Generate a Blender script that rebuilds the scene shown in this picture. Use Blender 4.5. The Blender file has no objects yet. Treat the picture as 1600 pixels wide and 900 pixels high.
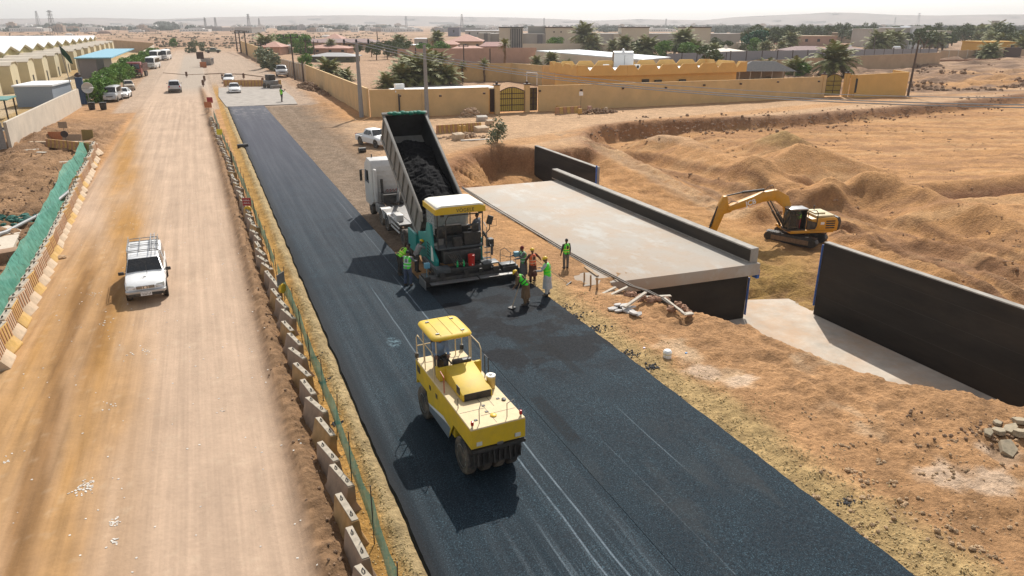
import bpy, bmesh, math, random
import numpy as np
from mathutils import Vector, Matrix
R = math.radians
rnd = random.Random(7)
SC = bpy.context.scene
COL = SC.collection

# ---------------- camera, sky, sun, exposure ----------------
CF, CH = 1110.0, 12.0
PITCH = math.atan(412 / CF)
YAW = math.atan(500 * math.cos(PITCH) / CF)
cam_d = bpy.data.cameras.new('camera')
cam = bpy.data.objects.new('camera', cam_d); COL.objects.link(cam)
cam.location = (0, 0, CH)
cam.rotation_euler = (math.pi / 2 - PITCH, 0, -YAW)
cam_d.sensor_width = 36.0
cam_d.lens = 36.0 * CF / 1600.0
cam_d.clip_start = 0.1
cam_d.clip_end = 30000
SC.camera = cam
SUN_EL, SUN_AZ = 45.0, 32.0          # azimuth from +Y towards +X
world = bpy.data.worlds.new('World'); SC.world = world
world.use_nodes = True
wn = world.node_tree.nodes; wl = world.node_tree.links
bg = wn['Background']
sky = wn.new('ShaderNodeTexSky'); sky.sky_type = 'NISHITA'; sky.sun_disc = False
sky.sun_elevation = R(SUN_EL); sky.sun_rotation = R(SUN_AZ)
sky.air_density = 1.0; sky.dust_density = 1.2; sky.ozone_density = 1.0; sky.altitude = 0
hsv = wn.new('ShaderNodeHueSaturation'); hsv.inputs['Saturation'].default_value = 0.30   # milky, dust-laden sky
wl.new(sky.outputs[0], hsv.inputs['Color'])
wl.new(hsv.outputs[0], bg.inputs['Color'])
bg.inputs['Strength'].default_value = 0.15
sd = bpy.data.lights.new('sun', 'SUN'); sd.energy = 5.0; sd.angle = R(0.55); sd.color = (1.0, 0.955, 0.88)
sun = bpy.data.objects.new('sun', sd); COL.objects.link(sun)
se, sa = R(SUN_EL), R(SUN_AZ)
sdir = Vector((math.sin(sa) * math.cos(se), math.cos(sa) * math.cos(se), math.sin(se)))
sun.rotation_euler = sdir.to_track_quat('Z', 'Y').to_euler()
sun.location = (40, 60, 60)
SC.view_settings.view_transform = 'Standard'; SC.view_settings.look = 'None'
SC.view_settings.exposure = 0.03; SC.view_settings.gamma = 1.0
SC.view_settings.use_curve_mapping = False
SC.render.engine = 'CYCLES'
SC.cycles.max_bounces = 6; SC.cycles.diffuse_bounces = 3; SC.cycles.glossy_bounces = 3
SC.cycles.transparent_max_bounces = 12; SC.cycles.volume_bounces = 0
SC.cycles.use_denoising = True

# pixel of the 1600x900 photograph -> point on the plane z (used to survey real positions)
_st, _ct, _sp, _cp = math.sin(PITCH), math.cos(PITCH), math.sin(YAW), math.cos(YAW)
_fw = Vector((_sp * _ct, _cp * _ct, -_st)); _rt = Vector((_cp, -_sp, 0)); _up = _rt.cross(_fw)
def at(px, py, z=0.0):
    d = _fw * CF + _rt * (px - 800) - _up * (py - 450)
    t = (z - CH) / d.z
    return Vector((d.x * t, d.y * t, z))

# ---------------- helpers ----------------
def tag(o, label=None, cat=None, group=None, kind=None):
    if label: o['label'] = label
    if cat: o['category'] = cat
    if group: o['group'] = group
    if kind: o['kind'] = kind
    return o
def thing(name, label, cat, loc=(0, 0, 0), rz=0.0, group=None, scale=1.0):
    o = bpy.data.objects.new(name, None); COL.objects.link(o)
    o.location = loc; o.rotation_euler = (0, 0, rz); o.empty_display_size = 0.3
    if scale != 1.0: o.scale = (scale,) * 3
    return tag(o, label, cat, group)
def kids(o): return [c for c in COL.objects if c.parent == o]
def copy_thing(root, loc, rz, label, group=None, scale=None):
    r = root.copy(); COL.objects.link(r); r.location = loc; r.rotation_euler = (0, 0, rz)
    if scale is not None: r.scale = (scale,) * 3 if not hasattr(scale, '__len__') else scale
    r['label'] = label
    if group: r['group'] = group
    for ch in KIDS(root):
        c = ch.copy(); COL.objects.link(c); c.parent = r
        reg(c, r)
        for g in KIDS(ch):
            d = g.copy(); COL.objects.link(d); d.parent = c; reg(d, c)
    return r
_K = {}
def reg(c, p): _K.setdefault(p.name, []).append(c)
def KIDS(o): return list(_K.get(o.name, []))

class MB:
    """collects faces, then links them as one mesh object"""
    def __init__(s): s.v = []; s.f = []; s.m = []; s.cur = 0; s.M = None
    def add(s, vs, fs):
        n = len(s.v)
        if s.M is not None: vs = [tuple(s.M @ Vector(p)) for p in vs]
        s.v += [tuple(p) for p in vs]; s.f += [tuple(i + n for i in f) for f in fs]; s.m += [s.cur] * len(fs)
        return s
    def box(s, c, d, rot=None, taper=1.0, tx=None, ty=None):
        x, y, z = d[0] / 2, d[1] / 2, d[2] / 2
        tx = taper if tx is None else tx; ty = taper if ty is None else ty
        p = [(-x, -y, -z), (x, -y, -z), (x, y, -z), (-x, y, -z), (-x * tx, -y * ty, z), (x * tx, -y * ty, z), (x * tx, y * ty, z), (-x * tx, y * ty, z)]
        if rot is not None:
            m = rot if isinstance(rot, Matrix) else Matrix.Rotation(rot, 3, 'Z')
            p = [m @ Vector(q) for q in p]
        p = [(q[0] + c[0], q[1] + c[1], q[2] + c[2]) for q in p]
        return s.add(p, [(0, 3, 2, 1), (4, 5, 6, 7), (0, 1, 5, 4), (1, 2, 6, 5), (2, 3, 7, 6), (3, 0, 4, 7)])
    def bx(s, x0, x1, y0, y1, z0, z1): return s.box(((x0 + x1) / 2, (y0 + y1) / 2, (z0 + z1) / 2), (x1 - x0, y1 - y0, z1 - z0))
    def prism(s, poly, a0, a1, axis='X', off=None):
        """extrude a 2-D outline along an axis; X: (y,z), Y: (x,z), Z: (x,y)"""
        n = len(poly)
        def P(a, q):
            return {'X': (a, q[0], q[1]), 'Y': (q[0], a, q[1]), 'Z': (q[0], q[1], a)}[axis]
        vs = [P(a0, q) for q in poly] + [P(a1, q) for q in (off or poly)]
        fs = [tuple(range(n - 1, -1, -1)), tuple(range(n, 2 * n))] + [(i, (i + 1) % n, n + (i + 1) % n, n + i) for i in range(n)]
        return s.add(vs, fs)
    def tube(s, pts, r, n=8, cap=True, flat=1.0):
        pts = [Vector(p) for p in pts]
        rr = r if hasattr(r, '__len__') else [r] * len(pts)
        vs, fs = [], []
        up = None
        for i, p in enumerate(pts):
            a = pts[max(i - 1, 0)]; b = pts[min(i + 1, len(pts) - 1)]
            t = (b - a)
            if t.length < 1e-9: t = Vector((0, 0, 1))
            t.normalize()
            if up is None: up = Vector((0, 0, 1)) if abs(t.z) < .9 else Vector((0, 1, 0))
            u = up - t * up.dot(t)
            if u.length < 1e-4: u = Vector((1, 0, 0)) - t * t.x
            u.normalize(); w = t.cross(u); up = u
            for k in range(n):
                a_ = 2 * math.pi * k / n
                vs.append(p + (w * math.cos(a_) + u * math.sin(a_) * flat) * rr[i])
        for i in range(len(pts) - 1):
            for k in range(n):
                fs.append((i * n + k, i * n + (k + 1) % n, (i + 1) * n + (k + 1) % n, (i + 1) * n + k))
        if cap: fs += [tuple(range(n - 1, -1, -1)), tuple((len(pts) - 1) * n + k for k in range(n))]
        return s.add(vs, fs)
    def cyl(s, p0, p1, r, r1=None, n=16): return s.tube([p0, p1], [r, r if r1 is None else r1], n)
    def ball(s, c, r, n=10, m=7, z0=-1.0, rot=None):
        rx = r if hasattr(r, '__len__') else (r, r, r)
        vs, fs = [], []
        for j in range(m + 1):
            t = math.asin(max(-1, min(1, z0))) + (math.pi / 2 - math.asin(z0)) * j / m
            for k in range(n):
                a = 2 * math.pi * k / n
                q = Vector((math.cos(a) * math.cos(t) * rx[0], math.sin(a) * math.cos(t) * rx[1], math.sin(t) * rx[2]))
                if rot is not None: q = rot @ q
                vs.append((q.x + c[0], q.y + c[1], q.z + c[2]))
        for j in range(m):
            for k in range(n):
                fs.append((j * n + k, j * n + (k + 1) % n, (j + 1) * n + (k + 1) % n, (j + 1) * n + k))
        fs += [tuple(range(n - 1, -1, -1)), tuple(m * n + k for k in range(n))]
        return s.add(vs, fs)
    def rings(s, rs, cap=True):
        n = len(rs[0]); vs = [p for r in rs for p in r]; fs = []
        for i in range(len(rs) - 1):
            for k in range(n): fs.append((i * n + k, i * n + (k + 1) % n, (i + 1) * n + (k + 1) % n, (i + 1) * n + k))
        if cap: fs += [tuple(range(n - 1, -1, -1)), tuple((len(rs) - 1) * n + k for k in range(n))]
        return s.add(vs, fs)
    def lathe(s, prof, c, axis='X', n=20):
        """prof: (r, a) pairs along axis"""
        rs = []
        for r, a in prof:
            ring = []
            for k in range(n):
                t = 2 * math.pi * k / n; u, w = math.cos(t) * r, math.sin(t) * r
                q = {'X': (a, u, w), 'Y': (u, a, w), 'Z': (u, w, a)}[axis]
                ring.append((q[0] + c[0], q[1] + c[1], q[2] + c[2]))
            rs.append(ring)
        return s.rings(rs)
    def rock(s, c, r, seed=0, flat=.75):
        q = random.Random(seed); n, m = 7, 4; vs, fs = [], []
        for j in range(m + 1):
            t = -math.pi / 2 + math.pi * j / m
            for k in range(n):
                a = 2 * math.pi * k / n + j * .3; d = r * q.uniform(.72, 1.15)
                vs.append((c[0] + math.cos(a) * math.cos(t) * d, c[1] + math.sin(a) * math.cos(t) * d, c[2] + math.sin(t) * d * flat))
        for j in range(m):
            for k in range(n): fs.append((j * n + k, j * n + (k + 1) % n, (j + 1) * n + (k + 1) % n, (j + 1) * n + k))
        return s.add(vs, fs)
    def mesh(s, name, mats, bevel=0, smooth=None, angle=35):
        me = bpy.data.meshes.new(name)
        me.from_pydata(s.v, [], s.f); me.update()
        if not isinstance(mats, (list, tuple)): mats = [mats]
        for m in mats: me.materials.append(m)
        if len(mats) > 1: me.polygons.foreach_set('material_index', s.m)
        bm = bmesh.new(); bm.from_mesh(me)
        bmesh.ops.recalc_face_normals(bm, faces=bm.faces)
        if bevel:
            ed = [e for e in bm.edges if len(e.link_faces) == 2 and e.calc_face_angle(0) > R(28)]
            if ed: bmesh.ops.bevel(bm, geom=ed, offset=bevel, segments=2 if bevel > .015 else 1, affect='EDGES', clamp_overlap=True, profile=.5)
        bm.to_mesh(me); bm.free()
        if smooth:
            me.polygons.foreach_set('use_smooth', [True] * len(me.polygons))
            me.set_sharp_from_angle(angle=R(angle))
        me.update()
        return me
    def build(s, name, mats, parent=None, bevel=0, smooth=True, angle=35, loc=None):
        o = bpy.data.objects.new(name, s.mesh(name, mats, bevel, smooth, angle)); COL.objects.link(o)
        if loc is not None: o.location = loc
        if parent is not None: o.parent = parent; reg(o, parent)
        return o
def obj(name, me, parent=None, loc=None):
    o = bpy.data.objects.new(name, me); COL.objects.link(o)
    if loc is not None: o.location = loc
    if parent is not None: o.parent = parent; reg(o, parent)
    return o

# ---------------- materials ----------------
MATS = {}
def mat(name, col, rough=.6, metal=0.0, var=.12, scale=6.0, bump=0.0, dust=0.0, dustcol=(.42, .30, .19), spec=.5, alpha=None, transm=0, stretch=(1, 1, 1), sheen=0):
    if name in MATS: return MATS[name]
    m = bpy.data.materials.new(name); m.use_nodes = True; MATS[name] = m
    nt = m.node_tree; N = nt.nodes; L = nt.links; b = N['Principled BSDF']
    b.inputs['Roughness'].default_value = rough; b.inputs['Metallic'].default_value = metal
    b.inputs['Specular IOR Level'].default_value = spec
    if transm: b.inputs['Transmission Weight'].default_value = transm
    if alpha is not None: b.inputs['Alpha'].default_value = alpha
    tc = N.new('ShaderNodeTexCoord'); mp = N.new('ShaderNodeMapping'); mp.inputs['Scale'].default_value = stretch
    L.new(tc.outputs['Object'], mp.inputs[0])
    nz = N.new('ShaderNodeTexNoise'); nz.inputs['Scale'].default_value = scale; nz.inputs['Detail'].default_value = 6; nz.inputs['Roughness'].default_value = .65
    L.new(mp.outputs[0], nz.inputs['Vector'])
    mx = N.new('ShaderNodeMix'); mx.data_type = 'RGBA'
    mx.inputs['A'].default_value = tuple(c * (1 - var) for c in col) + (1,)
    mx.inputs['B'].default_value = tuple(min(1, c * (1 + var)) for c in col) + (1,)
    rp = N.new('ShaderNodeMapRange'); rp.inputs['From Min'].default_value = .3; rp.inputs['From Max'].default_value = .7
    L.new(nz.outputs['Fac'], rp.inputs['Value']); L.new(rp.outputs[0], mx.inputs['Factor'])
    out = mx.outputs['Result']
    if dust:
        n2 = N.new('ShaderNodeTexNoise'); n2.inputs['Scale'].default_value = scale * .45; n2.inputs['Detail'].default_value = 8; n2.inputs['Roughness'].default_value = .7
        L.new(mp.outputs[0], n2.inputs['Vector'])
        r2 = N.new('ShaderNodeMapRange'); r2.inputs['From Min'].default_value = .42; r2.inputs['From Max'].default_value = .72; r2.inputs['To Max'].default_value = dust
        L.new(n2.outputs['Fac'], r2.inputs['Value'])
        m2 = N.new('ShaderNodeMix'); m2.data_type = 'RGBA'; m2.inputs['B'].default_value = dustcol + (1,)
        L.new(out, m2.inputs['A']); L.new(r2.outputs[0], m2.inputs['Factor']); out = m2.outputs['Result']
    L.new(out, b.inputs['Base Color'])
    if bump:
        bp = N.new('ShaderNodeBump'); bp.inputs['Strength'].default_value = bump; bp.inputs['Distance'].default_value = .02
        L.new(nz.outputs['Fac'], bp.inputs['Height']); L.new(bp.outputs[0], b.inputs['Normal'])
    return m
white_paint = mat('white_car_paint', (.78, .78, .77), .25, var=.03, dust=.18, spec=.6)
silver_paint = mat('silver_car_paint', (.42, .42, .42), .3, metal=.4, var=.05, dust=.25)
red_paint = mat('red_truck_paint', (.22, .02, .02), .35, dust=.35)
green_paint = mat('dull_green_paint', (.14, .17, .12), .4, dust=.3)
beige_paint = mat('beige_car_paint', (.45, .38, .30), .35, dust=.3)
glass = mat('dark_vehicle_glass', (.012, .014, .016), .06, var=.1, spec=.7, dust=.06)
rubber = mat('tyre_rubber', (.025, .025, .026), .8, var=.2, dust=.55, scale=4)
black_plastic = mat('black_plastic', (.02, .02, .02), .5, dust=.25)
chrome = mat('bright_metal', (.6, .6, .6), .25, metal=.9, dust=.15)
steel = mat('worn_steel', (.22, .22, .22), .45, metal=.6, var=.25, dust=.3, bump=.2)
dark_steel = mat('oily_dark_steel', (.035, .033, .032), .5, metal=.3, var=.4, dust=.35, bump=.25, dustcol=(.16, .13, .10))
lamp_glass = mat('lamp_glass', (.55, .55, .5), .12, var=.05)
red_lens = mat('red_lens', (.45, .015, .01), .2)
orange_lens = mat('orange_lens', (.7, .2, .02), .2)
concrete = mat('pale_concrete', (.44, .40, .35), .85, var=.2, scale=1.2, bump=.2, dust=.35, dustcol=(.5, .38, .26))
# ---------------- terrain ----------------
_T = [np.random.default_rng(100 + i).random((256, 256)) for i in range(6)]
def vn(x, y, k=0):
    x = np.asarray(x, float); y = np.asarray(y, float)
    xi = np.floor(x).astype(np.int64); yi = np.floor(y).astype(np.int64); fx = x - xi; fy = y - yi
    fx = fx * fx * (3 - 2 * fx); fy = fy * fy * (3 - 2 * fy); T = _T[k]
    a = T[xi & 255, yi & 255]; b = T[(xi + 1) & 255, yi & 255]; c = T[xi & 255, (yi + 1) & 255]; d = T[(xi + 1) & 255, (yi + 1) & 255]
    return (a * (1 - fx) + b * fx) * (1 - fy) + (c * (1 - fx) + d * fx) * fy
def fbm(x, y, o=5, k=0, g=.5):
    s = 0; a = 1; t = 0
    for i in range(o):
        s = s + a * vn(x * 2 ** i + 17 * i, y * 2 ** i + 31 * i, (k + i) % 6); t += a; a *= g
    return s / t            # 0..1
def ss(a, b, x): t = np.clip((x - a) / (b - a), 0, 1); return t * t * (3 - 2 * t)
def rdg(x, y, o=4, k=0): return 1 - np.abs(2 * fbm(x, y, o, k, .55) - 1) * 2.2
def pdist(x, y, pts, closed=False):
    """distance to a polyline"""
    d = np.full(np.shape(x), 1e9); P = pts + ([pts[0]] if closed else [])
    for (ax, ay), (bx, by) in zip(P[:-1], P[1:]):
        vx, vy = bx - ax, by - ay; t = np.clip(((x - ax) * vx + (y - ay) * vy) / (vx * vx + vy * vy), 0, 1)
        d = np.minimum(d, np.hypot(x - ax - t * vx, y - ay - t * vy))
    return d
def inside(x, y, pts):
    r = np.zeros(np.shape(x), bool); n = len(pts)
    for i in range(n):
        (x1, y1), (x2, y2) = pts[i], pts[(i + 1) % n]
        if y1 == y2: continue
        c = ((y1 > y) != (y2 > y)) & (x < (x2 - x1) * (y - y1) / (y2 - y1) + x1); r ^= c
    return r
def sdf(x, y, pts): d = pdist(x, y, pts, True); return np.where(inside(x, y, pts), d, -d)   # + inside
PIT = [(18.6, 29.7), (17.2, 28.7), (17.9, 26.0), (18.8, 24.2), (20.2, 22.0), (20.6, 18.4), (21.8, 15.6), (24.6, 13.0), (29, 10), (34, 4), (160, -20), (400, 60), (400, 200), (230, 118),
       (160, 92.5), (141, 89), (120, 84.5), (96, 81.5), (84, 80.5), (73, 80), (62, 82.5), (52.5, 82.5), (46, 81), (40.5, 75), (36.5, 66.5), (32.5, 66), (28, 70.5), (24, 68), (20.5, 64), (17.4, 58), (17.0, 53.5), (17.4, 52.4), (22, 51.5), (22, 31)]
PILES = [  # px, py, plane z, height, radius, exponent
    (1245, 262, -2.3, 3.0, 5.6, 1.2), (1222, 232, -2.2, 2.0, 4.2, 1.), (1392, 318, -2.7, 2.0, 3.6, 1.), (1238, 325, -2.9, 1.2, 2.8, 1.), (1278, 322, -2.9, 1.3, 2.8, 1.),
    (1340, 318, -2.8, 1.2, 3.6, 1.), (1315, 330, -2.8, .8, 2.2, 1.), (1180, 308, -2.7, 1.0, 2.6, 1.), (1300, 348, -3, .7, 2.4, 1.), (1460, 348, -3, .9, 4.0, 1.), (1520, 362, -3, .8, 4.0, 1.), (1352, 382, -3.1, .55, 1.6, 1.), (1378, 392, -3.1, .5, 1.4, 1.)]
_q = random.Random(12); PILES += [(_q.uniform(1170, 1430), _q.uniform(262, 352), -2.8, _q.uniform(.5, 1.1), _q.uniform(1.5, 2.8), 1.) for _ in range(8)]
_piles = [(at(a, b, c).x, at(a, b, c).y, h, r) for a, b, c, h, r, e in PILES]
DUNE = [tuple(at(px, py, -1.0)[:2]) for px, py in [(1035, 222), (1070, 226), (1110, 240), (1150, 256), (1185, 268)]]
RAMP = [tuple(at(px, py, z)[:2]) for px, py, z in [(880, 210, -.2), (940, 236, -1.0), (1010, 272, -1.8), (1080, 305, -2.4), (1150, 340, -2.8)]]
RAMP2 = [tuple(at(px, py, z)[:2]) for px, py, z in [(905, 212, -.2), (1000, 245, -1.6), (1100, 290, -2.4), (1190, 330, -2.8)]]
TR1 = [tuple(at(px, py, -3)[:2]) for px, py in [(1290, 345), (1400, 370), (1600, 425), (1800, 500)]]
TR2 = [tuple(at(px, py, -3)[:2]) for px, py in [(1330, 372), (1450, 400), (1600, 455), (1800, 540)]]
TR3 = [tuple(at(px, py, -3)[:2]) for px, py in [(1420, 395), (1520, 425), (1640, 470), (1800, 520)]]
TREN = [tuple(at(px, py, -2.6)[:2]) for px, py in [(1415, 306), (1470, 304), (1540, 297), (1700, 284)]]
TRACKR = [tuple(at(px, py, 0)[:2]) for px, py in [(700, 250), (800, 222), (900, 206), (1000, 190), (1200, 172), (1400, 152), (1600, 142)]]
def hgt(x, y):
    x = np.asarray(x, float); y = np.asarray(y, float)
    r2 = np.hypot(x, y)
    z = np.full(np.broadcast(x, y).shape, -.16)
    n1 = fbm(x * .35, y * .35, 5, 0); n2 = fbm(x * 1.6, y * 1.6, 4, 2); n3 = fbm(x * .06, y * .06, 3, 1); n4 = fbm(x * 5, y * 5, 2, 3)
    # left verge, heaps of spoil
    lv = ss(-9.2, -10.6, x + .0 * y) * ss(120, 95, y)
    z += lv * ((n1 - .42) * 1.3 + (n2 - .5) * .35 + .12)
    z += .9 * np.exp(-((x + 13.5) ** 2 / 8 + (y - 70) ** 2 / 60)) + .8 * np.exp(-((x + 16.5) ** 2 / 4 + (y - 90) ** 2 / 350)) * (n2 * .8 + .5)
    # dirt road
    road = ss(-9.4, -8.6, x) * ss(1.5, 1.0, x)
    z += road * (.14 + (n3 - .5) * .1 + (fbm(x * 3.2, y * .12, 3, 4) - .5) * .035)
    rut = ss(-3.0, -5.5, x) * ss(-9.2, -8, x)
    z += rut * (fbm(x * 2.6 - y * .16, y * .05, 3, 5) - .5) * .16 * ss(60, 40, y)
    z += rut * (fbm(x * 3 + y * .35, y * .3, 3, 1) - .5) * .07 * ss(60, 30, y)
    # rubble berm below the right-hand barriers
    bx = 1.82 - (y - 13) * .009
    z += .34 * np.exp(-((x - bx + .45) ** 2) / .16) * (.5 + n2) * ss(175, 150, y) + np.exp(-((x - bx + .5) ** 2) / .12) * (n4 - .5) * .22 * ss(60, 40, y)
    # shoulders
    sh = ss(2.2, 2.5, x) * ss(3.6, 3.2, x)
    z += sh * ((n2 - .5) * .10 + (n4 - .5) * .05)
    z += .16 * np.exp(-((x - 3.05) ** 2) / .05) * (.5 + n2) * ss(130, 110, y)
    # right-hand ground
    rr = ss(13.7, 15.2, x)
    near = ss(52, 30, y)
    z += rr * ((n1 - .5) * .38 * (.5 + near) + (n2 - .5) * (.10 + .05 * near) + (n4 - .5) * .07 * near)
    z += ss(13.6, 14.2, x) * ss(30, 27, y) * ss(17, 14.5, x) * (n4 - .45) * .10
    z += ss(13.9, 14.6, x) * .06
    z += ss(15.5, 18, x) * near * (y < 29.5) * ((rdg(x * .9, y * .9, 4, 1) - .6) * .12 + (rdg(x * 2.6, y * 2.6, 3, 3) - .6) * .05)
    z += lv * ((rdg(x * .8, y * .8, 4, 1) - .6) * .35)
    # old carriageway beyond: graded strip
    z = np.where((y > 120) & (x > 2) & (x < 20), -.1, z)
    lip2 = ss(17.7, 18.1, x) * ss(27.0, 26.6, x) * ss(30.3, 30.8, y) * ss(52.6, 52, y); z = z - .6 * lip2
    lip = ss(13.9, 14.6, x) * ss(30.0, 31.0, y) * ss(53.5, 52, y) * ss(17.9, 17.6, x + .3 * (n2 - .5))
    z = z * (1 - lip) + (-.075 + .02 * (n2 - .5)) * lip
    # the excavation
    wob = (fbm(x * .5, y * .5, 4, 3) - .5) * 1.6 + (fbm(x * 2.2, y * 2.2, 3, 1) - .5) * .5
    s = sdf(x, y, PIT)
    far = ss(56, 72, y)
    flo = -3.6 + .75 * ss(30.4, 33.2, y + .45 * (x - 30) * (x > 30.5)) * ss(25, 28, x) + .55 * ss(60, 78, y) + .25 * ss(60, 100, x)
    # haul ramp and backfill by the parapet
    back = np.exp(-np.clip(x - 26.5, 0, 99) ** 2 / 70) * ss(31, 41, y) * ss(84, 66, y) * (x > np.where(y > 52.4, 30.75, 26.3))
    flo = flo + back * (1.0 + 1.2 * ss(40, 60, y))
    d1 = pdist(x, y, RAMP)
    rtop = -.1 - 2.75 * ss(80, 38, y)
    w = ss(4.5, 1.2, d1); flo = flo * (1 - w) + np.maximum(flo, rtop) * w
    dd = pdist(x, y, DUNE)
    flo = flo + 2.3 * np.clip(1 - np.clip(dd - .6, 0, 9) / 5.2, 0, 1) * (y > 40)
    for cx, cy, h, r in _piles:
        an = np.arctan2(y - cy, x - cx); q = np.hypot(x - cx, y - cy) * (1 + .16 * np.sin(an * 3 + cx) + .10 * np.sin(an * 5 + cy)) + (n1 - .5) * .9
        flo = np.maximum(flo, flo + 1.05 * h * np.clip(1 - q / (r * 1.25), 0, 1) ** 1.15)
    rid = pdist(x, y, [tuple(at(1440, 335, -3)[:2]), tuple(at(1570, 372, -3)[:2]), tuple(at(1700, 425, -3)[:2])])
    flo = flo + .9 * np.clip(1 - rid / 2.6, 0, 1)
    tr = pdist(x, y, TREN); flo = flo + .55 * ss(-.5, .5, (y - np.interp(x, [p[0] for p in TREN], [p[1] for p in TREN]))) * ss(TREN[0][0] - 1, TREN[0][0] + 3, x) - .7 * np.exp(-(tr / 1.1) ** 2) + .25 * np.exp(-((tr - 2.2) / .9) ** 2)
    rough = ss(.5, 4, s)
    r1 = rdg(x * .45, y * .45, 4, 2); r2_ = rdg(x * 1.5, y * 1.5, 3, 4)
    flo = flo + rough * ((n1 - .5) * .38 + (n2 - .5) * .12 + (n4 - .5) * .04 + (r1 - .6) * (.10 + .22 * ss(44, 30, x)) + (r2_ - .6) * .05)
    flo = flo - .75 * ss(0, 1.0, 17.0 + (x - 58) * -.05 + 30 - y) * ss(52, 58, x) * 0
    strip = ss(35, 45, x) * (fbm((x * .92 - y * .39) * .10, (y * .92 + x * .39) * .9, 4, 2) - .5)
    flo = flo + strip * .2
    for T_ in (TR1, TR2, TR3, RAMP2):
        d = pdist(x, y, T_); m = ss(3.2, 1.8, d)
        flo = flo - m * (.16 + .17 * np.cos(d * 2 * math.pi / 1.9)) + 0.30 * np.exp(-((d - 3) / .5) ** 2) * (n2 + .2)
    canal = (x > 20.5) & (x < 30.6) & (y < 31.5)
    flo = np.where(canal & (x > 20), np.minimum(flo, -3.58), flo)
    # sides: steep cut where vertical, gentler near
    steep = .9 + .9 * far
    k = np.clip((s + wob * (.35 + .25 * (1 - near))) / steep, 0, 1)
    k = np.where((x > 19.5) & (x < 27) & (y > 30.5) & (y < 52.1), 1.0, k)
    k = np.where((x < 18.9) & (y > 30.2) & (y < 52.6), 0.0, k)
    kk = k * k * (3 - 2 * k)
    soft = ss(-1, 8, s)          # long fan of sand under the far bank on the left part
    z = z * (1 - kk) + flo * kk + 4 * kk * (1 - kk) * ((rdg(x * .8, y * .8, 4, 5) - .6) * .45)
    g2 = (y > 53) & (x < 31)
    fan = -3.4 * ss(0, np.where(x > 24, 1.8, 7.0), s + wob * .4)
    fan = fan + ss(.3, 1.5, s) * 1.2 * (rdg((x + y) * .9, (x - y) * .15, 3, 2) - .6) * .5
    z = np.where(g2 & (s > -1.5), np.maximum(z, fan), z)
    # rubble waste land at upper right, and rough verge before the wall on the left-hand side
    wl_ = ss(104, 118, x) * ss(96, 106, y) * ss(260, 220, y)
    z += wl_ * ((fbm(x * .18, y * .18, 5, 2) - .42) * 2.6 + (rdg(x * .22, y * .22, 4, 3) - .6) * 1.2)
    z += np.exp(-((x - 17.5) ** 2) / 5) * ss(103, 112, y) * ss(300, 280, y) * (n1 * .9 - .1) * (1 - .0)
    # far plain
    z += ss(330, 420, y) * (fbm(x * .012, y * .03, 4, 4) - .5) * 3.0
    # distant escarpments
    ang = np.arctan2(x, y)
    return z
def hz(x, y): return float(hgt(np.array([x]), np.array([y]))[0])

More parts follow.
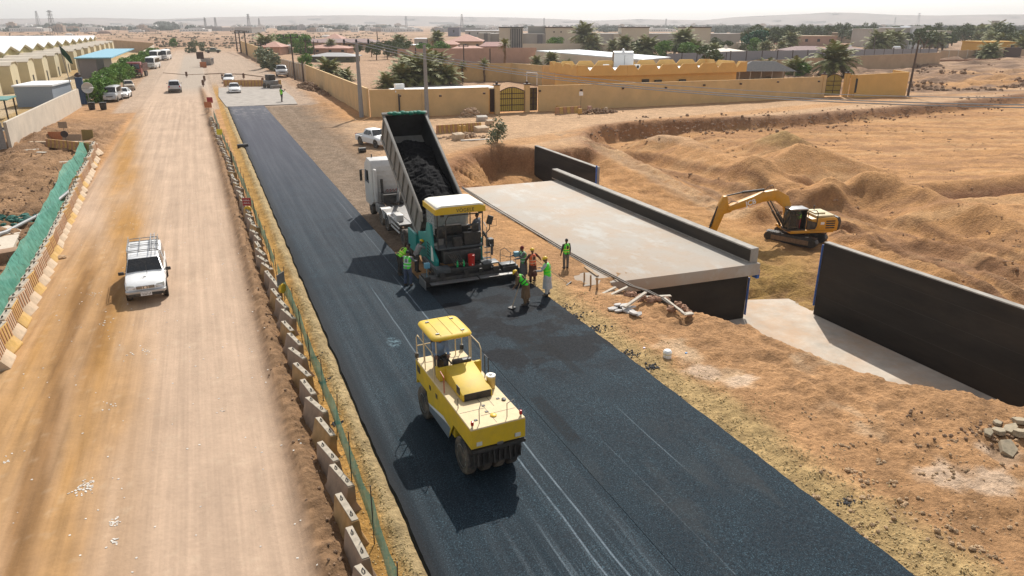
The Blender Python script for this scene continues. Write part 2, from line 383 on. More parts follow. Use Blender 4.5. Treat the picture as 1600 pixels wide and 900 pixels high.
# colour zones of the bare ground (soil types, dampness, dust)
def gcol(x, y, z):
    def C(*c): return np.array(c, float)
    n1 = fbm(x * .3, y * .3, 5, 5)[:, None]; n2 = fbm(x * 1.7, y * 1.7, 4, 0)[:, None]; n3 = fbm(x * .05, y * .05, 4, 2)[:, None]; n5 = fbm(x * 6, y * 6, 2, 4)[:, None]
    sand = C(.60, .345, .17) * (.80 + .4 * n1)
    c = sand * (.9 + .2 * n2)
    def mix(c, col, w):
        w = np.clip(w, 0, 1)[:, None] if w.ndim == 1 else np.clip(w, 0, 1); return c * (1 - w) + col * w
    far = ss(130, 420, y)
    c = mix(c, C(.50, .34, .235) * (.75 + .5 * n1), ss(100, 160, y))
    band = fbm(x * .006, y * .05, 4, 1)
    c = mix(c, C(.40, .25, .17) * (.8 + .4 * n1), ss(330, 420, y) * ss(.42, .62, band) * .9)
    c = mix(c, C(.20, .15, .10) * np.ones_like(n1), ss(330, 420, y) * ss(.60, .72, fbm(x * .03, y * .12, 3, 3)) * .6)
    # graded yard right of the works, pale
    yard = ss(13, 16, x) * ss(60, 75, y) * ss(100, 94, y) * (z > -.8)
    c = mix(c, C(.62, .42, .27) * (.85 + .3 * n1), yard)
    tk = pdist(x, y, TRACKR); c = mix(c, C(.60, .33, .15) * np.ones_like(n1), ss(2.6, 1.2, tk) * (z > -.8) * (y > 55) * .6)
    # dirt road
    road = ss(-9.6, -9.0, x) * ss(1.6, 1.2, x) + (y > 120) * ss(-13, -12, x) * ss(18, 16, x)
    pale = C(.57, .43, .335) * (.9 + .2 * n1)
    st = fbm(x * 2.2, y * .06, 4, 1)[:, None]
    rc = pale * (.88 + .24 * st)
    och = C(.46, .265, .105) * (.85 + .3 * n2)
    band = np.exp(-((x + 5.6 + .03 * (y - 20) - 1.0 * np.sin(y * .045)) / 1.5) ** 2) * ss(135, 90, y)
    band2 = ss(-4.2, -6.0, x - .02 * (y - 30)) * ss(58, 40, y) * (.55 + .9 * fbm(x * 1.5, y * .08, 3, 1))
    rc = mix(rc, och, np.maximum(band * (.25 + 1.1 * fbm(x * .8, y * .12, 4, 3)), band2 * .75))
    wet = np.exp(-((x + 6.0 - .05 * (25 - y)) / .38) ** 2) * ss(50, 36, y) * (fbm(x * 2, y * .25, 3, 2) * 1.5)
    wet2 = np.exp(-((x + 5.2) / .35) ** 2) * ss(44, 36, y) * ss(24, 30, y) * fbm(x * 2, y * .3, 3, 2)
    rc = mix(rc, C(.25, .135, .055), np.clip(wet * 1.3 + wet2 * 1.4, 0, .9) * .85)
    grey = ss(-6, -3, x) * ss(130, 180, y) * ss(2.5, -.5, x) + ss(130, 200, y) * .3
    rc = mix(rc, C(.46, .40, .35), np.clip(grey, 0, .9) * ss(400, 300, y))
    sp = fbm(x * 3, y * 3, 3, 1); rc = mix(rc, C(.75, .64, .5), ss(.70, .78, sp) * .12)
    c = mix(c, rc, road * ss(420, 350, y))
    # rubble under barriers
    bx = 1.82 - (y - 13) * .009
    ber = np.exp(-((x - bx + .45) / .55) ** 2) * ss(170, 140, y)
    c = mix(c, C(.30, .19, .115) * (.55 + .9 * n5), ber * 1.2)
    # ochre strip and pale strip beside the asphalt
    o = ss(2.05, 2.25, x) * ss(3.4, 3.2, x) * ss(180, 150, y)
    c = mix(c, C(.52, .31, .11) * (.7 + .6 * n5) * (.8 + .4 * n2), o)
    p = ss(2.78, 2.95, x + .16 * (n2[:, 0] - .5)) * ss(3.5, 3.4, x) * ss(150, 120, y)
    c = mix(c, C(.52, .40, .235) * (.75 + .5 * n5), p)
    # base course under the second lane and graded gravel right of it
    bc = ss(8.3, 8.5, x) * ss(19 + 0 * y, 12.5, x + 2.2 * n1[:, 0] - (y - 60) * .02) * ss(34, 40, y) * ss(124, 118, y)
    grit = C(.23, .19, .155) * (.65 + .7 * n5) * (.7 + .6 * fbm(x * 1.2, y * .08, 3, 1)[:, None])
    c = mix(c, grit, bc * .85)
    # yellow gravel beside the fresh mat, brown spoil further right
    nearr = ss(34, 30, y)
    yg = ss(13.4, 13.7, x) * ss(15.5, 14.2, x - .03 * (30 - y) + 1.2 * (n1[:, 0] - .5)) * nearr
    c = mix(c, C(.55, .325, .175) * (.7 + .6 * n1), ss(13.4, 14, x) * ss(40, 32, y) * (z > -2))
    c = mix(c, C(.54, .395, .205) * (.6 + .8 * n5) * (.8 + .4 * n2), yg * .95)
    cr = ss(.60, .75, fbm(x * .55 + 3, y * .55, 4, 2)) * ss(14.5, 16, x) * nearr
    c = mix(c, C(.74, .55, .38), cr * .8 * (z > -1))
    for q_, w_ in (((1475, 735), 1.1), ((1560, 700), .8), ((1550, 745), .9), ((1100, 570), .9), ((1160, 590), .7)):
        pp = at(*q_); c = mix(c, C(.80, .62, .48), ss(w_, w_ * .4, np.hypot(x - pp.x, (y - pp.y) * 1.3) + 1.2 * (fbm(x * 1.7, y * 1.7, 4, 2) - .5)) * .8)
    # raw cut faces are redder; loose backfill more olive
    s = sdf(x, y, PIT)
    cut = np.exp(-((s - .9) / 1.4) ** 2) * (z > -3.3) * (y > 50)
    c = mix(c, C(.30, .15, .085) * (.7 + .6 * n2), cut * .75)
    low = (z < -.7) * ss(0, 3, s)
    c = mix(c, C(.575, .325, .155) * (.86 + .28 * n1), low * .85)
    d = pdist(x, y, RAMP); c = mix(c, C(.68, .46, .28), ss(1.6, .8, d) * ss(.3, .6, n2[:, 0] + .15) * (z < -.1) * .8)
    ol = np.exp(-((x - 31) / 5) ** 2) * np.exp(-((y - 34) / 9) ** 2) * (z < -.7)
    c = mix(c, C(.40, .26, .10) * (.7 + .6 * n5), ol * 1.1)
    for cx, cy, h, r in _piles[1:2]:
        c = mix(c, C(.40, .27, .12), ss(r, r * .6, np.hypot(x - cx, y - cy)) * .8)
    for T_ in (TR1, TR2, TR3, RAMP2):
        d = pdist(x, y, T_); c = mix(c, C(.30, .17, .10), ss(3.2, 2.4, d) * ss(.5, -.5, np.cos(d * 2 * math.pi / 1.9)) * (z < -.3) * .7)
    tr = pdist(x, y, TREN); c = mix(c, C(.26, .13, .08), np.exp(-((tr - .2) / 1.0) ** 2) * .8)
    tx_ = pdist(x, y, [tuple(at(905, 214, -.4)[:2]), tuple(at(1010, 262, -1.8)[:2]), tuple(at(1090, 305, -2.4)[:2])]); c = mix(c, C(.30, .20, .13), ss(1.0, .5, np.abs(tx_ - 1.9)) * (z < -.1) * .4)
    stp = fbm((x * .92 - y * .39) * .09, (y * .92 + x * .39) * .8, 5, 3)
    c = mix(c, C(.32, .18, .105), ss(.50, .64, stp) * ss(36, 50, x) * (z < -1) * .5)
    c = mix(c, C(.68, .47, .28), ss(.42, .34, stp) * ss(36, 50, x) * (z < -1) * .3)
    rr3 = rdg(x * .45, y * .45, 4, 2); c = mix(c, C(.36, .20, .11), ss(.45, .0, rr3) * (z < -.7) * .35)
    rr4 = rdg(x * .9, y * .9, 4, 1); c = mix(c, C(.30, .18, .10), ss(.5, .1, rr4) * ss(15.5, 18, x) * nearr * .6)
    # waste land
    w = ss(104, 114, x) * ss(88, 96, y) * ss(300, 250, y)
    c = mix(c, C(.27, .18, .13) * (.5 + 1.0 * n2), w * ss(.38, .62, fbm(x * .1, y * .25, 4, 3)) * .9)
    # left verge
    lv = ss(-9.4, -10.4, x) * ss(125, 100, y)
    c = mix(c, C(.40, .25, .15) * (.65 + .7 * n2), lv)
    c = mix(c, C(.28, .175, .11), lv * ss(.5, .68, n1[:, 0]) * .7)
    # left compound yard
    ly = ss(-18.8, -19.6, x) * ss(440, 400, y)
    c = mix(c, C(.60, .48, .33) * (.85 + .3 * n1), ly * (y > 100))
    c = mix(c, C(.50, .34, .15), ly * ss(.45, .6, fbm(x * .4, y * .05, 3, 1)) * (y > 100) * .8)
    g = ((c - c.mean(1, keepdims=True)) * 1.06 + c.mean(1, keepdims=True)) * np.array([.815, .785, .73])
    fine = 1 + (np.where(road[:, None] > .5, .12, .40)) * (fbm(x * 2.6, y * 2.6, 3, 3)[:, None] - .5)
    return np.clip(g * fine, 0.01, 1)

def axis(a, b, d0, lo, hi, g):
    v = list(np.arange(a, b, d0)); s = d0
    while v[-1] < hi: s *= g; v.append(v[-1] + s)
    s = d0; w = [a]
    while w[-1] > lo: s *= g; w.append(w[-1] - s)
    return np.array(w[::-1][:-1] + v)
def sheet(name, X, Y, zf, cf, m, label=None, kind='structure', keep=None):
    gx, gy = np.meshgrid(X, Y); x = gx.ravel(); y = gy.ravel()
    z = zf(x, y); nx, ny = len(X), len(Y)
    i = np.arange(nx * ny).reshape(ny, nx)
    q = np.stack([i[:-1, :-1], i[:-1, 1:], i[1:, 1:], i[1:, :-1]], -1).reshape(-1, 4)
    if keep is not None:
        q = q[keep(x[q].mean(1), y[q].mean(1))]
    me = bpy.data.meshes.new(name)
    me.vertices.add(nx * ny); me.vertices.foreach_set('co', np.stack([x, y, z], 1).ravel())
    me.loops.add(q.size); me.loops.foreach_set('vertex_index', q.ravel().astype(np.int32))
    me.polygons.add(len(q)); me.polygons.foreach_set('loop_start', np.arange(len(q), dtype=np.int32) * 4)
    me.polygons.foreach_set('use_smooth', np.ones(len(q), bool))
    me.update(); me.validate()
    if cf is not None:
        rg = 1 - .8 * ss(-9.6, -9.0, x) * ss(1.4, 1.0, x) * ss(400, 300, y) - .15 * ss(30, 36, x) * (z < -.8)
        c = np.concatenate([cf(x, y, z), np.clip(rg, .1, 1)[:, None]], 1)
        at_ = me.color_attributes.new('soil', 'FLOAT_COLOR', 'POINT'); at_.data.foreach_set('color', c.ravel().astype(np.float32))
    me.materials.append(m)
    o = bpy.data.objects.new(name, me); COL.objects.link(o); tag(o, label, kind=kind)
    return o
def soil_mat(name, bump=.5, gain=1.0, streaks=False):
    m = bpy.data.materials.new(name); m.use_nodes = True; nt = m.node_tree; N = nt.nodes; L = nt.links; b = N['Principled BSDF']
    b.inputs['Roughness'].default_value = .95; b.inputs['Specular IOR Level'].default_value = .15
    a = N.new('ShaderNodeVertexColor'); a.layer_name = 'soil'
    tc = N.new('ShaderNodeTexCoord')
    n1 = N.new('ShaderNodeTexNoise'); n1.inputs['Scale'].default_value = 7; n1.inputs['Detail'].default_value = 8; n1.inputs['Roughness'].default_value = .7
    n2 = N.new('ShaderNodeTexNoise'); n2.inputs['Scale'].default_value = .9; n2.inputs['Detail'].default_value = 8; n2.inputs['Roughness'].default_value = .72
    n3 = N.new('ShaderNodeTexVoronoi'); n3.inputs['Scale'].default_value = 5.5; n3.inputs['Randomness'].default_value = 1
    for n in (n1, n2, n3): L.new(tc.outputs['Object'], n.inputs['Vector'])
    r = N.new('ShaderNodeMapRange'); r.inputs['From Min'].default_value = .3; r.inputs['From Max'].default_value = .7; r.inputs['To Min'].default_value = .66 * gain; r.inputs['To Max'].default_value = 1.26 * gain
    r2 = N.new('ShaderNodeMapRange'); r2.inputs['From Min'].default_value = .3; r2.inputs['From Max'].default_value = .7; r2.inputs['To Min'].default_value = .82; r2.inputs['To Max'].default_value = 1.16
    L.new(n1.outputs['Fac'], r.inputs['Value']); L.new(n2.outputs['Fac'], r2.inputs['Value'])
    mu = N.new('ShaderNodeMath'); mu.operation = 'MULTIPLY'; L.new(r.outputs[0], mu.inputs[0]); L.new(r2.outputs[0], mu.inputs[1])
    al = N.new('ShaderNodeMix'); al.data_type = 'FLOAT'; al.inputs['A'].default_value = .97; L.new(a.outputs['Alpha'], al.inputs['Factor']); L.new(mu.outputs[0], al.inputs['B']); mu = al
    if streaks:
        for sc_, st_, am in ((3.5, .012, .15), (13, .02, .12), (.8, .3, .14)):
            mp = N.new('ShaderNodeMapping'); mp.inputs['Scale'].default_value = (1, st_, 1); mp.inputs['Rotation'].default_value = (0, 0, .02); L.new(tc.outputs['Object'], mp.inputs[0])
            ns = N.new('ShaderNodeTexNoise'); ns.inputs['Scale'].default_value = sc_; ns.inputs['Detail'].default_value = 5; L.new(mp.outputs[0], ns.inputs['Vector'])
            rs = N.new('ShaderNodeMapRange'); rs.inputs['From Min'].default_value = .3; rs.inputs['From Max'].default_value = .7; rs.inputs['To Min'].default_value = 1 - am / 2; rs.inputs['To Max'].default_value = 1 + am / 2; L.new(ns.outputs['Fac'], rs.inputs['Value'])
            m3 = N.new('ShaderNodeMath'); m3.operation = 'MULTIPLY'; L.new(mu.outputs[0], m3.inputs[0]); L.new(rs.outputs[0], m3.inputs[1]); mu = m3
    vm = N.new('ShaderNodeVectorMath'); vm.operation = 'SCALE'; L.new(a.outputs['Color'], vm.inputs[0]); L.new(mu.outputs[0], vm.inputs['Scale'])
    L.new(vm.outputs[0], b.inputs['Base Color'])
    ad = N.new('ShaderNodeMath'); ad.operation = 'MULTIPLY_ADD'; L.new(n2.outputs['Fac'], ad.inputs[0]); ad.inputs[1].default_value = 3.0; L.new(n1.outputs['Fac'], ad.inputs[2])
    a2 = N.new('ShaderNodeMath'); a2.operation = 'MULTIPLY_ADD'; L.new(n3.outputs['Distance'], a2.inputs[0]); a2.inputs[1].default_value = -.35; L.new(ad.outputs[0], a2.inputs[2])
    bp = N.new('ShaderNodeBump'); sb = N.new('ShaderNodeMath'); sb.operation = 'MULTIPLY'; sb.inputs[1].default_value = bump; L.new(a.outputs['Alpha'], sb.inputs[0]); L.new(sb.outputs[0], bp.inputs['Strength']); bp.inputs['Distance'].default_value = .16
    L.new(a2.outputs[0], bp.inputs['Height']); L.new(bp.outputs[0], b.inputs['Normal'])
    return m
soil = soil_mat('bare_soil', .75)
GX = axis(-12, 24, .16, -5200, 6500, 1.04)
_g = [24.0]; _s = .17
while _g[-1] < 6500: _s *= (1.011 if _g[-1] < 130 else 1.06); _g.append(_g[-1] + _s)
GX = np.concatenate([GX[GX < 24.0], _g])
ys = [3.0]
while ys[-1] < 460: ys.append(ys[-1] + max(.10, ys[-1] * .0056))
s_ = ys[-1] * .0056
while ys[-1] < 8200: s_ *= 1.05; ys.append(ys[-1] + s_)
GY = np.array([-60, -30, -15, -6, 0] + ys)
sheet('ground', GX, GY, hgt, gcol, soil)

rx_ = np.arange(-9.15, 1.2, .075); ry_ = [4.0]
while ry_[-1] < 135: ry_.append(ry_[-1] + max(.10, ry_[-1] * .008))
sheet('dirt_road', rx_, np.array(ry_), lambda x, y: hgt(x, y) + .008 * ss(-9.15, -9.0, x) * ss(1.15, 1.0, x) - .004 * (x < -9.1) - .004 * (x > 1.1), gcol, soil_mat('packed_dust', .8, 1.0, True))
# distant escarpments, own terrain sheets
hill_m = mat('pale_rock_hills', (.21, .155, .13), .95, var=.4, scale=.004, spec=.1)
def hills(name, r0, prof, depth):
    mb = []; n = 240; rows = 14; vs = []; fs = []
    a0, a1 = R(-22), R(66)
    for j in range(rows):
        for i in range(n):
            a = a0 + (a1 - a0) * i / (n - 1); t = j / (rows - 1)
            px = 800 + CF * math.tan(a - YAW) / math.cos(PITCH) * 1.0
            h = np.interp(px, [p[0] for p in prof], [p[1] for p in prof])
            f = float(fbm(np.array([a * 60.]), np.array([j * 1.3]), 4, 2)[0]); g = float(fbm(np.array([a * 240.]), np.array([j * .3]), 3, 1)[0])
            rr = r0 + depth * t + (f - .5) * depth * .25
            z = h * (ss(0, .75, np.array([t + (g - .5) * .05]))[0] ** 1.0) * (1 + (f - .5) * .03 * (t > .5)) + (g - .5) * 6 * t * (1 - t)
            vs.append((math.sin(a) * rr, math.cos(a) * rr, z - 3))
    for j in range(rows - 1):
        for i in range(n - 1): fs.append((j * n + i, j * n + i + 1, (j + 1) * n + i + 1, (j + 1) * n + i))
    m = MB(); m.add(vs, fs); o = m.build(name, hill_m, smooth=True, angle=80); tag(o, kind='structure'); return o
# heights from the photograph's skyline (rows above the level line at row 38, at the far distance)
HR = 5600.
def hh(rows): return rows * HR / CF / .97 + 12
prof = [(-400, 4), (0, 8), (90, 9), (150, 10), (250, 8), (330, 11), (400, 12.5), (545, 15), (700, 13), (800, 11.5), (870, 9), (930, 6.5), (1000, 9), (1040, 8), (1100, 7), (1150, 12), (1250, 16), (1290, 18), (1330, 17.5), (1400, 14), (1460, 13), (1560, 14), (1700, 13), (2200, 10)]
hills('hills', HR, [(p, hh(r)) for p, r in prof], 1500)

# ---------------- dusty air ----------------
hb = MB(); hb.bx(-5150, 6400, -55, 8100, -60, 135)
hm = bpy.data.materials.new('dusty_air'); hm.use_nodes = True
hn = hm.node_tree.nodes; hn.remove(hn['Principled BSDF'])
pv = hn.new('ShaderNodeVolumePrincipled'); pv.inputs['Color'].default_value = (.93, .92, .92, 1); pv.inputs['Density'].default_value = .00017; pv.inputs['Anisotropy'].default_value = .2
hm.node_tree.links.new(pv.outputs[0], hn['Material Output'].inputs['Volume'])
tag(hb.build('haze', hm, smooth=False), 'pale dusty haze over the plain', 'haze', kind='stuff')
# ---------------- asphalt ----------------
class NX:
    """tiny helper to write maths as shader nodes"""
    def __init__(s, m): s.N = m.node_tree.nodes; s.L = m.node_tree.links
    def _in(s, sock, v):
        if isinstance(v, (int, float)): sock.default_value = v
        else: s.L.new(v, sock)
    def m(s, op, a, b=0.0, c=0.0):
        n = s.N.new('ShaderNodeMath'); n.operation = op
        s._in(n.inputs[0], a); s._in(n.inputs[1], b)
        if op in ('MULTIPLY_ADD',): s._in(n.inputs[2], c)
        return n.outputs[0]
    def mr(s, v, a, b, c=0.0, d=1.0, smooth=True):
        n = s.N.new('ShaderNodeMapRange'); n.interpolation_type = 'SMOOTHSTEP' if smooth else 'LINEAR'
        s._in(n.inputs['Value'], v)
        for k, q in zip(('From Min', 'From Max', 'To Min', 'To Max'), (a, b, c, d)): n.inputs[k].default_value = q
        return n.outputs[0]
    def noise(s, vec, scale, detail=4, rough=.6, st=(1, 1, 1)):
        mp = s.N.new('ShaderNodeMapping'); mp.inputs['Scale'].default_value = st; s.L.new(vec, mp.inputs[0])
        n = s.N.new('ShaderNodeTexNoise'); n.inputs['Scale'].default_value = scale; n.inputs['Detail'].default_value = detail; n.inputs['Roughness'].default_value = rough
        s.L.new(mp.outputs[0], n.inputs['Vector']); return n.outputs['Fac']
    def mix(s, f, a, b):
        n = s.N.new('ShaderNodeMix'); n.data_type = 'RGBA'; s._in(n.inputs['Factor'], f)
        for k, q in (('A', a), ('B', b)):
            if isinstance(q, tuple): n.inputs[k].default_value = q + (1,)
            else: s.L.new(q, n.inputs[k])
        return n.outputs['Result']
def asphalt_mat(name, fresh):
    m = bpy.data.materials.new(name); m.use_nodes = True; x = NX(m); N = x.N; b = N['Principled BSDF']
    tc = N.new('ShaderNodeTexCoord'); P = tc.outputs['Object']
    sx = N.new('ShaderNodeSeparateXYZ'); x.L.new(P, sx.inputs[0]); X, Y = sx.outputs[0], sx.outputs[1]
    fine = x.noise(P, 42, 3, .75); mid = x.noise(P, 9, 5, .7); big = x.noise(P, .6, 5, .6); strk = x.noise(P, 3.2, 4, .6, (1, .02, 1)); s2 = x.noise(P, 9, 3, .6, (1, .015, 1))
    col = x.mix(x.mr(fine, .35, .65), (.002, .0035, .006), (.020, .040, .056))
    grain = x.noise(P, 23, 3, .9)
    col = x.mix(x.mr(grain, .52, .68, 0, .85), col, (.07, .128, .162))
    col = x.mix(x.mr(grain, .46, .34, 0, .8), col, (.0015, .002, .004))
    col = x.mix(x.mr(big, .3, .7, .0, .45), col, (.005, .010, .016))
    if not fresh: col = x.mix(x.mr(strk, .5, .78, 0, .2), col, (.034, .050, .066))
    dustf = x.m('MULTIPLY', x.mr(mid, .4, .75, 0, .25), x.mr(big, .35, .7))
    col = x.mix(dustf, col, (.034, .038, .044))
    # pale aggregate glints, thicker in roller streaks
    g = x.mr(fine, .64, .70)
    g = x.m('MULTIPLY', g, x.mr(s2, .35, .75, .08, .6))
    col = x.mix(g, col, (.20, .27, .33))
    def line(x0, w, y0, y1, amp, slope=0.0):
        wob = x.m('MULTIPLY', x.m('SUBTRACT', x.noise(P, .35, 3, .5, (0, 1, 0)), .5), .10)
        d = x.m('ABSOLUTE', x.m('SUBTRACT', x.m('SUBTRACT', X, x0), x.m('MULTIPLY_ADD', Y, slope, wob)))
        f = x.mr(d, w * .3, w, 1.0, 0.0)
        f = x.m('MULTIPLY', f, x.m('MULTIPLY', x.mr(Y, y0 - 1.5, y0, 0, 1), x.mr(Y, y1, y1 + 2.5, 1, 0)))
        return x.m('MULTIPLY', f, x.m('MULTIPLY', x.mr(fine, .38, .6, .25, 1), x.mr(x.noise(P, 1.3, 4, .7), .3, .6, .35, amp)))
    L_ = [(7.62, .04, 8, 17, .9), (7.13, .04, 8, 16.0, .8), (6.30, .04, 20, 31, .6), (7.72, .045, 26, 32, .8), (8.05, .03, 33, 50, .4), (6.4, .035, 8, 12, .35)]
    if not fresh:
        zone = x.m('MULTIPLY', x.mr(Y, 15, 10, 0, 1), x.mr(X, 4.6, 6.2))
        col = x.mix(x.m('MULTIPLY', x.m('MULTIPLY', zone, x.mr(x.noise(P, 5.5, 3, .6, (1, .03, 1)), .48, .62, 0, .35)), x.mr(fine, .45, .6, .2, 1)), col, (.22, .28, .32))
    if fresh: L_ = [(11.35, .025, 15, 16.3, .6), (9.9, .025, 9, 15, .12)]
    for q in L_: col = x.mix(line(*q), col, (.20, .25, .29))
    if not fresh:
        # smear of spilled lime and dusty far end
        for cx, cy, r in ((5.75, 25.9, .34),):
            d = x.m('SQRT', x.m('ADD', x.m('POWER', x.m('SUBTRACT', X, cx), 2.0), x.m('POWER', x.m('MULTIPLY', x.m('SUBTRACT', Y, cy), .55), 2.0)))
            col = x.mix(x.m('MULTIPLY', x.mr(d, r * .5, r, 1, 0), x.mr(x.noise(P, 5, 4, .7), .44, .60, 0, .6)), col, (.17, .26, .30))
        e = x.m('MULTIPLY', x.mr(Y, 96, 118), x.mr(x.noise(P, .9, 5, .7, (1, .35, 1)), .48, .62, .12, .85))
        col = x.mix(e, col, (.36, .34, .31))
        col = x.mix(x.mr(Y, 20, 100, 0, .7), col, (.072, .070, .092))  # far stretch lightened: glancing sky sheen painted into the colour
        col = x.mix(x.m('MULTIPLY', x.mr(X, 3.3, 4.0, 1, 0), .9), col, (.012, .012, .014))  # left edge darkened in colour: loose edge and the shadow along it
    else:
        col = x.mix(x.mr(Y, 22.5, 27.5, 0, .55), col, (.010, .012, .016))
        col = x.mix(x.m('MULTIPLY', x.mr(x.noise(P, .55, 4, .6), .46, .54), x.mr(Y, 19.5, 22.5, 0, .85)), col, (.003, .0035, .006))
        # cooler strips where the screed stopped and old seam
        for (x0, x1, y0, y1) in ((11.2, 11.55, 20.6, 23.2), (9.5, 11.4, 23.0, 23.25), (8.9, 9.35, 16.6, 19.5), (10.2, 11.5, 22.3, 24.6)):
            f = x.m('MULTIPLY', x.m('MULTIPLY', x.mr(X, x0 - .06, x0 + .05), x.mr(X, x1 - .05, x1 + .06, 1, 0)), x.m('MULTIPLY', x.mr(Y, y0 - .3, y0 + .1), x.mr(Y, y1 - .1, y1 + .3, 1, 0)))
            col = x.mix(x.m('MULTIPLY', f, x.mr(mid, .3, .6, .2, .7)), col, (.003, .004, .006))
        col = x.mix(x.m('MULTIPLY', x.mr(x.noise(P, .35, 4, .6, (1.6, .5, 1)), .52, .66), x.mr(Y, 8, 19, .5, .1)), col, (.045, .045, .044))
    x.L.new(col, b.inputs['Base Color'])
    x.L.new(x.mr(strk, .3, .7, .85, .72) if not fresh else x.mr(mid, .3, .7, .88, .75), b.inputs['Roughness'])
    b.inputs['Specular IOR Level'].default_value = .16
    bp = N.new('ShaderNodeBump'); bp.inputs['Strength'].default_value = .8 if fresh else .55; bp.inputs['Distance'].default_value = .012
    x.L.new(x.m('MULTIPLY_ADD', fine, .6, mid), bp.inputs['Height']); x.L.new(bp.outputs[0], b.inputs['Normal'])
    return m
def strip(name, x0, x1, y0, y1, top, bot, m, el=.10, er=.10, wob=.05, rows=260, seed=0, ws=(1, 1)):
    """paving course with sloping, slightly ragged edges"""
    vs, fs = [], []
    ts = [(math.exp(math.log(y0) + (math.log(y1) - math.log(y0)) * i / rows)) for i in range(rows + 1)]
    n = 9
    Ya = np.array(ts)
    wl_ = (fbm(Ya * 1.2, Ya * 0 + seed, 4, 1) - .5) * 2 * wob; wr_ = (fbm(Ya * 1.2, Ya * 0 + seed + 9, 4, 2) - .5) * 2 * wob
    wl_ = wl_ * ws[0]; wr_ = wr_ * ws[1]
    for i, y in enumerate(ts):
        a, c = x0 + wl_[i], x1 + wr_[i]
        vs.append((a - el, y, bot)); vs.append((a, y, top - .01))
        for k in range(1, n - 2): vs.append((a + (c - a) * k / (n - 2), y, top + .012 * math.sin(k * 1.7 + seed)))
        vs.append((c, y, top - .01)); vs.append((c + er, y, bot))
    w = n + 1
    for i in range(rows):
        for k in range(w - 1): fs.append((i * w + k, i * w + k + 1, (i + 1) * w + k + 1, (i + 1) * w + k))
    q = MB(); q.add(vs, fs)
    q.add([vs[0], vs[w - 1], vs[w - 2], vs[1]], [(0, 1, 2, 3)])
    q.add([vs[rows * w], vs[rows * w + 1], vs[rows * w + w - 2], vs[rows * w + w - 1]], [(0, 1, 2, 3)])
    return tag(q.build(name, m, smooth=True, angle=30), kind='structure')
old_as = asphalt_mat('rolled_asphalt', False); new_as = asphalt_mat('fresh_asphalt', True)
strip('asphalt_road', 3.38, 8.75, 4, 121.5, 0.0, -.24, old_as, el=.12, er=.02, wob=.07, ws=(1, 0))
strip('asphalt_road', 8.735, 13.74, 4, 32.9, 0.012, -.24, new_as, el=.0, er=.06, wob=.06, seed=4, ws=(.1, 1))
# dusty older pavement where the new mat starts
oldpav = mat('dusty_old_pavement', (.33, .29, .25), .9, var=.25, scale=.8, bump=.2)
q = MB(); q.prism([(3.2, 121.6), (13.9, 121.6), (14.6, 133), (14.8, 158), (3.2, 160), (2.6, 140)], -.2, .02, 'Z'); tag(q.build('road', oldpav), kind='structure')
# loose crumbs of asphalt by the edges
def crumbs(name, pts, label, m, kind='stuff'):
    q = MB(); L_ = []
    for (cx, cy, n, s, r) in pts:
        for k in range(n): L_.append((cx + rnd.gauss(0, s), cy + rnd.gauss(0, s * .6), r * rnd.uniform(.4, 1.2)))
    A = np.array(L_); Z = np.maximum(hgt(A[:, 0], A[:, 1]), -.5)
    for (x_, y_, r_), z_ in zip(L_, Z): q.rock((x_, y_, z_ + r_ * .25), r_, seed=rnd.randrange(9999))
    o = q.build(name, m, smooth=False); return tag(o, label, name.replace('_', ' '), kind=kind)
bitumen = mat('bitumen_crumbs', (.02, .02, .024), .7, var=.3)
P_ = lambda px, py, n, s, r: (at(px, py).x, at(px, py).y, n, s, r)
crumbs('asphalt_crumbs', [P_(928, 509, 70, .28, .05), P_(975, 548, 50, .22, .045), P_(1018, 568, 60, .2, .05), P_(985, 550, 40, .2, .04), P_(858, 470, 60, .3, .05), P_(880, 478, 50, .3, .05), P_(1325, 780, 60, .13, .035),
    P_(1170, 705, 30, .14, .03), P_(1055, 618, 40, .2, .04), P_(507, 591, 24, .12, .04), P_(527, 655, 30, .12, .04), P_(491, 555, 26, .2, .03), P_(900, 490, 40, .3, .05), P_(1240, 770, 22, .1, .03)], 'black crumbs of asphalt spilled beside the fresh mat', bitumen)
# stones on the right-hand verge
stone = mat('tan_stones', (.40, .27, .155), .95, var=.35, scale=3, bump=.3)
pts = []
for k in range(190):
    px = rnd.uniform(1240, 1600); py = rnd.uniform(640, 900)
    if py < 600 + (px - 1240) * .1 or (px - 1400) < (py - 900) * 1.2: continue
    pts.append(P_(px, py, rnd.choice([1, 1, 2, 4]), .25, rnd.choice([.03, .04, .05, .07])))
for px, py in [(1320, 690), (1330, 730), (1350, 745), (1365, 770), (1420, 780), (1440, 800), (1475, 820), (1485, 830), (1530, 850), (1560, 865), (1380, 712), (1395, 750), (1500, 845)]:
    pts.append(P_(px, py, 5, .16, .085))
crumbs('scattered_stones', pts, 'tan stones scattered over the sandy verge', stone)
pts = [(rnd.uniform(1.3, 1.85) - (y_ - 13) * .008, y_, 2, .16, .05) for y_ in [13 + 47 * (k / 130) ** 1.4 for k in range(130)]]
berm_m = mat('brown_rubble', (.26, .165, .10), .95, var=.4, scale=4)
crumbs('barrier_rubble', pts, 'brown broken rubble along the foot of the barriers', berm_m)
pts = [P_(rnd.uniform(1420, 1600), rnd.uniform(640, 700), 3, .3, .06) for k in range(30)] + [P_(rnd.uniform(0, 120 - (q_ - 235) * .476), q_, 3, .5, .10) for q_ in [rnd.uniform(235, 440) for k in range(70)]]
crumbs('spoil_clods', pts, 'brown clods lying on the heaps of spoil', berm_m)
pts = []
for k in range(420):
    px = rnd.uniform(1425, 1625); py = rnd.uniform(101, 141)
    if fbm(np.array([px * .02]), np.array([py * .12]), 3, 1)[0] < .47: continue
    p_ = at(px, py); pts.append((p_.x, p_.y, 3, 1.2, rnd.uniform(.25, .6)))
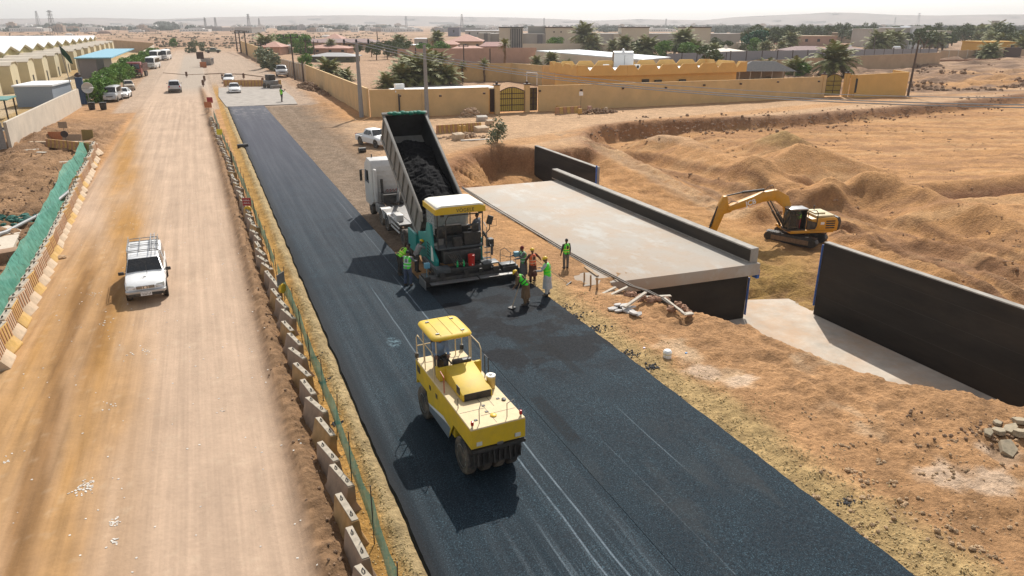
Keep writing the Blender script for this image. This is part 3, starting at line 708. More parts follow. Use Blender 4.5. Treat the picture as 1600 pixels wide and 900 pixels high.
crumbs('spoil_rubble', pts, 'dark brown rubble strewn over the waste land at the upper right', berm_m)
pts = []
for k in range(230):
    px = 930 + 640 * rnd.random(); p_ = at(px, float(np.interp(px, [930, 1000, 1200, 1380, 1570], [200, 194, 184, 172, 152])) + rnd.uniform(-1, 14), 0 if k % 2 else -1); pts.append((p_.x, p_.y - 1, 2, .8, rnd.uniform(.08, .26)))
crumbs('bank_clods', pts, 'clods of earth fallen along the raw bank of the excavation', berm_m)
pts = []
for k in range(330):
    px = rnd.uniform(940, 1620); py = 215 + 230 * rnd.random() ** 1.3
    if py > 258 + (px - 862) * .364 and px < 1180 or py > 372 + (px - 1290) * .33: continue
    p_ = at(px, py, -2.8); pts.append((p_.x, p_.y, 3, .9, rnd.uniform(.03, .13)))
A_ = np.array([p_[:2] for p_ in pts]); L3 = []; q = MB(); Z_ = hgt(A_[:, 0], A_[:, 1])
for (cx, cy, n, s, r), z_ in zip(pts, Z_):
    for k in range(n): x_, y_ = cx + rnd.gauss(0, .12), cy + rnd.gauss(0, .12); q.rock((x_, y_, z_ + r * .2), r * rnd.uniform(.4, 1.2), rnd.randrange(999))
tag(q.build('earth_clods', mat('dug_clods', (.36, .22, .125), .95, var=.4, scale=4), smooth=False), 'small clods of dug earth scattered through the excavation', 'clods', kind='stuff')
gravel_m = mat('yellow_gravel', (.50, .37, .18), .95, var=.4, scale=9)
pts = []
for k in range(900):
    y_ = 8 + 20 * rnd.random() ** 1.5
    pts.append((13.85 + abs(rnd.gauss(0, 1.0)), y_, 3, .12, .028))
for k in range(500):
    y_ = 12 + 22 * rnd.random() ** 1.6
    pts.append((rnd.uniform(2.35, 3.1), y_, 3, .10, .024))
crumbs('gravel', pts, 'yellow gravel shed along both edges of the asphalt', gravel_m)
q = MB()
for px, py, n, s in [(131, 762, 60, .13), (178, 815, 22, .08), (178, 845, 14, .06), (147, 460, 12, .2), (230, 548, 10, .1), (205, 552, 6, .1), (173, 632, 8, .15), (165, 505, 8, .12), (12, 718, 8, .08), (468, 700, 3, .05), (345, 640, 4, .05)]:
    c_ = at(px, py)
    for k in range(n):
        x_, y_ = c_.x + rnd.gauss(0, s), c_.y + rnd.gauss(0, s * 1.3)
        q.box((x_, y_, .0), (rnd.uniform(.02, .07), rnd.uniform(.02, .06), .015), Matrix.Rotation(rnd.uniform(0, 3), 3, 'Z') @ Matrix.Rotation(rnd.uniform(-.4, .4), 3, 'X'))
for k in range(260):
    x_, y_ = rnd.uniform(-8, 1.2), 9 + 50 * rnd.random() ** 1.4
    q.box((x_, y_, .0), (rnd.uniform(.02, .06), rnd.uniform(.02, .06), .015), rnd.uniform(0, 3))
_v = np.array(q.v); _c = _v.reshape(-1, 8, 3).mean(1); _z = np.repeat(hgt(_c[:, 0], _c[:, 1]), 8) + .012; q.v = [tuple(p) for p in np.column_stack([_v[:, 0], _v[:, 1], _v[:, 2] + _z])]
tag(q.build('litter', mat('pale_scraps', (.62, .58, .52), .8, var=.2), smooth=False), 'pale scraps of broken plaster and paper on the dirt road', 'litter', kind='stuff')

# ---------------- underpass box with its wing walls ----------------
waterproof = mat('black_bitumen_coating', (.018, .016, .014), .7, var=.6, scale=.5, dust=.6, dustcol=(.065, .046, .03), spec=.3, stretch=(1, .35, 1.6), bump=.3)
conc_deck = bpy.data.materials.new('new_concrete_deck'); conc_deck.use_nodes = True
x = NX(conc_deck); b = x.N['Principled BSDF']; b.inputs['Roughness'].default_value = .85
P = x.N.new('ShaderNodeTexCoord').outputs['Object']
c_ = x.mix(x.mr(x.noise(P, .22, 6, .62), .38, .62), (.42, .33, .25), (.40, .36, .31))
c_ = x.mix(x.mr(x.noise(P, .55, 6, .7, (1, .5, 1)), .50, .66, 0, .85), c_, (.46, .44, .40))
c_ = x.mix(x.mr(x.noise(P, 3, 6, .75), .52, .72, 0, .5), c_, (.36, .27, .19))
c_ = x.mix(x.mr(x.noise(P, 20, 3, .7), .6, .75, 0, .35), c_, (.28, .24, .2))
x.L.new(c_, b.inputs['Base Color'])
cul = thing('box_culvert', 'concrete box culvert with a bare pale deck beside the new asphalt', 'culvert', (0, 0, 0))
q = MB(); q.prism([(15.3, 28.95), (26.55, 28.35), (26.45, 52.2), (17.5, 52.4), (17.0, 40)], -.76, -.10, 'Z')
q.build('deck', conc_deck, cul, bevel=.02)
q = MB(); q.prism([(26.0, 28.55), (26.5, 28.55), (26.5, 53.0), (26.0, 53.0)], -.098, .72, 'Z'); 
pm = mat('grey_parapet_concrete', (.36, .33, .29), .85, var=.25, scale=1.5, dust=.4, dustcol=(.15, .13, .11))
par = q.build('parapet', pm, cul, bevel=.015)
q = MB(); q.bx(25.985, 25.997, 28.6, 52.95, .0, .64); q.build('waterproof_coating', waterproof, par)
q = MB()
q.prism([(15.5, 29.25), (26.35, 28.95), (26.35, 29.6), (15.5, 29.6)], -3.7, -.764, 'Z')
q.bx(26.0, 26.35, 29.65, 52.0, -3.7, -.764); q.bx(17.0, 17.3, 29.65, 52.0, -3.7, -.764); q.bx(17.3, 26.0, 51.7, 52.0, -3.7, -.764)
q.build('side_wall', waterproof, cul)
blue_m = mat('blue_protection_board', (.03, .12, .42), .6, var=.2, dust=.2)
q = MB(); q.box((26.42, 28.93, -2.2), (.05, .12, 2.2)); q.box((26.55, 28.6, -.75), (.18, .35, .5)); q.build('blue_board', blue_m, cul)
def wing(y0, y1, xw, top0, top1, label, blue_at, endface=False):
    w = thing('wing_wall', label, 'retaining wall', (xw, y0, 0))
    q = MB(); L_ = y1 - y0
    q.add([(.0, 0, -3.7), (.35, 0, -3.7), (.35, 0, top0), (0, 0, top0), (0, L_, -3.7), (.35, L_, -3.7), (.35, L_, top1), (0, L_, top1)], [(0, 1, 2, 3), (4, 7, 6, 5), (0, 3, 7, 4), (1, 5, 6, 2), (3, 2, 6, 7), (0, 4, 5, 1)])
    q.build('wall', pm, w, bevel=.01)
    q = MB(); q.add([(-.012, .03, -3.6), (-.003, .03, -3.6), (-.003, .03, top0 - .06), (-.012, .03, top0 - .06), (-.012, L_ - .03, -3.6), (-.003, L_ - .03, -3.6), (-.003, L_ - .03, top1 - .06), (-.012, L_ - .03, top1 - .06)], [(0, 1, 2, 3), (4, 7, 6, 5), (0, 3, 7, 4), (1, 5, 6, 2), (3, 2, 6, 7), (0, 4, 5, 1)])
    wc = q.build('waterproof_coating', waterproof, w)
    for z_ in (-2.3, -1.1, -.05): q = MB(); q.bx(-.016, -.0125, .1, L_ - .1, z_, z_ + .018); q.build('lap_joint', mat('lap_edge', (.035, .030, .026), .8), wc, smooth=False)
    q = MB(); yb = L_ if blue_at > 0 else 0
    q.box((.0, yb + .04 * blue_at, -1.2), (.14, .05, 3.6)); q.build('blue_board', blue_m, w)
wing(6, 27.9, 30.45, .95, .77, 'long black-coated retaining wall with pale top nearest the photographer', 1)
fw_ = 30.45
wing(53.4, 66.2, fw_, .45, .45, 'short black-coated retaining wall behind the far end of the culvert deck', -1)
q = MB(); q.prism([(19.5, 17.5), (22, 12), (26, 9), (30.9, 6), (30.9, 30.3), (28.2, 31.2), (26.3, 31.8), (26.3, 29.7), (19.5, 29.2)], -3.66, -3.50, 'Z')
blind = mat('blinding_concrete', (.50, .43, .35), .9, var=.2, scale=.8, dust=.95, dustcol=(.50, .32, .19), bump=.3)
tag(q.build('underpass_floor', blind, bevel=.01), kind='structure')
# ---------------- barriers, netting and stakes along the works ----------------
bar_top = mat('white_barrier_top', (.42, .36, .28), .88, var=.35, scale=3)
bar_side = mat('sandy_barrier_concrete', (.50, .38, .26), .88, var=.22, scale=2.5, dust=.3)
bar_yel = mat('ochre_barrier_paint', (.50, .30, .075), .8, var=.25, scale=4, dust=.35)
bar_red = mat('faded_rust_barrier_paint', (.42, .21, .10), .8, var=.25, scale=4, dust=.4)
net_m = bpy.data.materials.new('green_netting'); net_m.use_nodes = True
x = NX(net_m); b = x.N['Principled BSDF']; b.inputs['Roughness'].default_value = .8
P = x.N.new('ShaderNodeTexCoord').outputs['Object']
x.L.new(x.mix(x.mr(x.noise(P, 2.2, 5, .6), .3, .7), (.05, .24, .17), (.13, .40, .31)), b.inputs['Base Color'])
x.L.new(x.mr(x.noise(P, 3.5, 5, .7), .25, .5, .42, .80), b.inputs['Alpha'])
b.inputs['Transmission Weight'].default_value = 0
def jersey(length, yel, ribs=False):
    """one barrier unit along Y; profile in (x, z)"""
    pr = [(-.30, 0), (.30, 0), (.30, .07), (.135, .36), (.085, .84), (-.085, .84), (-.135, .36), (-.30, .07)]
    t = thing('jersey_barrier', 'x', 'barrier')
    q = MB(); q.prism(pr, -length / 2, length / 2, 'Y'); q.build('body', yel, t, bevel=.018)
    q = MB(); q.bx(-.075, .075, -length / 2 + .03, length / 2 - .02, .843, .862)
    q.build('cap', bar_top, t, bevel=.004)
    for s in (-1, 1):
        q = MB(); q.tube([(0, s * length * .28 - .07, .86), (0, s * length * .28 - .05, .92), (0, s * length * .28 + .05, .92), (0, s * length * .28 + .07, .86)], .014, 5)
        q.build('lifting_loop', dark_steel, t)
    if ribs:
        q = MB()
        for k in range(5):
            yy = -length / 2 + length * (k + .5) / 5
            q.add([(.148, yy - .04, .37), (.148, yy + .04, .37), (.098, yy + .04, .82), (.098, yy - .04, .82), (.12, yy - .04, .36), (.12, yy + .04, .36), (.07, yy + .04, .82), (.07, yy - .04, .82)], [(0, 1, 2, 3), (4, 7, 6, 5), (0, 4, 5, 1), (3, 2, 6, 7), (0, 3, 7, 4), (1, 5, 6, 2)])
        q.build('painted_stripe', bar_red, t)
    return t
# left row: from the near edge of the view to the corner of the spoil heap
LB = [(-7.95, 22), (-8.64, 31), (-9.06, 44.4), (-9.75, 62), (-10.45, 81.5)]
def lerp_line(P, y): return float(np.interp(y, [p[1] for p in P], [p[0] for p in P]))
jl = jersey(1.22, bar_side, True); jy = jersey(1.22, bar_yel, True)
y = 29.6; i = 0; src = {0: jl, 1: jy}; used = set()
while y < 81.4:
    kind = 1 if (i % 5 in (1,) and y < 60) or i % 7 == 3 else 0
    lab = ('ochre yellow barrier unit standing in the pale row beside the dirt road' if kind else 'sandy barrier unit with rust stripes in the row below the wide green net')
    x_ = lerp_line(LB, y); rz = math.atan2(-(lerp_line(LB, y + .7) - lerp_line(LB, y - .7)), 1.4) + rnd.gauss(0, .05) - .10
    z_ = hz(x_, y) - .02
    x_ += .12
    if kind not in used:
        o = src[kind]; used.add(kind); o.scale = (1.6, 1, 1.22); o.location = (x_, y, z_); o.rotation_euler = (0, 0, rz); o['label'] = lab; o['group'] = 'barriers on the left of the dirt road'
    else: copy_thing(src[kind], (x_, y, z_), rz, lab, 'barriers on the left of the dirt road')
    y += 1.40; i += 1
RB = [(2.02, 12.2), (2.08, 19), (2.04, 27), (1.84, 40), (1.75, 50), (1.25, 75), (.75, 100)]
bar_dull = mat('dusty_brown_concrete', (.27, .19, .13), .9, var=.25, scale=2.5, dust=.3, dustcol=(.40, .28, .18))  # dull brown, base also lowered to carry shade on the left faces
bar_or = mat('ochre_brown_barrier', (.36, .21, .075), .85, var=.3, scale=3, dust=.4)
jr = jersey(1.34, bar_dull); jo = jersey(1.34, bar_or); src = {0: jr, 1: jo}; used = set(); y = 12.5; i = 0
while y < 103:
    kind = 1 if i % 3 == 2 else 0
    lab = 'ochre barrier unit in the tilted row beside the asphalt' if kind else 'grey-brown barrier unit in the tilted row beside the asphalt'
    x_ = lerp_line(RB, y) - .12 + rnd.gauss(0, .03); rz = -.02 + rnd.choice([.20, .24, .16, .3]) + rnd.gauss(0, .03)
    z_ = hz(x_ + .5, y) - .12
    loc = (x_, y, z_)
    if kind not in used: o = src[kind]; used.add(kind); o.scale = (1.15, 1, 1.05); o.location = loc; o['label'] = lab; o['group'] = 'barriers between dirt road and asphalt'
    else: o = copy_thing(src[kind], loc, rz, lab, 'barriers between dirt road and asphalt')
    o.rotation_euler = (rnd.gauss(0, .035), rnd.gauss(.05, .06), rz)
    y += 1.38 + (.0 if y < 50 else .25); i += 1
# stakes and netting
def net_fence(name, line, y0, y1, step, h0, h1, lean, label, labp, sag, gaps=()):
    ys_ = [y0 + step * k for k in range(int((y1 - y0) / step) + 1)]
    pts = []
    for y_ in ys_:
        x_ = lerp_line(line, y_); pts.append((x_ + rnd.gauss(0, .03), y_, hz(x_, y_)))
    vs, fs = [], []; per = 8; nr = 5
    cols = []
    for i in range(len(pts) - 1):
        for k in range(per):
            t = k / per; p = [pts[i][j] * (1 - t) + pts[i + 1][j] * t for j in range(3)]
            cols.append((p, math.sin(math.pi * t)))
    cols.append((pts[-1], 0))
    for c_, (p, s_) in enumerate(cols):
        hh_ = h1 - sag * s_ * (.6 + .8 * float(vn(p[1] * .4, 3.3, 1))) ; lo = h0 + .05 * float(vn(p[1] * 1.3, 7.7, 2))
        for r_ in range(nr):
            u = r_ / (nr - 1); z_ = lo + (hh_ - lo) * u
            vs.append((p[0] + lean * z_ + .05 * (float(vn(p[1] * 1.1, u * 2.3, 3)) - .5) - .12 * s_ * u * (1 - u), p[1], p[2] + z_))
    n = len(cols)
    for i in range(n - 1):
        if any(a < cols[i][0][1] < b_ for a, b_ in gaps): continue
        for r_ in range(nr - 1): fs.append((i * nr + r_, (i + 1) * nr + r_, (i + 1) * nr + r_ + 1, i * nr + r_ + 1))
    q = MB(); q.add(vs, fs); o = q.build(name, net_m, smooth=True, angle=180); tag(o, label, 'netting')
    for i, p in enumerate(pts):
        q = MB(); hh_ = h1 + rnd.uniform(.12, .45)
        q.tube([(0, 0, -.1), (lean * hh_ + rnd.gauss(0, .04), rnd.gauss(0, .05), hh_)], .016, 5)
        s = q.build('steel_stake', dark_steel, loc=p); tag(s, labp, 'stake', labp.split(' ', 1)[1] if 0 else ('stakes of ' + label.split(' ', 1)[1]))
net_fence('green_netting', [(-8.55, 25), (-9.22, 31), (-9.65, 44.4), (-10.3, 62), (-11.0, 82)], 28.5, 82, 3.1, 0.0, 1.22, -.34, 'wide green netting hung behind the left barrier row', 'rusty stake holding up the wide green netting left of the dirt road', .06)
net_fence('green_netting', [(2.40, 12.2), (2.42, 19), (2.36, 27), (2.12, 40), (2.05, 50), (1.55, 75), (1.0, 104)], 12.0, 103, 2.6, .42, 1.36, .03, 'narrow green netting strung along the barriers beside the asphalt', 'thin dark stake rising from the narrow netting beside the asphalt', .16, gaps=((34.6, 36.0), (84, 90)))
# rust-and-yellow barrier and low wall at the corner of the left heap
def striped_panel(loc, rz, n, label, h=.8, w=.24, mats_=None):
    t = thing('striped_barrier', label, 'barrier', loc, rz)
    for k in range(n):
        q = MB(); q.prism([(-.26, 0), (.26, 0), (.1, h * .45), (.08, h), (-.08, h), (-.1, h * .45)], k * w, (k + 1) * w - .03, 'X' if 0 else 'X')
        q.build('segment', bar_yel if k % 2 else bar_red, t, bevel=.01)
    return t
a_ = at(76, 236); b_ = at(150, 244)
striped_panel((a_.x, a_.y, hz(a_.x, a_.y)), math.atan2(b_.y - a_.y, b_.x - a_.x), 22, 'rust and yellow striped barrier across the corner by the green netting', w=(b_ - a_).length / 22)
a_ = at(682, 208); b_ = at(752, 203)
striped_panel((a_.x, a_.y, hz(a_.x, a_.y)), math.atan2(b_.y - a_.y, b_.x - a_.x), 20, 'orange striped barrier on the sand left of the green shrub', h=1.0, w=(b_ - a_).length / 20)
a_ = at(868, 178); 
striped_panel((a_.x, a_.y, hz(a_.x, a_.y)), .1, 7, 'broken yellow striped barrier heap below the compound wall', h=1.0, w=.62)
a_ = at(350, 134); b_ = at(440, 134)
striped_panel((a_.x, a_.y, -.1), math.atan2(b_.y - a_.y, b_.x - a_.x), 34, 'long tan barrier closing the new asphalt at its far end', h=1.25, w=(b_ - a_).length / 34)
# ---------------- vehicles ----------------
def wheel(parent, c, r, w, rimm=None, n=22, dual=False, rimr=.58, name='wheel'):
    """axis along X; outer side = sign of c.x"""
    s = 1 if c[0] >= 0 else -1
    q = MB(); q.lathe([(r * .60, -w / 2), (r * .93, -w / 2), (r, -w / 2 + w * .14), (r, w / 2 - w * .14), (r * .93, w / 2), (r * .60, w / 2)], c, 'X', n)
    o = q.build(name, rubber, parent, angle=30)
    q = MB(); q.lathe([(r * rimr + .015, -w * .42), (r * rimr + .02, w * .50 * 1.0), (r * rimr - .03, w * .50), (r * rimr * .8, w * .22), (r * .25, w * .20), (r * .22, w * .40), (.01, w * .42)] if s > 0 else
                      [(r * rimr + .015, w * .42), (r * rimr + .02, -w * .50), (r * rimr - .03, -w * .50), (r * rimr * .8, -w * .22), (r * .25, -w * .20), (r * .22, -w * .40), (.01, -w * .42)], c, 'X', n)
    q.build('rim', rimm or silver_paint, o, angle=30)
    return o
def hull_ring(y, zb, zm, zt, wb, wm, wt, crown=.04, zu=None):
    """closed section: bottom, widest waist, shoulder, crowned top"""
    zu = zt if zu is None else zu
    h = [(wb * .92, zb), (wb, zb + .06), (wm, zm), (wm * .985, zm + (zu - zm) * .55 if False else zm + .01), (wt + .02, zt - .035), (wt - .06, zt), (wt * .45, zt + crown)]
    return [(x_, y, z_) for x_, z_ in h] + [(-x_, y, z_) for x_, z_ in h[::-1]]
def car(name, label, cat, paint, kind, loc, rz, group=None, scale=1.0):
    """stations along Y (front = -Y)"""
    D = dict(
        sedan=dict(L=4.6, W=.88, st=[(-2.3, .34, .52, .60, .76, .60), (-2.15, .24, .60, .72, .86, .70), (-1.3, .22, .68, .88, .88, .78), (-.95, .22, .70, .94, .88, .78), (-.25, .22, .72, 1.40, .88, .60), (.75, .22, .74, 1.44, .88, .60), (1.45, .22, .76, 1.06, .88, .74), (2.05, .26, .74, 1.00, .86, .74), (2.3, .36, .62, .82, .78, .66)],
                   glass=[(-.88, .98, -.30, 1.36, .74, .58), (1.38, 1.08, .82, 1.40, .70, .57)], side=[(-.62, .98), (-.2, 1.34), (.7, 1.37), (1.12, 1.02)], wh=.32, wy=(-1.42, 1.38)),
        suv=dict(L=4.8, W=.94, st=[(-2.4, .45, .70, .80, .84, .70), (-2.25, .32, .80, .98, .92, .80), (-1.3, .30, .86, 1.10, .94, .84), (-1.0, .30, .88, 1.16, .94, .84), (-.35, .30, .90, 1.72, .94, .68), (1.5, .30, .92, 1.76, .94, .68), (2.1, .30, .92, 1.68, .92, .66), (2.38, .40, .90, 1.05, .88, .74)],
                 glass=[(-.95, 1.20, -.42, 1.66, .80, .64), (2.36, 1.12, 2.14, 1.62, .72, .62)], side=[(-.72, 1.18), (-.3, 1.62), (1.5, 1.66), (1.9, 1.2)], wh=.38, wy=(-1.5, 1.45)),
        van=dict(L=4.7, W=.87, st=[(-2.35, .40, .70, .85, .80, .66), (-2.2, .30, .85, 1.08, .86, .76), (-1.75, .28, .92, 1.24, .87, .78), (-1.05, .28, .96, 1.90, .87, .70), (1.9, .28, .98, 1.98, .87, .72), (2.28, .30, .98, 1.90, .85, .70), (2.35, .40, .95, 1.1, .82, .72)],
                 glass=[(-1.72, 1.28, -1.12, 1.84, .78, .66), (2.36, 1.18, 2.30, 1.82, .72, .66)], side=[(-1.3, 1.25), (-.98, 1.80), (2.0, 1.86), (2.0, 1.28)], wh=.33, wy=(-1.55, 1.35)),
        minibus=dict(L=7.0, W=1.04, st=[(-3.5, .45, .9, 1.1, .98, .84), (-3.42, .36, 1.0, 1.45, 1.02, .92), (-3.1, .34, 1.1, 2.50, 1.04, .88), (-2.6, .34, 1.1, 2.64, 1.04, .88), (3.2, .34, 1.1, 2.66, 1.04, .88), (3.5, .40, 1.1, 2.50, 1.02, .86)],
                     glass=[(-3.44, 1.45, -3.16, 2.35, .92, .86), (3.52, 1.5, 3.51, 2.2, .8, .78)], side=[(-2.9, 1.40), (-2.8, 2.25), (3.2, 2.28), (3.2, 1.40)], wh=.39, wy=(-2.3, 2.1)),
        pickup=dict(L=5.2, W=.92, st=[(-2.6, .48, .74, .86, .84, .72), (-2.45, .36, .84, 1.02, .91, .80), (-1.5, .34, .90, 1.12, .92, .82), (-1.2, .34, .90, 1.17, .92, .82), (-.55, .34, .92, 1.72, .92, .66), (.70, .34, .92, 1.75, .92, .66), (1.02, .34, .92, 1.12, .92, .84), (1.06, .34, .92, 1.02, .92, .90), (2.55, .38, .92, 1.02, .91, .90)],
                    glass=[(-1.14, 1.20, -.62, 1.66, .80, .62), (.98, 1.20, .76, 1.66, .76, .62)], side=[(-.88, 1.2), (-.48, 1.63), (.62, 1.66), (.80, 1.22)], wh=.39, wy=(-1.62, 1.55)))[kind]
    t = thing(name, label, cat, loc, rz, group, scale)
    rs = []
    for (y, zb, zm, zt, wm, wt) in D['st']: rs.append(hull_ring(y, zb, zm, zt, wm * .96, wm, wt))
    q = MB(); q.rings(rs); body = q.build('body', paint, t, angle=40)
    names = ['windscreen', 'rear_window']
    for i, (y0, z0, y1, z1, w0, w1) in enumerate(D['glass']):
        o_ = -.03 if i == 0 else .03
        q = MB(); q.add([(-w0, y0 + o_, z0 + .065), (w0, y0 + o_, z0 + .065), (w1, y1 + o_, z1 + .07), (-w1, y1 + o_, z1 + .07), (-w0, y0 - o_, z0 - .03), (w0, y0 - o_, z0 - .03), (w1, y1 - o_, z1 - .03), (-w1, y1 - o_, z1 - .03)], [(0, 1, 2, 3), (4, 7, 6, 5), (0, 4, 5, 1), (1, 5, 6, 2), (2, 6, 7, 3), (3, 7, 4, 0)])
        q.build(names[i], glass, t)
    Y_ = [s[0] for s in D['st']]
    def hw(y, z):
        zm = np.interp(y, Y_, [s[2] for s in D['st']]); zt = np.interp(y, Y_, [s[3] for s in D['st']]) - .035; wm = np.interp(y, Y_, [s[4] for s in D['st']]); wt = np.interp(y, Y_, [s[5] for s in D['st']]) + .02
        return float(wm + (wt - wm) * (z - zm) / max(zt - zm, .05))
    sd_ = D['side']
    for s in (-1, 1):
        # long side glazing cut into three panes by pillars
        y0, y1 = sd_[0][0], sd_[-1][0]; n = 3 if kind in ('van', 'minibus', 'suv') else 2
        def ztop(y): return float(np.interp(y, [sd_[0][0], sd_[1][0], sd_[2][0], sd_[3][0] + 1e-4], [sd_[0][1] + .05, sd_[1][1], sd_[2][1], (sd_[3][1] + .1) if sd_[3][0] > sd_[2][0] else sd_[2][1]]))
        for k in range(n):
            a = y0 + (y1 - y0) * k / n + .03; b_ = y0 + (y1 - y0) * (k + 1) / n - .03; zl = sd_[0][1]
            P4 = [(a, zl), (b_, zl), (b_, ztop(b_)), ((a + b_) / 2, ztop((a + b_) / 2)), (a, ztop(a))]
            o_ = .012
            vs = [(s * (hw(*p) + o_), p[0], p[1]) for p in P4] + [(s * (hw(*p) - .03), p[0], p[1]) for p in P4]
            q = MB(); q.add(vs, [(0, 1, 2, 3, 4), (9, 8, 7, 6, 5)] + [(i, (i + 1) % 5, 5 + (i + 1) % 5, 5 + i) for i in range(5)]); q.build('side_window', glass, t)
        yf = D['st'][1][0]; zf = D['st'][1][2]; wf = D['st'][1][4]
        q = MB(); q.box((s * wf * .74, yf - .05, zf + .03), (.32, .16, .16)); q.build('headlight', lamp_glass, t, bevel=.03)
        yr = D['st'][-1][0]; q = MB(); q.box((s * (D['st'][-1][4] - .13), yr + .0, D['st'][-1][2] + .04), (.18, .08, .24)); q.build('tail_light', red_lens, t, bevel=.01)
        q = MB(); q.box((s * (D['W'] + .10), sd_[0][0] - .05, sd_[0][1] + .05), (.18, .08, .14)); q.build('mirror', paint, t, bevel=.02)
        for wy in D['wy']:
            wheel(t, (s * (D['W'] - .10), wy, D['wh']), D['wh'], .22)
            q = MB(); q.lathe([(D['wh'] + .09, -.012), (D['wh'] + .09, .012), (.02, .012), (.02, -.012)], (s * (D['W'] - .012), wy, D['wh'] + .03), 'X', 20); q.build('wheel_arch', black_plastic, t)
    y0 = D['st'][0][0]; z0 = D['st'][0][2]
    q = MB(); q.box((0, y0 - .0, z0 + .06), (D['W'] * .95, .06, .13)); q.build('grille', black_plastic, t, bevel=.01)
    q = MB(); q.box((0, y0 + .06, D['st'][0][1] + .05), (D['W'] * 1.7, .22, .16)); q.build('bumper', paint if kind != 'minibus' else black_plastic, t, bevel=.03)
    q = MB(); q.box((0, y0 - .07, D['st'][0][1] + .05), (.42, .02, .12)); q.build('licence_plate', white_paint, t)
    q = MB(); q.box((0, D['st'][-1][0] + .02, D['st'][-1][1] + .08), (D['W'] * 1.7, .12, .16)); q.build('rear_bumper', black_plastic if kind in ('pickup', 'suv') else paint, t, bevel=.02)
    if kind == 'pickup':
        q = MB(); q.bx(-.78, .78, 1.12, 2.5, 1.03, 1.075); q.build('load_bed', black_plastic, t)
    if kind == 'suv':
        for s in (-1, 1): q = MB(); q.tube([(s * .6, -.1, 1.80), (s * .6, 0, 1.84), (s * .6, 1.7, 1.84), (s * .6, 1.8, 1.80)], .02, 5); q.build('roof_rail', black_plastic, t)
    return t

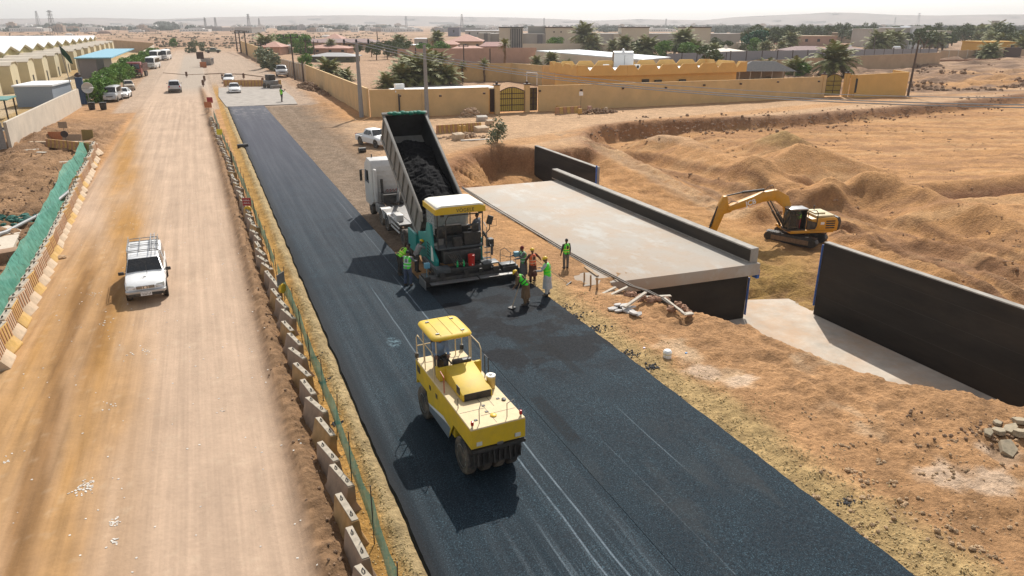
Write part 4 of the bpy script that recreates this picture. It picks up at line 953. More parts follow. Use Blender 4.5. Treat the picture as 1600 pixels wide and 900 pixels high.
# --- the white pickup with canopy and roof rack on the dirt road ---
def near_pickup():
    c = at(231, 440); t = thing('pickup_truck', 'white pickup truck with a canopy and roof rack driving on the dirt road', 'pickup truck', (-3.58, 34.5, .0), R(2.0))
    # Y: front = 0 ... rear = 5.0 ; local -Y faces the photographer
    W = .85
    st = [(-.02, .52, .66, .80, .74, .64), (.12, .42, .70, .90, .82, .72), (.55, .40, .84, .98, .85, .78), (1.15, .38, .88, 1.04, .86, .80), (1.28, .38, .88, 1.07, .86, .80)]
    q = MB(); q.rings([hull_ring(*s[:4], s[4] * .97, s[4], s[5], .035) for s in st]); q.build('bonnet', white_paint, t, angle=40)
    q = MB(); q.bx(-.005, .005, .2, 1.1, 1.03, 1.047); 
    cab = [(1.24, .38, .90, 1.07, .86, .80), (1.30, .38, .90, 1.10, .86, .78), (1.98, .38, .90, 1.60, .86, .64), (2.9, .38, .90, 1.645, .86, .65), (3.12, .38, .90, 1.62, .86, .65)]
    q = MB(); q.rings([hull_ring(*s[:4], s[4] * .97, s[4], s[5], .03) for s in cab]); cabo = q.build('cab', white_paint, t, angle=40)
    q = MB(); q.bx(-.86, .86, 3.15, 4.98, .42, .98); q.build('load_bed', white_paint, t, bevel=.04)
    cap = [(3.16, .985, 1.0, 1.62, .84, .70), (3.3, .985, 1.0, 1.66, .84, .71), (4.75, .985, 1.0, 1.68, .84, .71), (4.96, .985, 1.0, 1.60, .83, .69)]
    q = MB(); q.rings([[(-s[4], s[0], s[1]), (s[4], s[0], s[1]), (s[4] - .02, s[0], s[1] + .1), (s[5] + .04, s[0], s[3] - .05), (s[5] - .05, s[0], s[3]), (0, s[0], s[3] + .03), (-s[5] + .05, s[0], s[3]), (-s[5] - .04, s[0], s[3] - .05), (-s[4] + .02, s[0], s[1] + .1)] for s in cap])
    canopy = q.build('canopy', white_paint, t, angle=40)
    for yy in (3.7, 4.3):
        q = MB(); q.bx(-.62, .62, yy, yy + .03, 1.68, 1.715); q.build('roof_rib', white_paint, canopy)
    # glass
    def slab(P4, n_, th=.02, m=glass, name='window', par=t, up=.012):
        n_ = Vector(n_).normalized(); vs = [Vector(p) + n_ * up for p in P4] + [Vector(p) - n_ * th for p in P4]; k = len(P4)
        q = MB(); q.add(vs, [tuple(range(k)), tuple(range(2 * k - 1, k - 1, -1))] + [(i, (i + 1) % k, k + (i + 1) % k, k + i) for i in range(k)]); return q.build(name, m, par)
    ws = slab([(-.75, 1.335, 1.13), (.75, 1.335, 1.13), (.635, 1.93, 1.575), (-.635, 1.93, 1.575)], (0, -.6, .8), name='windscreen', up=.05)
    for s in (-1, 1):
        def X(z): return s * (.86 - (.86 - .67) * (z - .90) / (1.60 - .90))
        slab([(X(1.12), 1.55, 1.12), (X(1.12), 2.2, 1.12), (X(1.52), 2.2, 1.52), (X(1.50), 2.02, 1.50)], (s, 0, .3), name='side_window')
        slab([(X(1.12), 2.28, 1.12), (X(1.12), 2.98, 1.12), (X(1.53), 2.93, 1.53), (X(1.53), 2.28, 1.53)], (s, 0, .3), name='side_window')
        slab([(s * .825, 3.4, 1.14), (s * .825, 4.7, 1.14), (s * .765, 4.7, 1.5), (s * .765, 3.4, 1.5)], (s, 0, .2), name='side_window')
        q = MB(); q.add([(s * .42, -.05, .70), (s * .80, .03, .72), (s * .79, .08, .90), (s * .46, -.0, .87), (s * .42, .15, .70), (s * .80, .2, .72), (s * .79, .2, .90), (s * .46, .15, .87)], [(0, 1, 2, 3), (4, 7, 6, 5), (0, 4, 5, 1), (1, 5, 6, 2), (2, 6, 7, 3), (3, 7, 4, 0)])
        h = q.build('headlight', lamp_glass, t, bevel=.02)
        q = MB(); q.box((s * 1.0, 1.48, 1.08), (.24, .09, .16)); m_ = q.build('mirror', black_plastic, t, bevel=.03)
        q = MB(); q.box((s * .86, 1.5, 1.05), (.12, .05, .04)); q.build('mirror_arm', black_plastic, m_)
        for wy in (.78, 3.85):
            wheel(t, (s * .76, wy, .36), .36, .23)
            q = MB(); q.lathe([(.43, -.01), (.43, .015), (.02, .015), (.02, -.01)], (s * .862, wy, .40), 'X', 24); q.build('wheel_arch', black_plastic, t)
        q = MB(); q.box((s * .865, 2.28, .88), (.02, .14, .03)); q.build('door_handle', black_plastic, t)
    q = MB(); q.box((0, -.05, .785), (.74, .06, .13)); g = q.build('grille', black_plastic, t, bevel=.01)
    q = MB()
    for z_ in (.75, .79, .83): q.box((0, -.085, z_), (.70, .02, .012))
    q.box((-.12, -.088, .785), (.03, .03, .13)); q.box((.12, -.088, .785), (.03, .03, .13)); q.build('grille_frame', chrome, g)
    q = MB(); q.lathe([(.055, -.01), (.055, .01), (.04, .015), (.0, .015)], (0, -.10, .785), 'Y', 16); q.build('badge', chrome, g)
    q = MB(); q.prism([(-.84, -.02), (-.78, -.14), (.78, -.14), (.84, -.02), (.84, .2), (-.84, .2)], .52, .65, 'Z'); bp_ = q.build('bumper', silver_paint, t, bevel=.025)
    q = MB(); q.box((0, -.10, .46), (1.45, .1, .14)); q.build('lower_valance', black_plastic, t, bevel=.02)
    q = MB(); q.box((0, -.155, .50), (.46, .02, .17)); pl = q.build('licence_plate', white_paint, t)
    q = MB()
    for k in range(7):
        for r_ in (0, 1): q.box((-.17 + k * .057, -.168, .465 + r_ * .07), (.03 if (k * 3 + r_) % 4 else .015, .004, .035))
    q.box((0.0, -.168, .50), (.40, .004, .006)); q.build('lettering', black_plastic, pl)
    for k in range(2):
        q = MB(); q.tube([(-.45 + k * .62, 1.30, 1.10), (-.1 + k * .62, 1.36, 1.16)], .012, 4); q.build('wiper', black_plastic, t)
    q = MB(); q.box((0, .72, 1.035), (.10, .05, .02)); q.tube([(.0, .78, 1.04), (-.07, .55, 1.03)], .01, 4); q.build('bonnet_washer', black_plastic, t)
    q = MB(); q.tube([(.10, 1.08, 1.05), (.11, 1.0, 1.55)], .008, 4); q.build('aerial', black_plastic, t)
    # roof rack
    rk = MB(); r_ = .02; z_ = 1.80
    for x_ in (-.66, -.16, .30, .62): rk.tube([(x_, 2.3, z_), (x_, 4.85, z_ + .02)], r_, 6)
    for y_ in (2.32, 2.6, 3.5, 4.3, 4.85): rk.tube([(-.68, y_, z_ + .012), (.66, y_, z_ + .012)], r_, 6)
    for x_ in (-.68, .66):
        for y_ in (2.45, 3.6, 4.7): rk.tube([(x_, y_, z_), (x_ * 1.02, y_, 1.60)], r_ * .8, 5)
    for x_ in (-.68, .66): rk.tube([(x_, 2.32, z_ + .1), (x_, 4.85, z_ + .12)], r_ * .8, 6)
    rack = rk.build('roof_rack', steel, t)
    lad = MB()
    for x_ in (.36, .52): lad.tube([(x_, 2.2, z_ + .10), (x_, 5.0, z_ + .13)], .02, 5)
    for k in range(8): lad.tube([(.36, 2.4 + k * .34, z_ + .11), (.52, 2.4 + k * .34, z_ + .11)], .014, 4)
    l_ = lad.build('ladder', silver_paint); l_.parent = None; l_.location = t.location; l_.rotation_euler = t.rotation_euler; l_.location.z += .04
    tag(l_, 'light metal ladder lying on the pickup roof rack', 'ladder')
    return t
near_pickup()
def put(kind, name, label, cat, paint, px, py, rz, scale=1.0, group=None, dx=0, z=0):
    p = at(px, py, z); return car(name, label, cat, paint, kind, (p.x + dx, p.y, hz(p.x, p.y) if z == 0 else z), rz, group, scale)
PI = math.pi
put('pickup', 'pickup_truck', 'white double cab pickup parked beside the raised tipper', 'pickup truck', white_paint, 586, 226, R(18), 1.0)
put('suv', 'off_road_car', 'silver off-road car driving away on the dirt road', 'car', silver_paint, 274, 143, PI + R(1), 1.22)
put('sedan', 'saloon_car', 'white saloon parked where the new asphalt ends', 'car', white_paint, 367, 144, R(-2), 1.2)
put('sedan', 'saloon_car', 'white saloon half hidden behind the tan striped barrier', 'car', white_paint, 358, 128, R(-4), 1.25)
put('van', 'people_carrier', 'silver van in front of the row of green bushes', 'van', silver_paint, 178, 156, R(-6), 1.22)
put('sedan', 'saloon_car', 'white car tucked beside the silver van', 'car', white_paint, 194, 151, R(-4), 1.15)
put('suv', 'hatchback', 'beige car parked by the bushes behind the silver van', 'car', beige_paint, 202, 139, R(8), 1.0)
put('minibus', 'minibus', 'nearest white minibus, parked behind the red truck', 'minibus', white_paint, 240, 106, R(-8), 1.25, 'white minibuses parked by the wall')
put('minibus', 'minibus', 'middle white minibus of the parked row', 'minibus', white_paint, 249, 94.5, R(-8), 1.35, 'white minibuses parked by the wall', dx=-.8)
put('minibus', 'minibus', 'farthest white minibus, at the end of the parked row', 'minibus', white_paint, 259, 93, R(-8), 1.35, 'white minibuses parked by the wall')
put('pickup', 'pickup_truck', 'dull green pickup crossing the far end of the yard', 'pickup truck', green_paint, 333, 82, R(88), 1.3)
put('pickup', 'pickup_truck', 'silver pickup loaded with a tank behind the dust by the compound wall', 'pickup truck', silver_paint, 441, 121, R(-4), 1.45)

# --- red cab-over lorry by the bushes ---
def red_lorry(c, rz, sc):
    t = thing('lorry', 'dark red lorry with an open load bed parked by the bushes', 'lorry', c, rz, None, sc)
    q = MB(); q.prism([(-3.6, .55), (-3.65, 1.3), (-3.5, 2.7), (-3.3, 2.85), (-1.9, 2.85), (-1.8, .8)], -1.22, 1.22); q.build('cab', red_paint, t, bevel=.06)
    q = MB(); q.add([(-1.08, -3.66, 1.62), (1.08, -3.66, 1.62), (1.02, -3.55, 2.5), (-1.02, -3.55, 2.5), (-1.08, -3.5, 1.62), (1.08, -3.5, 1.62), (1.02, -3.4, 2.5), (-1.02, -3.4, 2.5)], [(0, 1, 2, 3), (4, 7, 6, 5), (0, 4, 5, 1), (1, 5, 6, 2), (2, 6, 7, 3), (3, 7, 4, 0)]); q.build('windscreen', glass, t)
    q = MB(); q.box((0, -3.7, .78), (2.35, .16, .42)); q.build('bumper', black_plastic, t, bevel=.03)
    q = MB(); q.box((0, -3.66, 1.28), (1.5, .05, .35)); q.build('grille', black_plastic, t)
    for s in (-1, 1):
        q = MB(); q.box((s * .9, -3.79, .80), (.3, .05, .16)); q.build('headlight', lamp_glass, t)
        q = MB(); q.box((s * 1.24, -2.8, 2.05), (.03, .8, .6)); q.build('side_window', glass, t)
        q = MB(); q.box((s * 1.42, -3.55, 2.1), (.12, .1, .55)); q.build('mirror', black_plastic, t)
        for wy in (-2.7, 1.2, 2.5): wheel(t, (s * 1.05, wy, .52), .52, .32, steel)
    q = MB(); q.box((0, .6, .85), (.9, 6.6, .25)); q.build('chassis', dark_steel, t)
    rust = mat('maroon_load_bed', (.10, .035, .03), .7, var=.3, dust=.5, bump=.2)
    q = MB(); q.bx(-1.22, 1.22, -1.6, 3.6, 1.1, 1.25); q.bx(-1.25, -1.17, -1.6, 3.6, 1.25, 2.55); q.bx(1.17, 1.25, -1.6, 3.6, 1.25, 2.55); q.bx(-1.17, 1.17, -1.66, -1.58, 1.25, 2.9); q.bx(-1.17, 1.17, 3.52, 3.6, 1.25, 2.5); q.build('load_bed', rust, t)
    for k in range(5):
        for s in (-1, 1): q = MB(); q.box((s * 1.28, -1.2 + k * 1.1, 1.9), (.06, .1, 1.3)); q.build('side_post', rust, t)
p = at(216, 120); red_lorry((p.x, p.y + 2.5, -.1), R(-7), 1.25)
# --- skip with a sign in the yard ---
p = at(325, 101); t = thing('waste_skip', 'grey waste skip standing in the pale yard beyond the car', 'skip', (p.x, p.y, -.1), R(80), None, 1.5)
q = MB(); q.add([(-1.6, -.9, .1), (1.6, -.9, .1), (1.6, .9, .1), (-1.6, .9, .1), (-2.2, -.95, 1.4), (2.2, -.95, 1.4), (2.2, .95, 1.4), (-2.2, .95, 1.4)], [(0, 3, 2, 1), (0, 1, 5, 4), (1, 2, 6, 5), (2, 3, 7, 6), (3, 0, 4, 7), (4, 5, 6, 7)]); q.build('tub', silver_paint, t)
for k in range(5): q = MB(); q.box((-1.5 + k * .75, -.98, .75), (.08, .06, 1.1)); q.build('rib', steel, t)
q = MB(); q.box((0, 0, 1.42), (3.6, 1.6, .1)); q.build('rubble_load', berm_m, t)
# ---------------- tipper lorry unloading into the paver ----------------
bed_out = mat('dusty_grey_bed', (.24, .225, .20), .7, var=.2, scale=2, dust=.35, bump=.15, dustcol=(.32, .26, .2))
bed_in = mat('scraped_black_bed', (.03, .03, .032), .55, metal=.3, var=.5, scale=1.5, dust=.12, dustcol=(.2, .19, .18), bump=.3)
load_m = mat('loose_hot_asphalt', (.006, .006, .0075), .9, var=.6, scale=9, bump=.6, spec=.12)
cab_m = mat('dusty_white_cab', (.60, .58, .55), .4, var=.06, dust=.35, dustcol=(.45, .38, .3))
tarp_m = mat('green_tarpaulin', (.01, .17, .11), .7, var=.3, bump=.3)
T = thing('tipper_lorry', 'white tipper lorry with its black load bed raised, emptying asphalt into the paver', 'lorry', (10.75, 35.0, 0), R(.6))
# bed frame of reference: origin at the rear floor hinge, u forward along the floor, v up from the floor
tilt = R(31); hy, hz_ = .35, 1.62
def BU(u, v): return (hy + u * math.cos(tilt) - v * math.sin(tilt), hz_ + u * math.sin(tilt) + v * math.cos(tilt))
BL, BH, BW = 8.0, 1.50, 1.25
bed = MB(); bed.prism([BU(0, 0), BU(BL, 0), BU(BL, -.12), BU(0, -.12)], -BW, BW); bedo = bed.build('load_bed', [bed_out], T)
for s in (-1, 1):
    q = MB(); q.prism([BU(-.25, .25), BU(0, -.05), BU(BL, -.05), BU(BL + .05, BH), BU(.05, BH), BU(-.28, BH - .35)], s * BW, s * (BW - .02)); q.prism([BU(-.2, .25), BU(0.05, .0), BU(BL, .0), BU(BL, BH - .03), BU(.05, BH - .03), BU(-.2, BH - .35)], s * (BW - .023), s * (BW - .035)); 
    w_ = q.build('side_wall', bed_out, bedo)
    q = MB(); q.prism([BU(-.2, .27), BU(0.05, .02), BU(BL, .02), BU(BL, BH - .05), BU(.05, BH - .05), BU(-.2, BH - .37)], s * (BW - .038), s * (BW - .05)); q.build('inner_lining', bed_in, w_)
    q = MB(); q.prism([BU(-.30, BH - .36), BU(.05, BH - .01), BU(BL + .05, BH), BU(BL + .05, BH + .12), BU(0, BH + .11), BU(-.33, BH - .28)], s * (BW - .08), s * (BW + .07)); q.build('top_rail', bed_out, bedo, bevel=.015)
    q = MB(); q.prism([BU(0, -.14), BU(BL, -.14), BU(BL, .1), BU(0, .1)], s * BW, s * (BW + .06)); q.build('bottom_rail', bed_out, bedo, bevel=.01)
    for k in range(9):
        u = .45 + k * .9; q = MB(); q.prism([BU(u, .1), BU(u + .14, .1), BU(u + .14, BH), BU(u, BH)], s * (BW + .002), s * (BW + .085)); q.build('side_post', bed_out, bedo, bevel=.012)
q = MB(); q.prism([BU(BL - .02, .0), BU(BL + .06, .0), BU(BL + .06, BH + .10), BU(BL - .02, BH + .10)], -BW, BW); q.build('headboard', bed_in, bedo)
q = MB(); q.prism([BU(BL - .1, BH + .10), BU(BL + .1, BH + .10), BU(BL + .1, BH + .2), BU(BL - .1, BH + .2)], -BW - .1, BW + .1); q.build('head_rail', bed_out, bedo, bevel=.02)
q = MB()
for k in range(9):
    x0 = -.85 + k * .24; y_, z_ = BU(BL - .02 - .03 * (k % 3), BH + .2); q.ball((x0, y_, z_), (.2, .16, .10 + .03 * (k % 2)), 8, 5)
q.build('rolled_tarpaulin', tarp_m, bedo)
# the load: a scored, slumping pile
vs, fs = [], []; nu, nv = 60, 26
for i in range(nu + 1):
    u = -.1 + 7.4 * i / nu
    for j in range(nv + 1):
        w = -1 + 2 * j / nv; f = float(fbm(np.array([u * 1.6]), np.array([w * 2.2]), 4, 2)[0]); f2 = float(fbm(np.array([u * 7.]), np.array([w * 7.]), 2, 3)[0])
        arc = u + .45 * w * w
        h = 1.50 - .03 * u
        for a0, d in ((4.0, .24), (5.0, .24), (6.7, .75)): h -= d * float(ss(a0 - .12, a0 + .12, np.array([arc]))[0])
        h -= .16 * float(ss(3.4, 3.9, np.array([arc]))[0]) - .16 * float(ss(3.9, 4.0, np.array([arc]))[0]) + .16 * float(ss(4.4, 4.9, np.array([arc]))[0]) - .16 * float(ss(4.9, 5.0, np.array([arc]))[0])
        h = h * (1 - .30 * w * w) + (f - .5) * .3 + (f2 - .5) * .14
        h = max(h, .03); y_, z_ = BU(u, h); vs.append((w * (BW - .055), y_, z_))
for i in range(nu):
    for j in range(nv): a = i * (nv + 1) + j; fs.append((a, a + 1, a + nv + 2, a + nv + 1))
q = MB(); q.add(vs, fs)
for k in range(260):
    u, w = rnd.uniform(0, 5.6), rnd.uniform(-.8, .8); y_, z_ = BU(u, 1.47 - .03 * u - (.28 if u > 3.8 else 0) - (.24 if u > 4.8 else 0) - .34 * w * w); q.rock((w * BW, y_, z_), rnd.uniform(.012, .032), k)
lo = q.build('asphalt_load', load_m, smooth=False); lo.location = T.location; lo.rotation_euler = T.rotation_euler; tag(lo, 'steaming black asphalt heaped inside the raised lorry bed', 'asphalt')
lo['label'] = 'loose black asphalt heaped inside the raised lorry bed'
# chassis
q = MB(); q.bx(-.5, -.35, 1.0, 12.4, .85, 1.15); q.bx(.35, .5, 1.0, 12.4, .85, 1.15)
for k in range(7): q.bx(-.35, .35, 1.4 + k * 1.7, 1.6 + k * 1.7, .9, 1.1)
q.build('chassis', steel, T)
q = MB(); y0, z0 = 9.3, 1.1; y1, z1 = BU(BL - .6, -.1)
q.cyl((0, y0, z0), (0, y0 + (y1 - y0) * .45, z0 + (z1 - z0) * .45), .13); q.cyl((0, y0 + (y1 - y0) * .4, z0 + (z1 - z0) * .4), (0, y0 + (y1 - y0) * .75, z0 + (z1 - z0) * .75), .10); q.cyl((0, y0 + (y1 - y0) * .7, z0 + (z1 - z0) * .7), (0, y1, z1), .075); q.build('hoist_ram', chrome, T)
# cab at the far (front) end
CYB, CYF = 10.7, 13.0
q = MB(); q.prism([(CYB, 1.0), (CYB, 3.35), (CYB + .25, 3.72), (CYB + 1.3, 3.78), (CYF - .25, 3.3), (CYF, 2.3), (CYF + .03, .6), (CYB + .9, .6)], -1.24, 1.24); cb = q.build('cab', cab_m, T, bevel=.07)
for z_ in (1.7, 2.05, 2.4, 2.75, 3.05): q = MB(); q.box((0, CYB - .015, z_), (2.0, .03, .035)); q.build('pressed_rib', cab_m, cb)
for s in (-1, 1):
    q = MB(); q.prism([(CYB + .95, 2.1), (CYF - .28, 2.1), (CYF - .42, 2.9), (CYB + 1.0, 2.95)], s * 1.235, s * 1.255); q.build('side_window', glass, T)
    q = MB(); q.box((s * 1.48, CYF - .1, 2.45), (.16, .12, .75)); mi = q.build('mirror', black_plastic, T, bevel=.02); q = MB(); q.tube([(s * 1.2, CYF - .2, 2.8), (s * 1.48, CYF - .1, 2.85)], .02, 5); q.build('mirror_arm', black_plastic, mi)
    q = MB(); q.box((s * 1.1, CYB - .3, 2.2), (.16, .5, 2.1)); q.build('air_deflector', cab_m, cb, bevel=.03)
    wheel(T, (s * 1.05, 11.6, .52), .52, .34, steel)
    for wy in (7.1, 8.55):
        wheel(T, (s * .98, wy, .52), .52, .58, cab_m)
        q = MB(); pr = [(math.cos(a) * .64, math.sin(a) * .62) for a in [R(8 + 164 * k / 12) for k in range(13)]]; pr2 = [(math.cos(a) * .60, math.sin(a) * .58) for a in [R(172 - 164 * k / 12) for k in range(13)]]
        q.prism([(wy + a, .55 + b_) for a, b_ in pr + pr2], s * .66, s * 1.28); q.build('mudguard', cab_m, T)
    for wy in (2.0, 3.45): wheel(T, (s * .98, wy, .52), .52, .58, steel)
    for z_ in (.62, .88, 1.14): q = MB(); q.box((s * 1.22, 5.25, z_), (.04, 1.9, .11)); q.build('side_guard', cab_m, T)
    q = MB(); q.box((s * 1.0, 9.75, .85), (.45, .95, .6)); q.build('fuel_tank', steel, T, bevel=.06)
    q = MB(); q.box((s * .98, 5.3, 1.3), (.42, .8, .4)); q.build('tool_box', cab_m, T, bevel=.02)
q = MB(); q.box((-.2, 9.5, 1.55), (1.4, .7, .5)); q.tube([(-.7, 10.2, 1.1), (-.7, 10.3, 2.6)], .09, 8); q.build('engine_cover', dark_steel, T)
q = MB(); q.bx(-1.24, 1.24, 4.2, 9.0, 1.05, 1.12); q.build('fifth_wheel_deck', steel, T)
q = MB()
for k in range(5): q.tube([(.2 * k - .4, 9.9, 1.5), (.2 * k - .35, 10.3, 1.9), (.2 * k - .4, 10.65, 1.7)], .022, 5)
q.build('air_hose', red_paint, T)
for x_ in (-.9, .2): q = MB(); q.cyl((x_, 11.9, 3.75), (x_, 11.9, 3.98), .04); q.build('roof_lamp', black_plastic, T)

# ---------------- asphalt paver ----------------
teal = mat('teal_paver_paint', (.008, .26, .22), .4, var=.08, dust=.25, dustcol=(.25, .22, .18))
pav_yel = mat('golden_canopy_paint', (.72, .45, .02), .45, var=.06, dust=.15)
canw = mat('white_canopy_top', (.80, .78, .70), .5, var=.05, dust=.2)
pgray = mat('grey_paver_paint', (.055, .062, .066), .5, var=.15, dust=.35, dustcol=(.22, .19, .16))
T = thing('asphalt_paver', 'teal and black asphalt paver with a yellow-edged white canopy', 'paver', (10.75, 32.25, 0.035), 0)
T.scale = (.88, .96, .98)
def pb(name, m, *boxes, par=None, bevel=.015, cyls=(), tubes=()):
    q = MB()
    for b_ in boxes: q.bx(*b_)
    for c in cyls: q.cyl(*c)
    for t_ in tubes: q.tube(*t_)
    return q.build(name, m, par or T, bevel=bevel)
# canopy
q = MB(); q.prism([(-1.42, 3.66), (-1.36, 3.83), (-1.1, 3.90), (1.1, 3.90), (1.36, 3.83), (1.42, 3.66), (1.42, 3.60), (-1.42, 3.60)], -.42, 1.75, 'Y'); can = q.build('canopy', canw, T, bevel=.02)
q = MB(); q.prism([(-1.46, 3.46), (-1.44, 3.74), (-1.1, 3.82), (1.1, 3.82), (1.44, 3.74), (1.46, 3.46)], -.47, -.425, 'Y'); q.bx(-1.47, -1.43, -.42, 1.75, 3.46, 3.74); q.bx(1.43, 1.47, -.42, 1.75, 3.46, 3.74); q.bx(-1.46, 1.46, 1.755, 1.79, 3.46, 3.74); q.build('canopy_edge', pav_yel, can, bevel=.01)
fc = bpy.data.curves.new('lettering', 'FONT'); fc.body = 'VÖGELE'; fc.size = .26; fc.extrude = .006; fc.align_x = 'CENTER'; fc.space_character = 1.15
def text_mesh(fc, parent, M, m, name='lettering'):
    tmp = bpy.data.objects.new('tmp', fc); COL.objects.link(tmp); bpy.context.view_layer.update()
    me = bpy.data.meshes.new_from_object(tmp.evaluated_get(bpy.context.evaluated_depsgraph_get())); bpy.data.objects.remove(tmp)
    me.materials.clear(); me.materials.append(m); me.transform(M); return obj(name, me, parent)
text_mesh(fc, can, Matrix.Translation((.25, -.478, 3.53)) @ Matrix.Rotation(R(90), 4, 'X'), black_plastic)
for x_ in (-1.3, .9): pb('roof_beam_lamp', black_plastic, (x_ - .08 + .2, x_ + .12 + .2, -.50, -.40, 3.36, 3.46))
for x_, y_ in ((-1.32, 1.6), (1.32, 1.6), (-1.32, -.3), (1.32, -.3)): pb('canopy_post', black_plastic, cyls=(((x_, y_, 1.7), (x_, y_, 3.62), .035, .035, 8),), bevel=0)
q = MB(); q.tube([(-.85, -.32, 1.7), (-.85, -.32, 3.1), (-.7, -.32, 3.35), (.9, -.32, 3.35), (1.1, -.32, 3.25)], .03, 6); q.build('hoop', black_plastic, T)
clear = mat('dusty_clear_glass', (.42, .45, .44), .25, var=.2, dust=.5, dustcol=(.5, .47, .42), alpha=.55)
q = MB(); q.bx(-1.25, 1.2, 1.62, 1.64, 2.15, 3.5); q.build('windscreen', clear, T)
q = MB(); q.bx(-1.34, -1.325, .2, 1.55, 2.3, 3.4); q.build('side_window', clear, T)
# body
pb('engine_housing', pgray, (-1.25, 1.25, .9, 3.0, .55, 1.95))
pb('operator_platform', pgray, (-1.35, 1.35, -.35, 1.6, 1.62, 1.72))
pb('hopper_wing', teal, (-1.62, -1.48, 3.0, 4.6, .55, 1.65), (-1.48, -.9, 3.0, 3.1, .6, 1.55)); pb('hopper_wing', teal, (1.48, 1.62, 3.0, 4.6, .55, 1.65), (.9, 1.48, 3.0, 3.1, .6, 1.55))
q = MB(); q.add([(-1.48, 3.1, 1.5), (-.6, 3.1, .6), (-.6, 4.5, .6), (-1.48, 4.5, 1.5), (1.48, 3.1, 1.5), (.6, 3.1, .6), (.6, 4.5, .6), (1.48, 4.5, 1.5)], [(0, 1, 2, 3), (4, 7, 6, 5), (1, 5, 6, 2)]); q.build('hopper_floor', load_m, T)
q = MB(); q.prism([(.1, .55), (2.95, .55), (2.95, 1.85), (1.5, 2.15), (1.2, 2.75), (.55, 2.75), (.3, 1.5), (-.35, 1.15), (-.35, .75)], -1.47, -1.32); sp_ = q.build('side_panel', teal, T, bevel=.03)
for k in range(5): q = MB(); q.add([(-1.485, .75 + k * .0, 1.0 + k * .16), (-1.485, 1.25, 1.0 + k * .16), (-1.485, 1.25, 1.09 + k * .16), (-1.485, .75, 1.05 + k * .16), (-1.46, .75, 1.0 + k * .16), (-1.46, 1.25, 1.0 + k * .16), (-1.46, 1.25, 1.09 + k * .16), (-1.46, .75, 1.05 + k * .16)], [(0, 1, 2, 3), (4, 7, 6, 5), (0, 4, 5, 1), (1, 5, 6, 2), (2, 6, 7, 3), (3, 7, 4, 0)]); q.build('louvre', black_plastic, sp_)
q = MB(); q.prism([(.1, .95), (.55, .9), (.5, 1.7), (.25, 1.6)], -1.485, -1.47); q.build('white_decal', canw, sp_)
pb('side_panel', teal, (1.33, 1.47, .1, 2.95, .55, 1.9))
# crawler tracks
for s in (-1, 1):
    q = MB(); pr = [(.1, .05), (2.9, .05), (3.15, .2), (3.2, .42), (3.0, .62), (.1, .66), (-.12, .5), (-.15, .25)]; q.prism(pr, s * .95, s * 1.28); tr_ = q.build('crawler_track', rubber, T, bevel=.03)
    for k in range(9): q = MB(); q.bx(s * 1.2 - .1, s * 1.2 + .1, .15 + k * .33, .31 + k * .33, .0, .05); q.build('track_pad', dark_steel, tr_)
# rear works: consoles, seats, rails, auger, tow arms, hoses
pb('dashboard', black_plastic, (-1.2, 1.2, 1.2, 1.5, 1.72, 2.35), (-.5, .55, .95, 1.25, 2.1, 2.5))
for x_ in (-.95, 1.02):
    st_ = pb('seat', black_plastic, (x_ - .24, x_ + .24, .15, .62, 2.08, 2.2), (x_ - .22, x_ + .22, .05, .15, 2.15, 2.75), bevel=.04)
    pb('seat_base', steel, (x_ - .15, x_ + .15, .25, .5, 1.72, 2.08), par=st_)
pb('control_console', dark_steel, (.25, 1.25, -.25, .1, 1.75, 2.35), (-.4, .1, -.3, 0, 1.72, 2.15))
pb('rear_cowl', dark_steel, (-1.1, 1.1, -.6, -.1, .95, 1.6), (-.95, .8, -.15, .35, .9, 1.65), bevel=.05)
q = MB()
for k in range(6): q.tube([(-.9 + .12 * k, -.4, 1.55), (-.8 + .14 * k, -.85, 1.35 - .05 * k), (-.6 + .16 * k, -.95, .95), (-.3 + .15 * k, -.8, .8)], .035, 6)
q.build('hydraulic_hose', black_plastic, T)
for x_ in (-1.55, 1.55):
    q = MB(); q.tube([(x_, 1.6, .75), (x_, -.2, .70), (x_, -.95, .50)], [.09, .10, .12], 8); q.build('tow_arm', pgray, T)
q = MB()
for k in range(26): a = k * .8; q.cyl((-1.9 + k * .15, -.35, .38), (-1.9 + k * .15 + .05, -.35, .38), .20, n=10)
q.build('auger', dark_steel, T)
# ladder and handrails on the right
for x_, z0, z1 in ((1.38, .6, 2.7), (1.62, .5, 1.7)): q = MB(); q.tube([(x_, -.75, z0), (x_, -.75, z1), (x_, -.3, z1 + .15)], .022, 5); q.build('handrail', steel, T)
q = MB()
for k in range(4): q = MB(); q.bx(1.30, 1.62, -.72 + k * .02, -.56, .75 + k * .28, .79 + k * .28); q.build('step', steel, T)
q = MB(); q.tube([(1.5, .4, 1.8), (1.95, .2, 2.3), (1.95, .2, 2.7)], .03, 5); q.box((1.95, .15, 2.8), (.3, .15, .45), Matrix.Rotation(.3, 3, 'Y')); q.tube([(1.85, 0, 2.5), (2.3, 0, 2.5), (2.3, 0, 2.85), (1.9, 0, 2.85)], .015, 4); q.build('side_console', black_plastic, T)
q = MB(); q.tube([(1.55, .2, 2.2), (1.8, -.5, 1.6), (1.7, -.7, 1.2)], .07, 6); q.box((1.75, -.3, 1.75), (.35, .35, .4)); q.build('swing_arm', dark_steel, T)
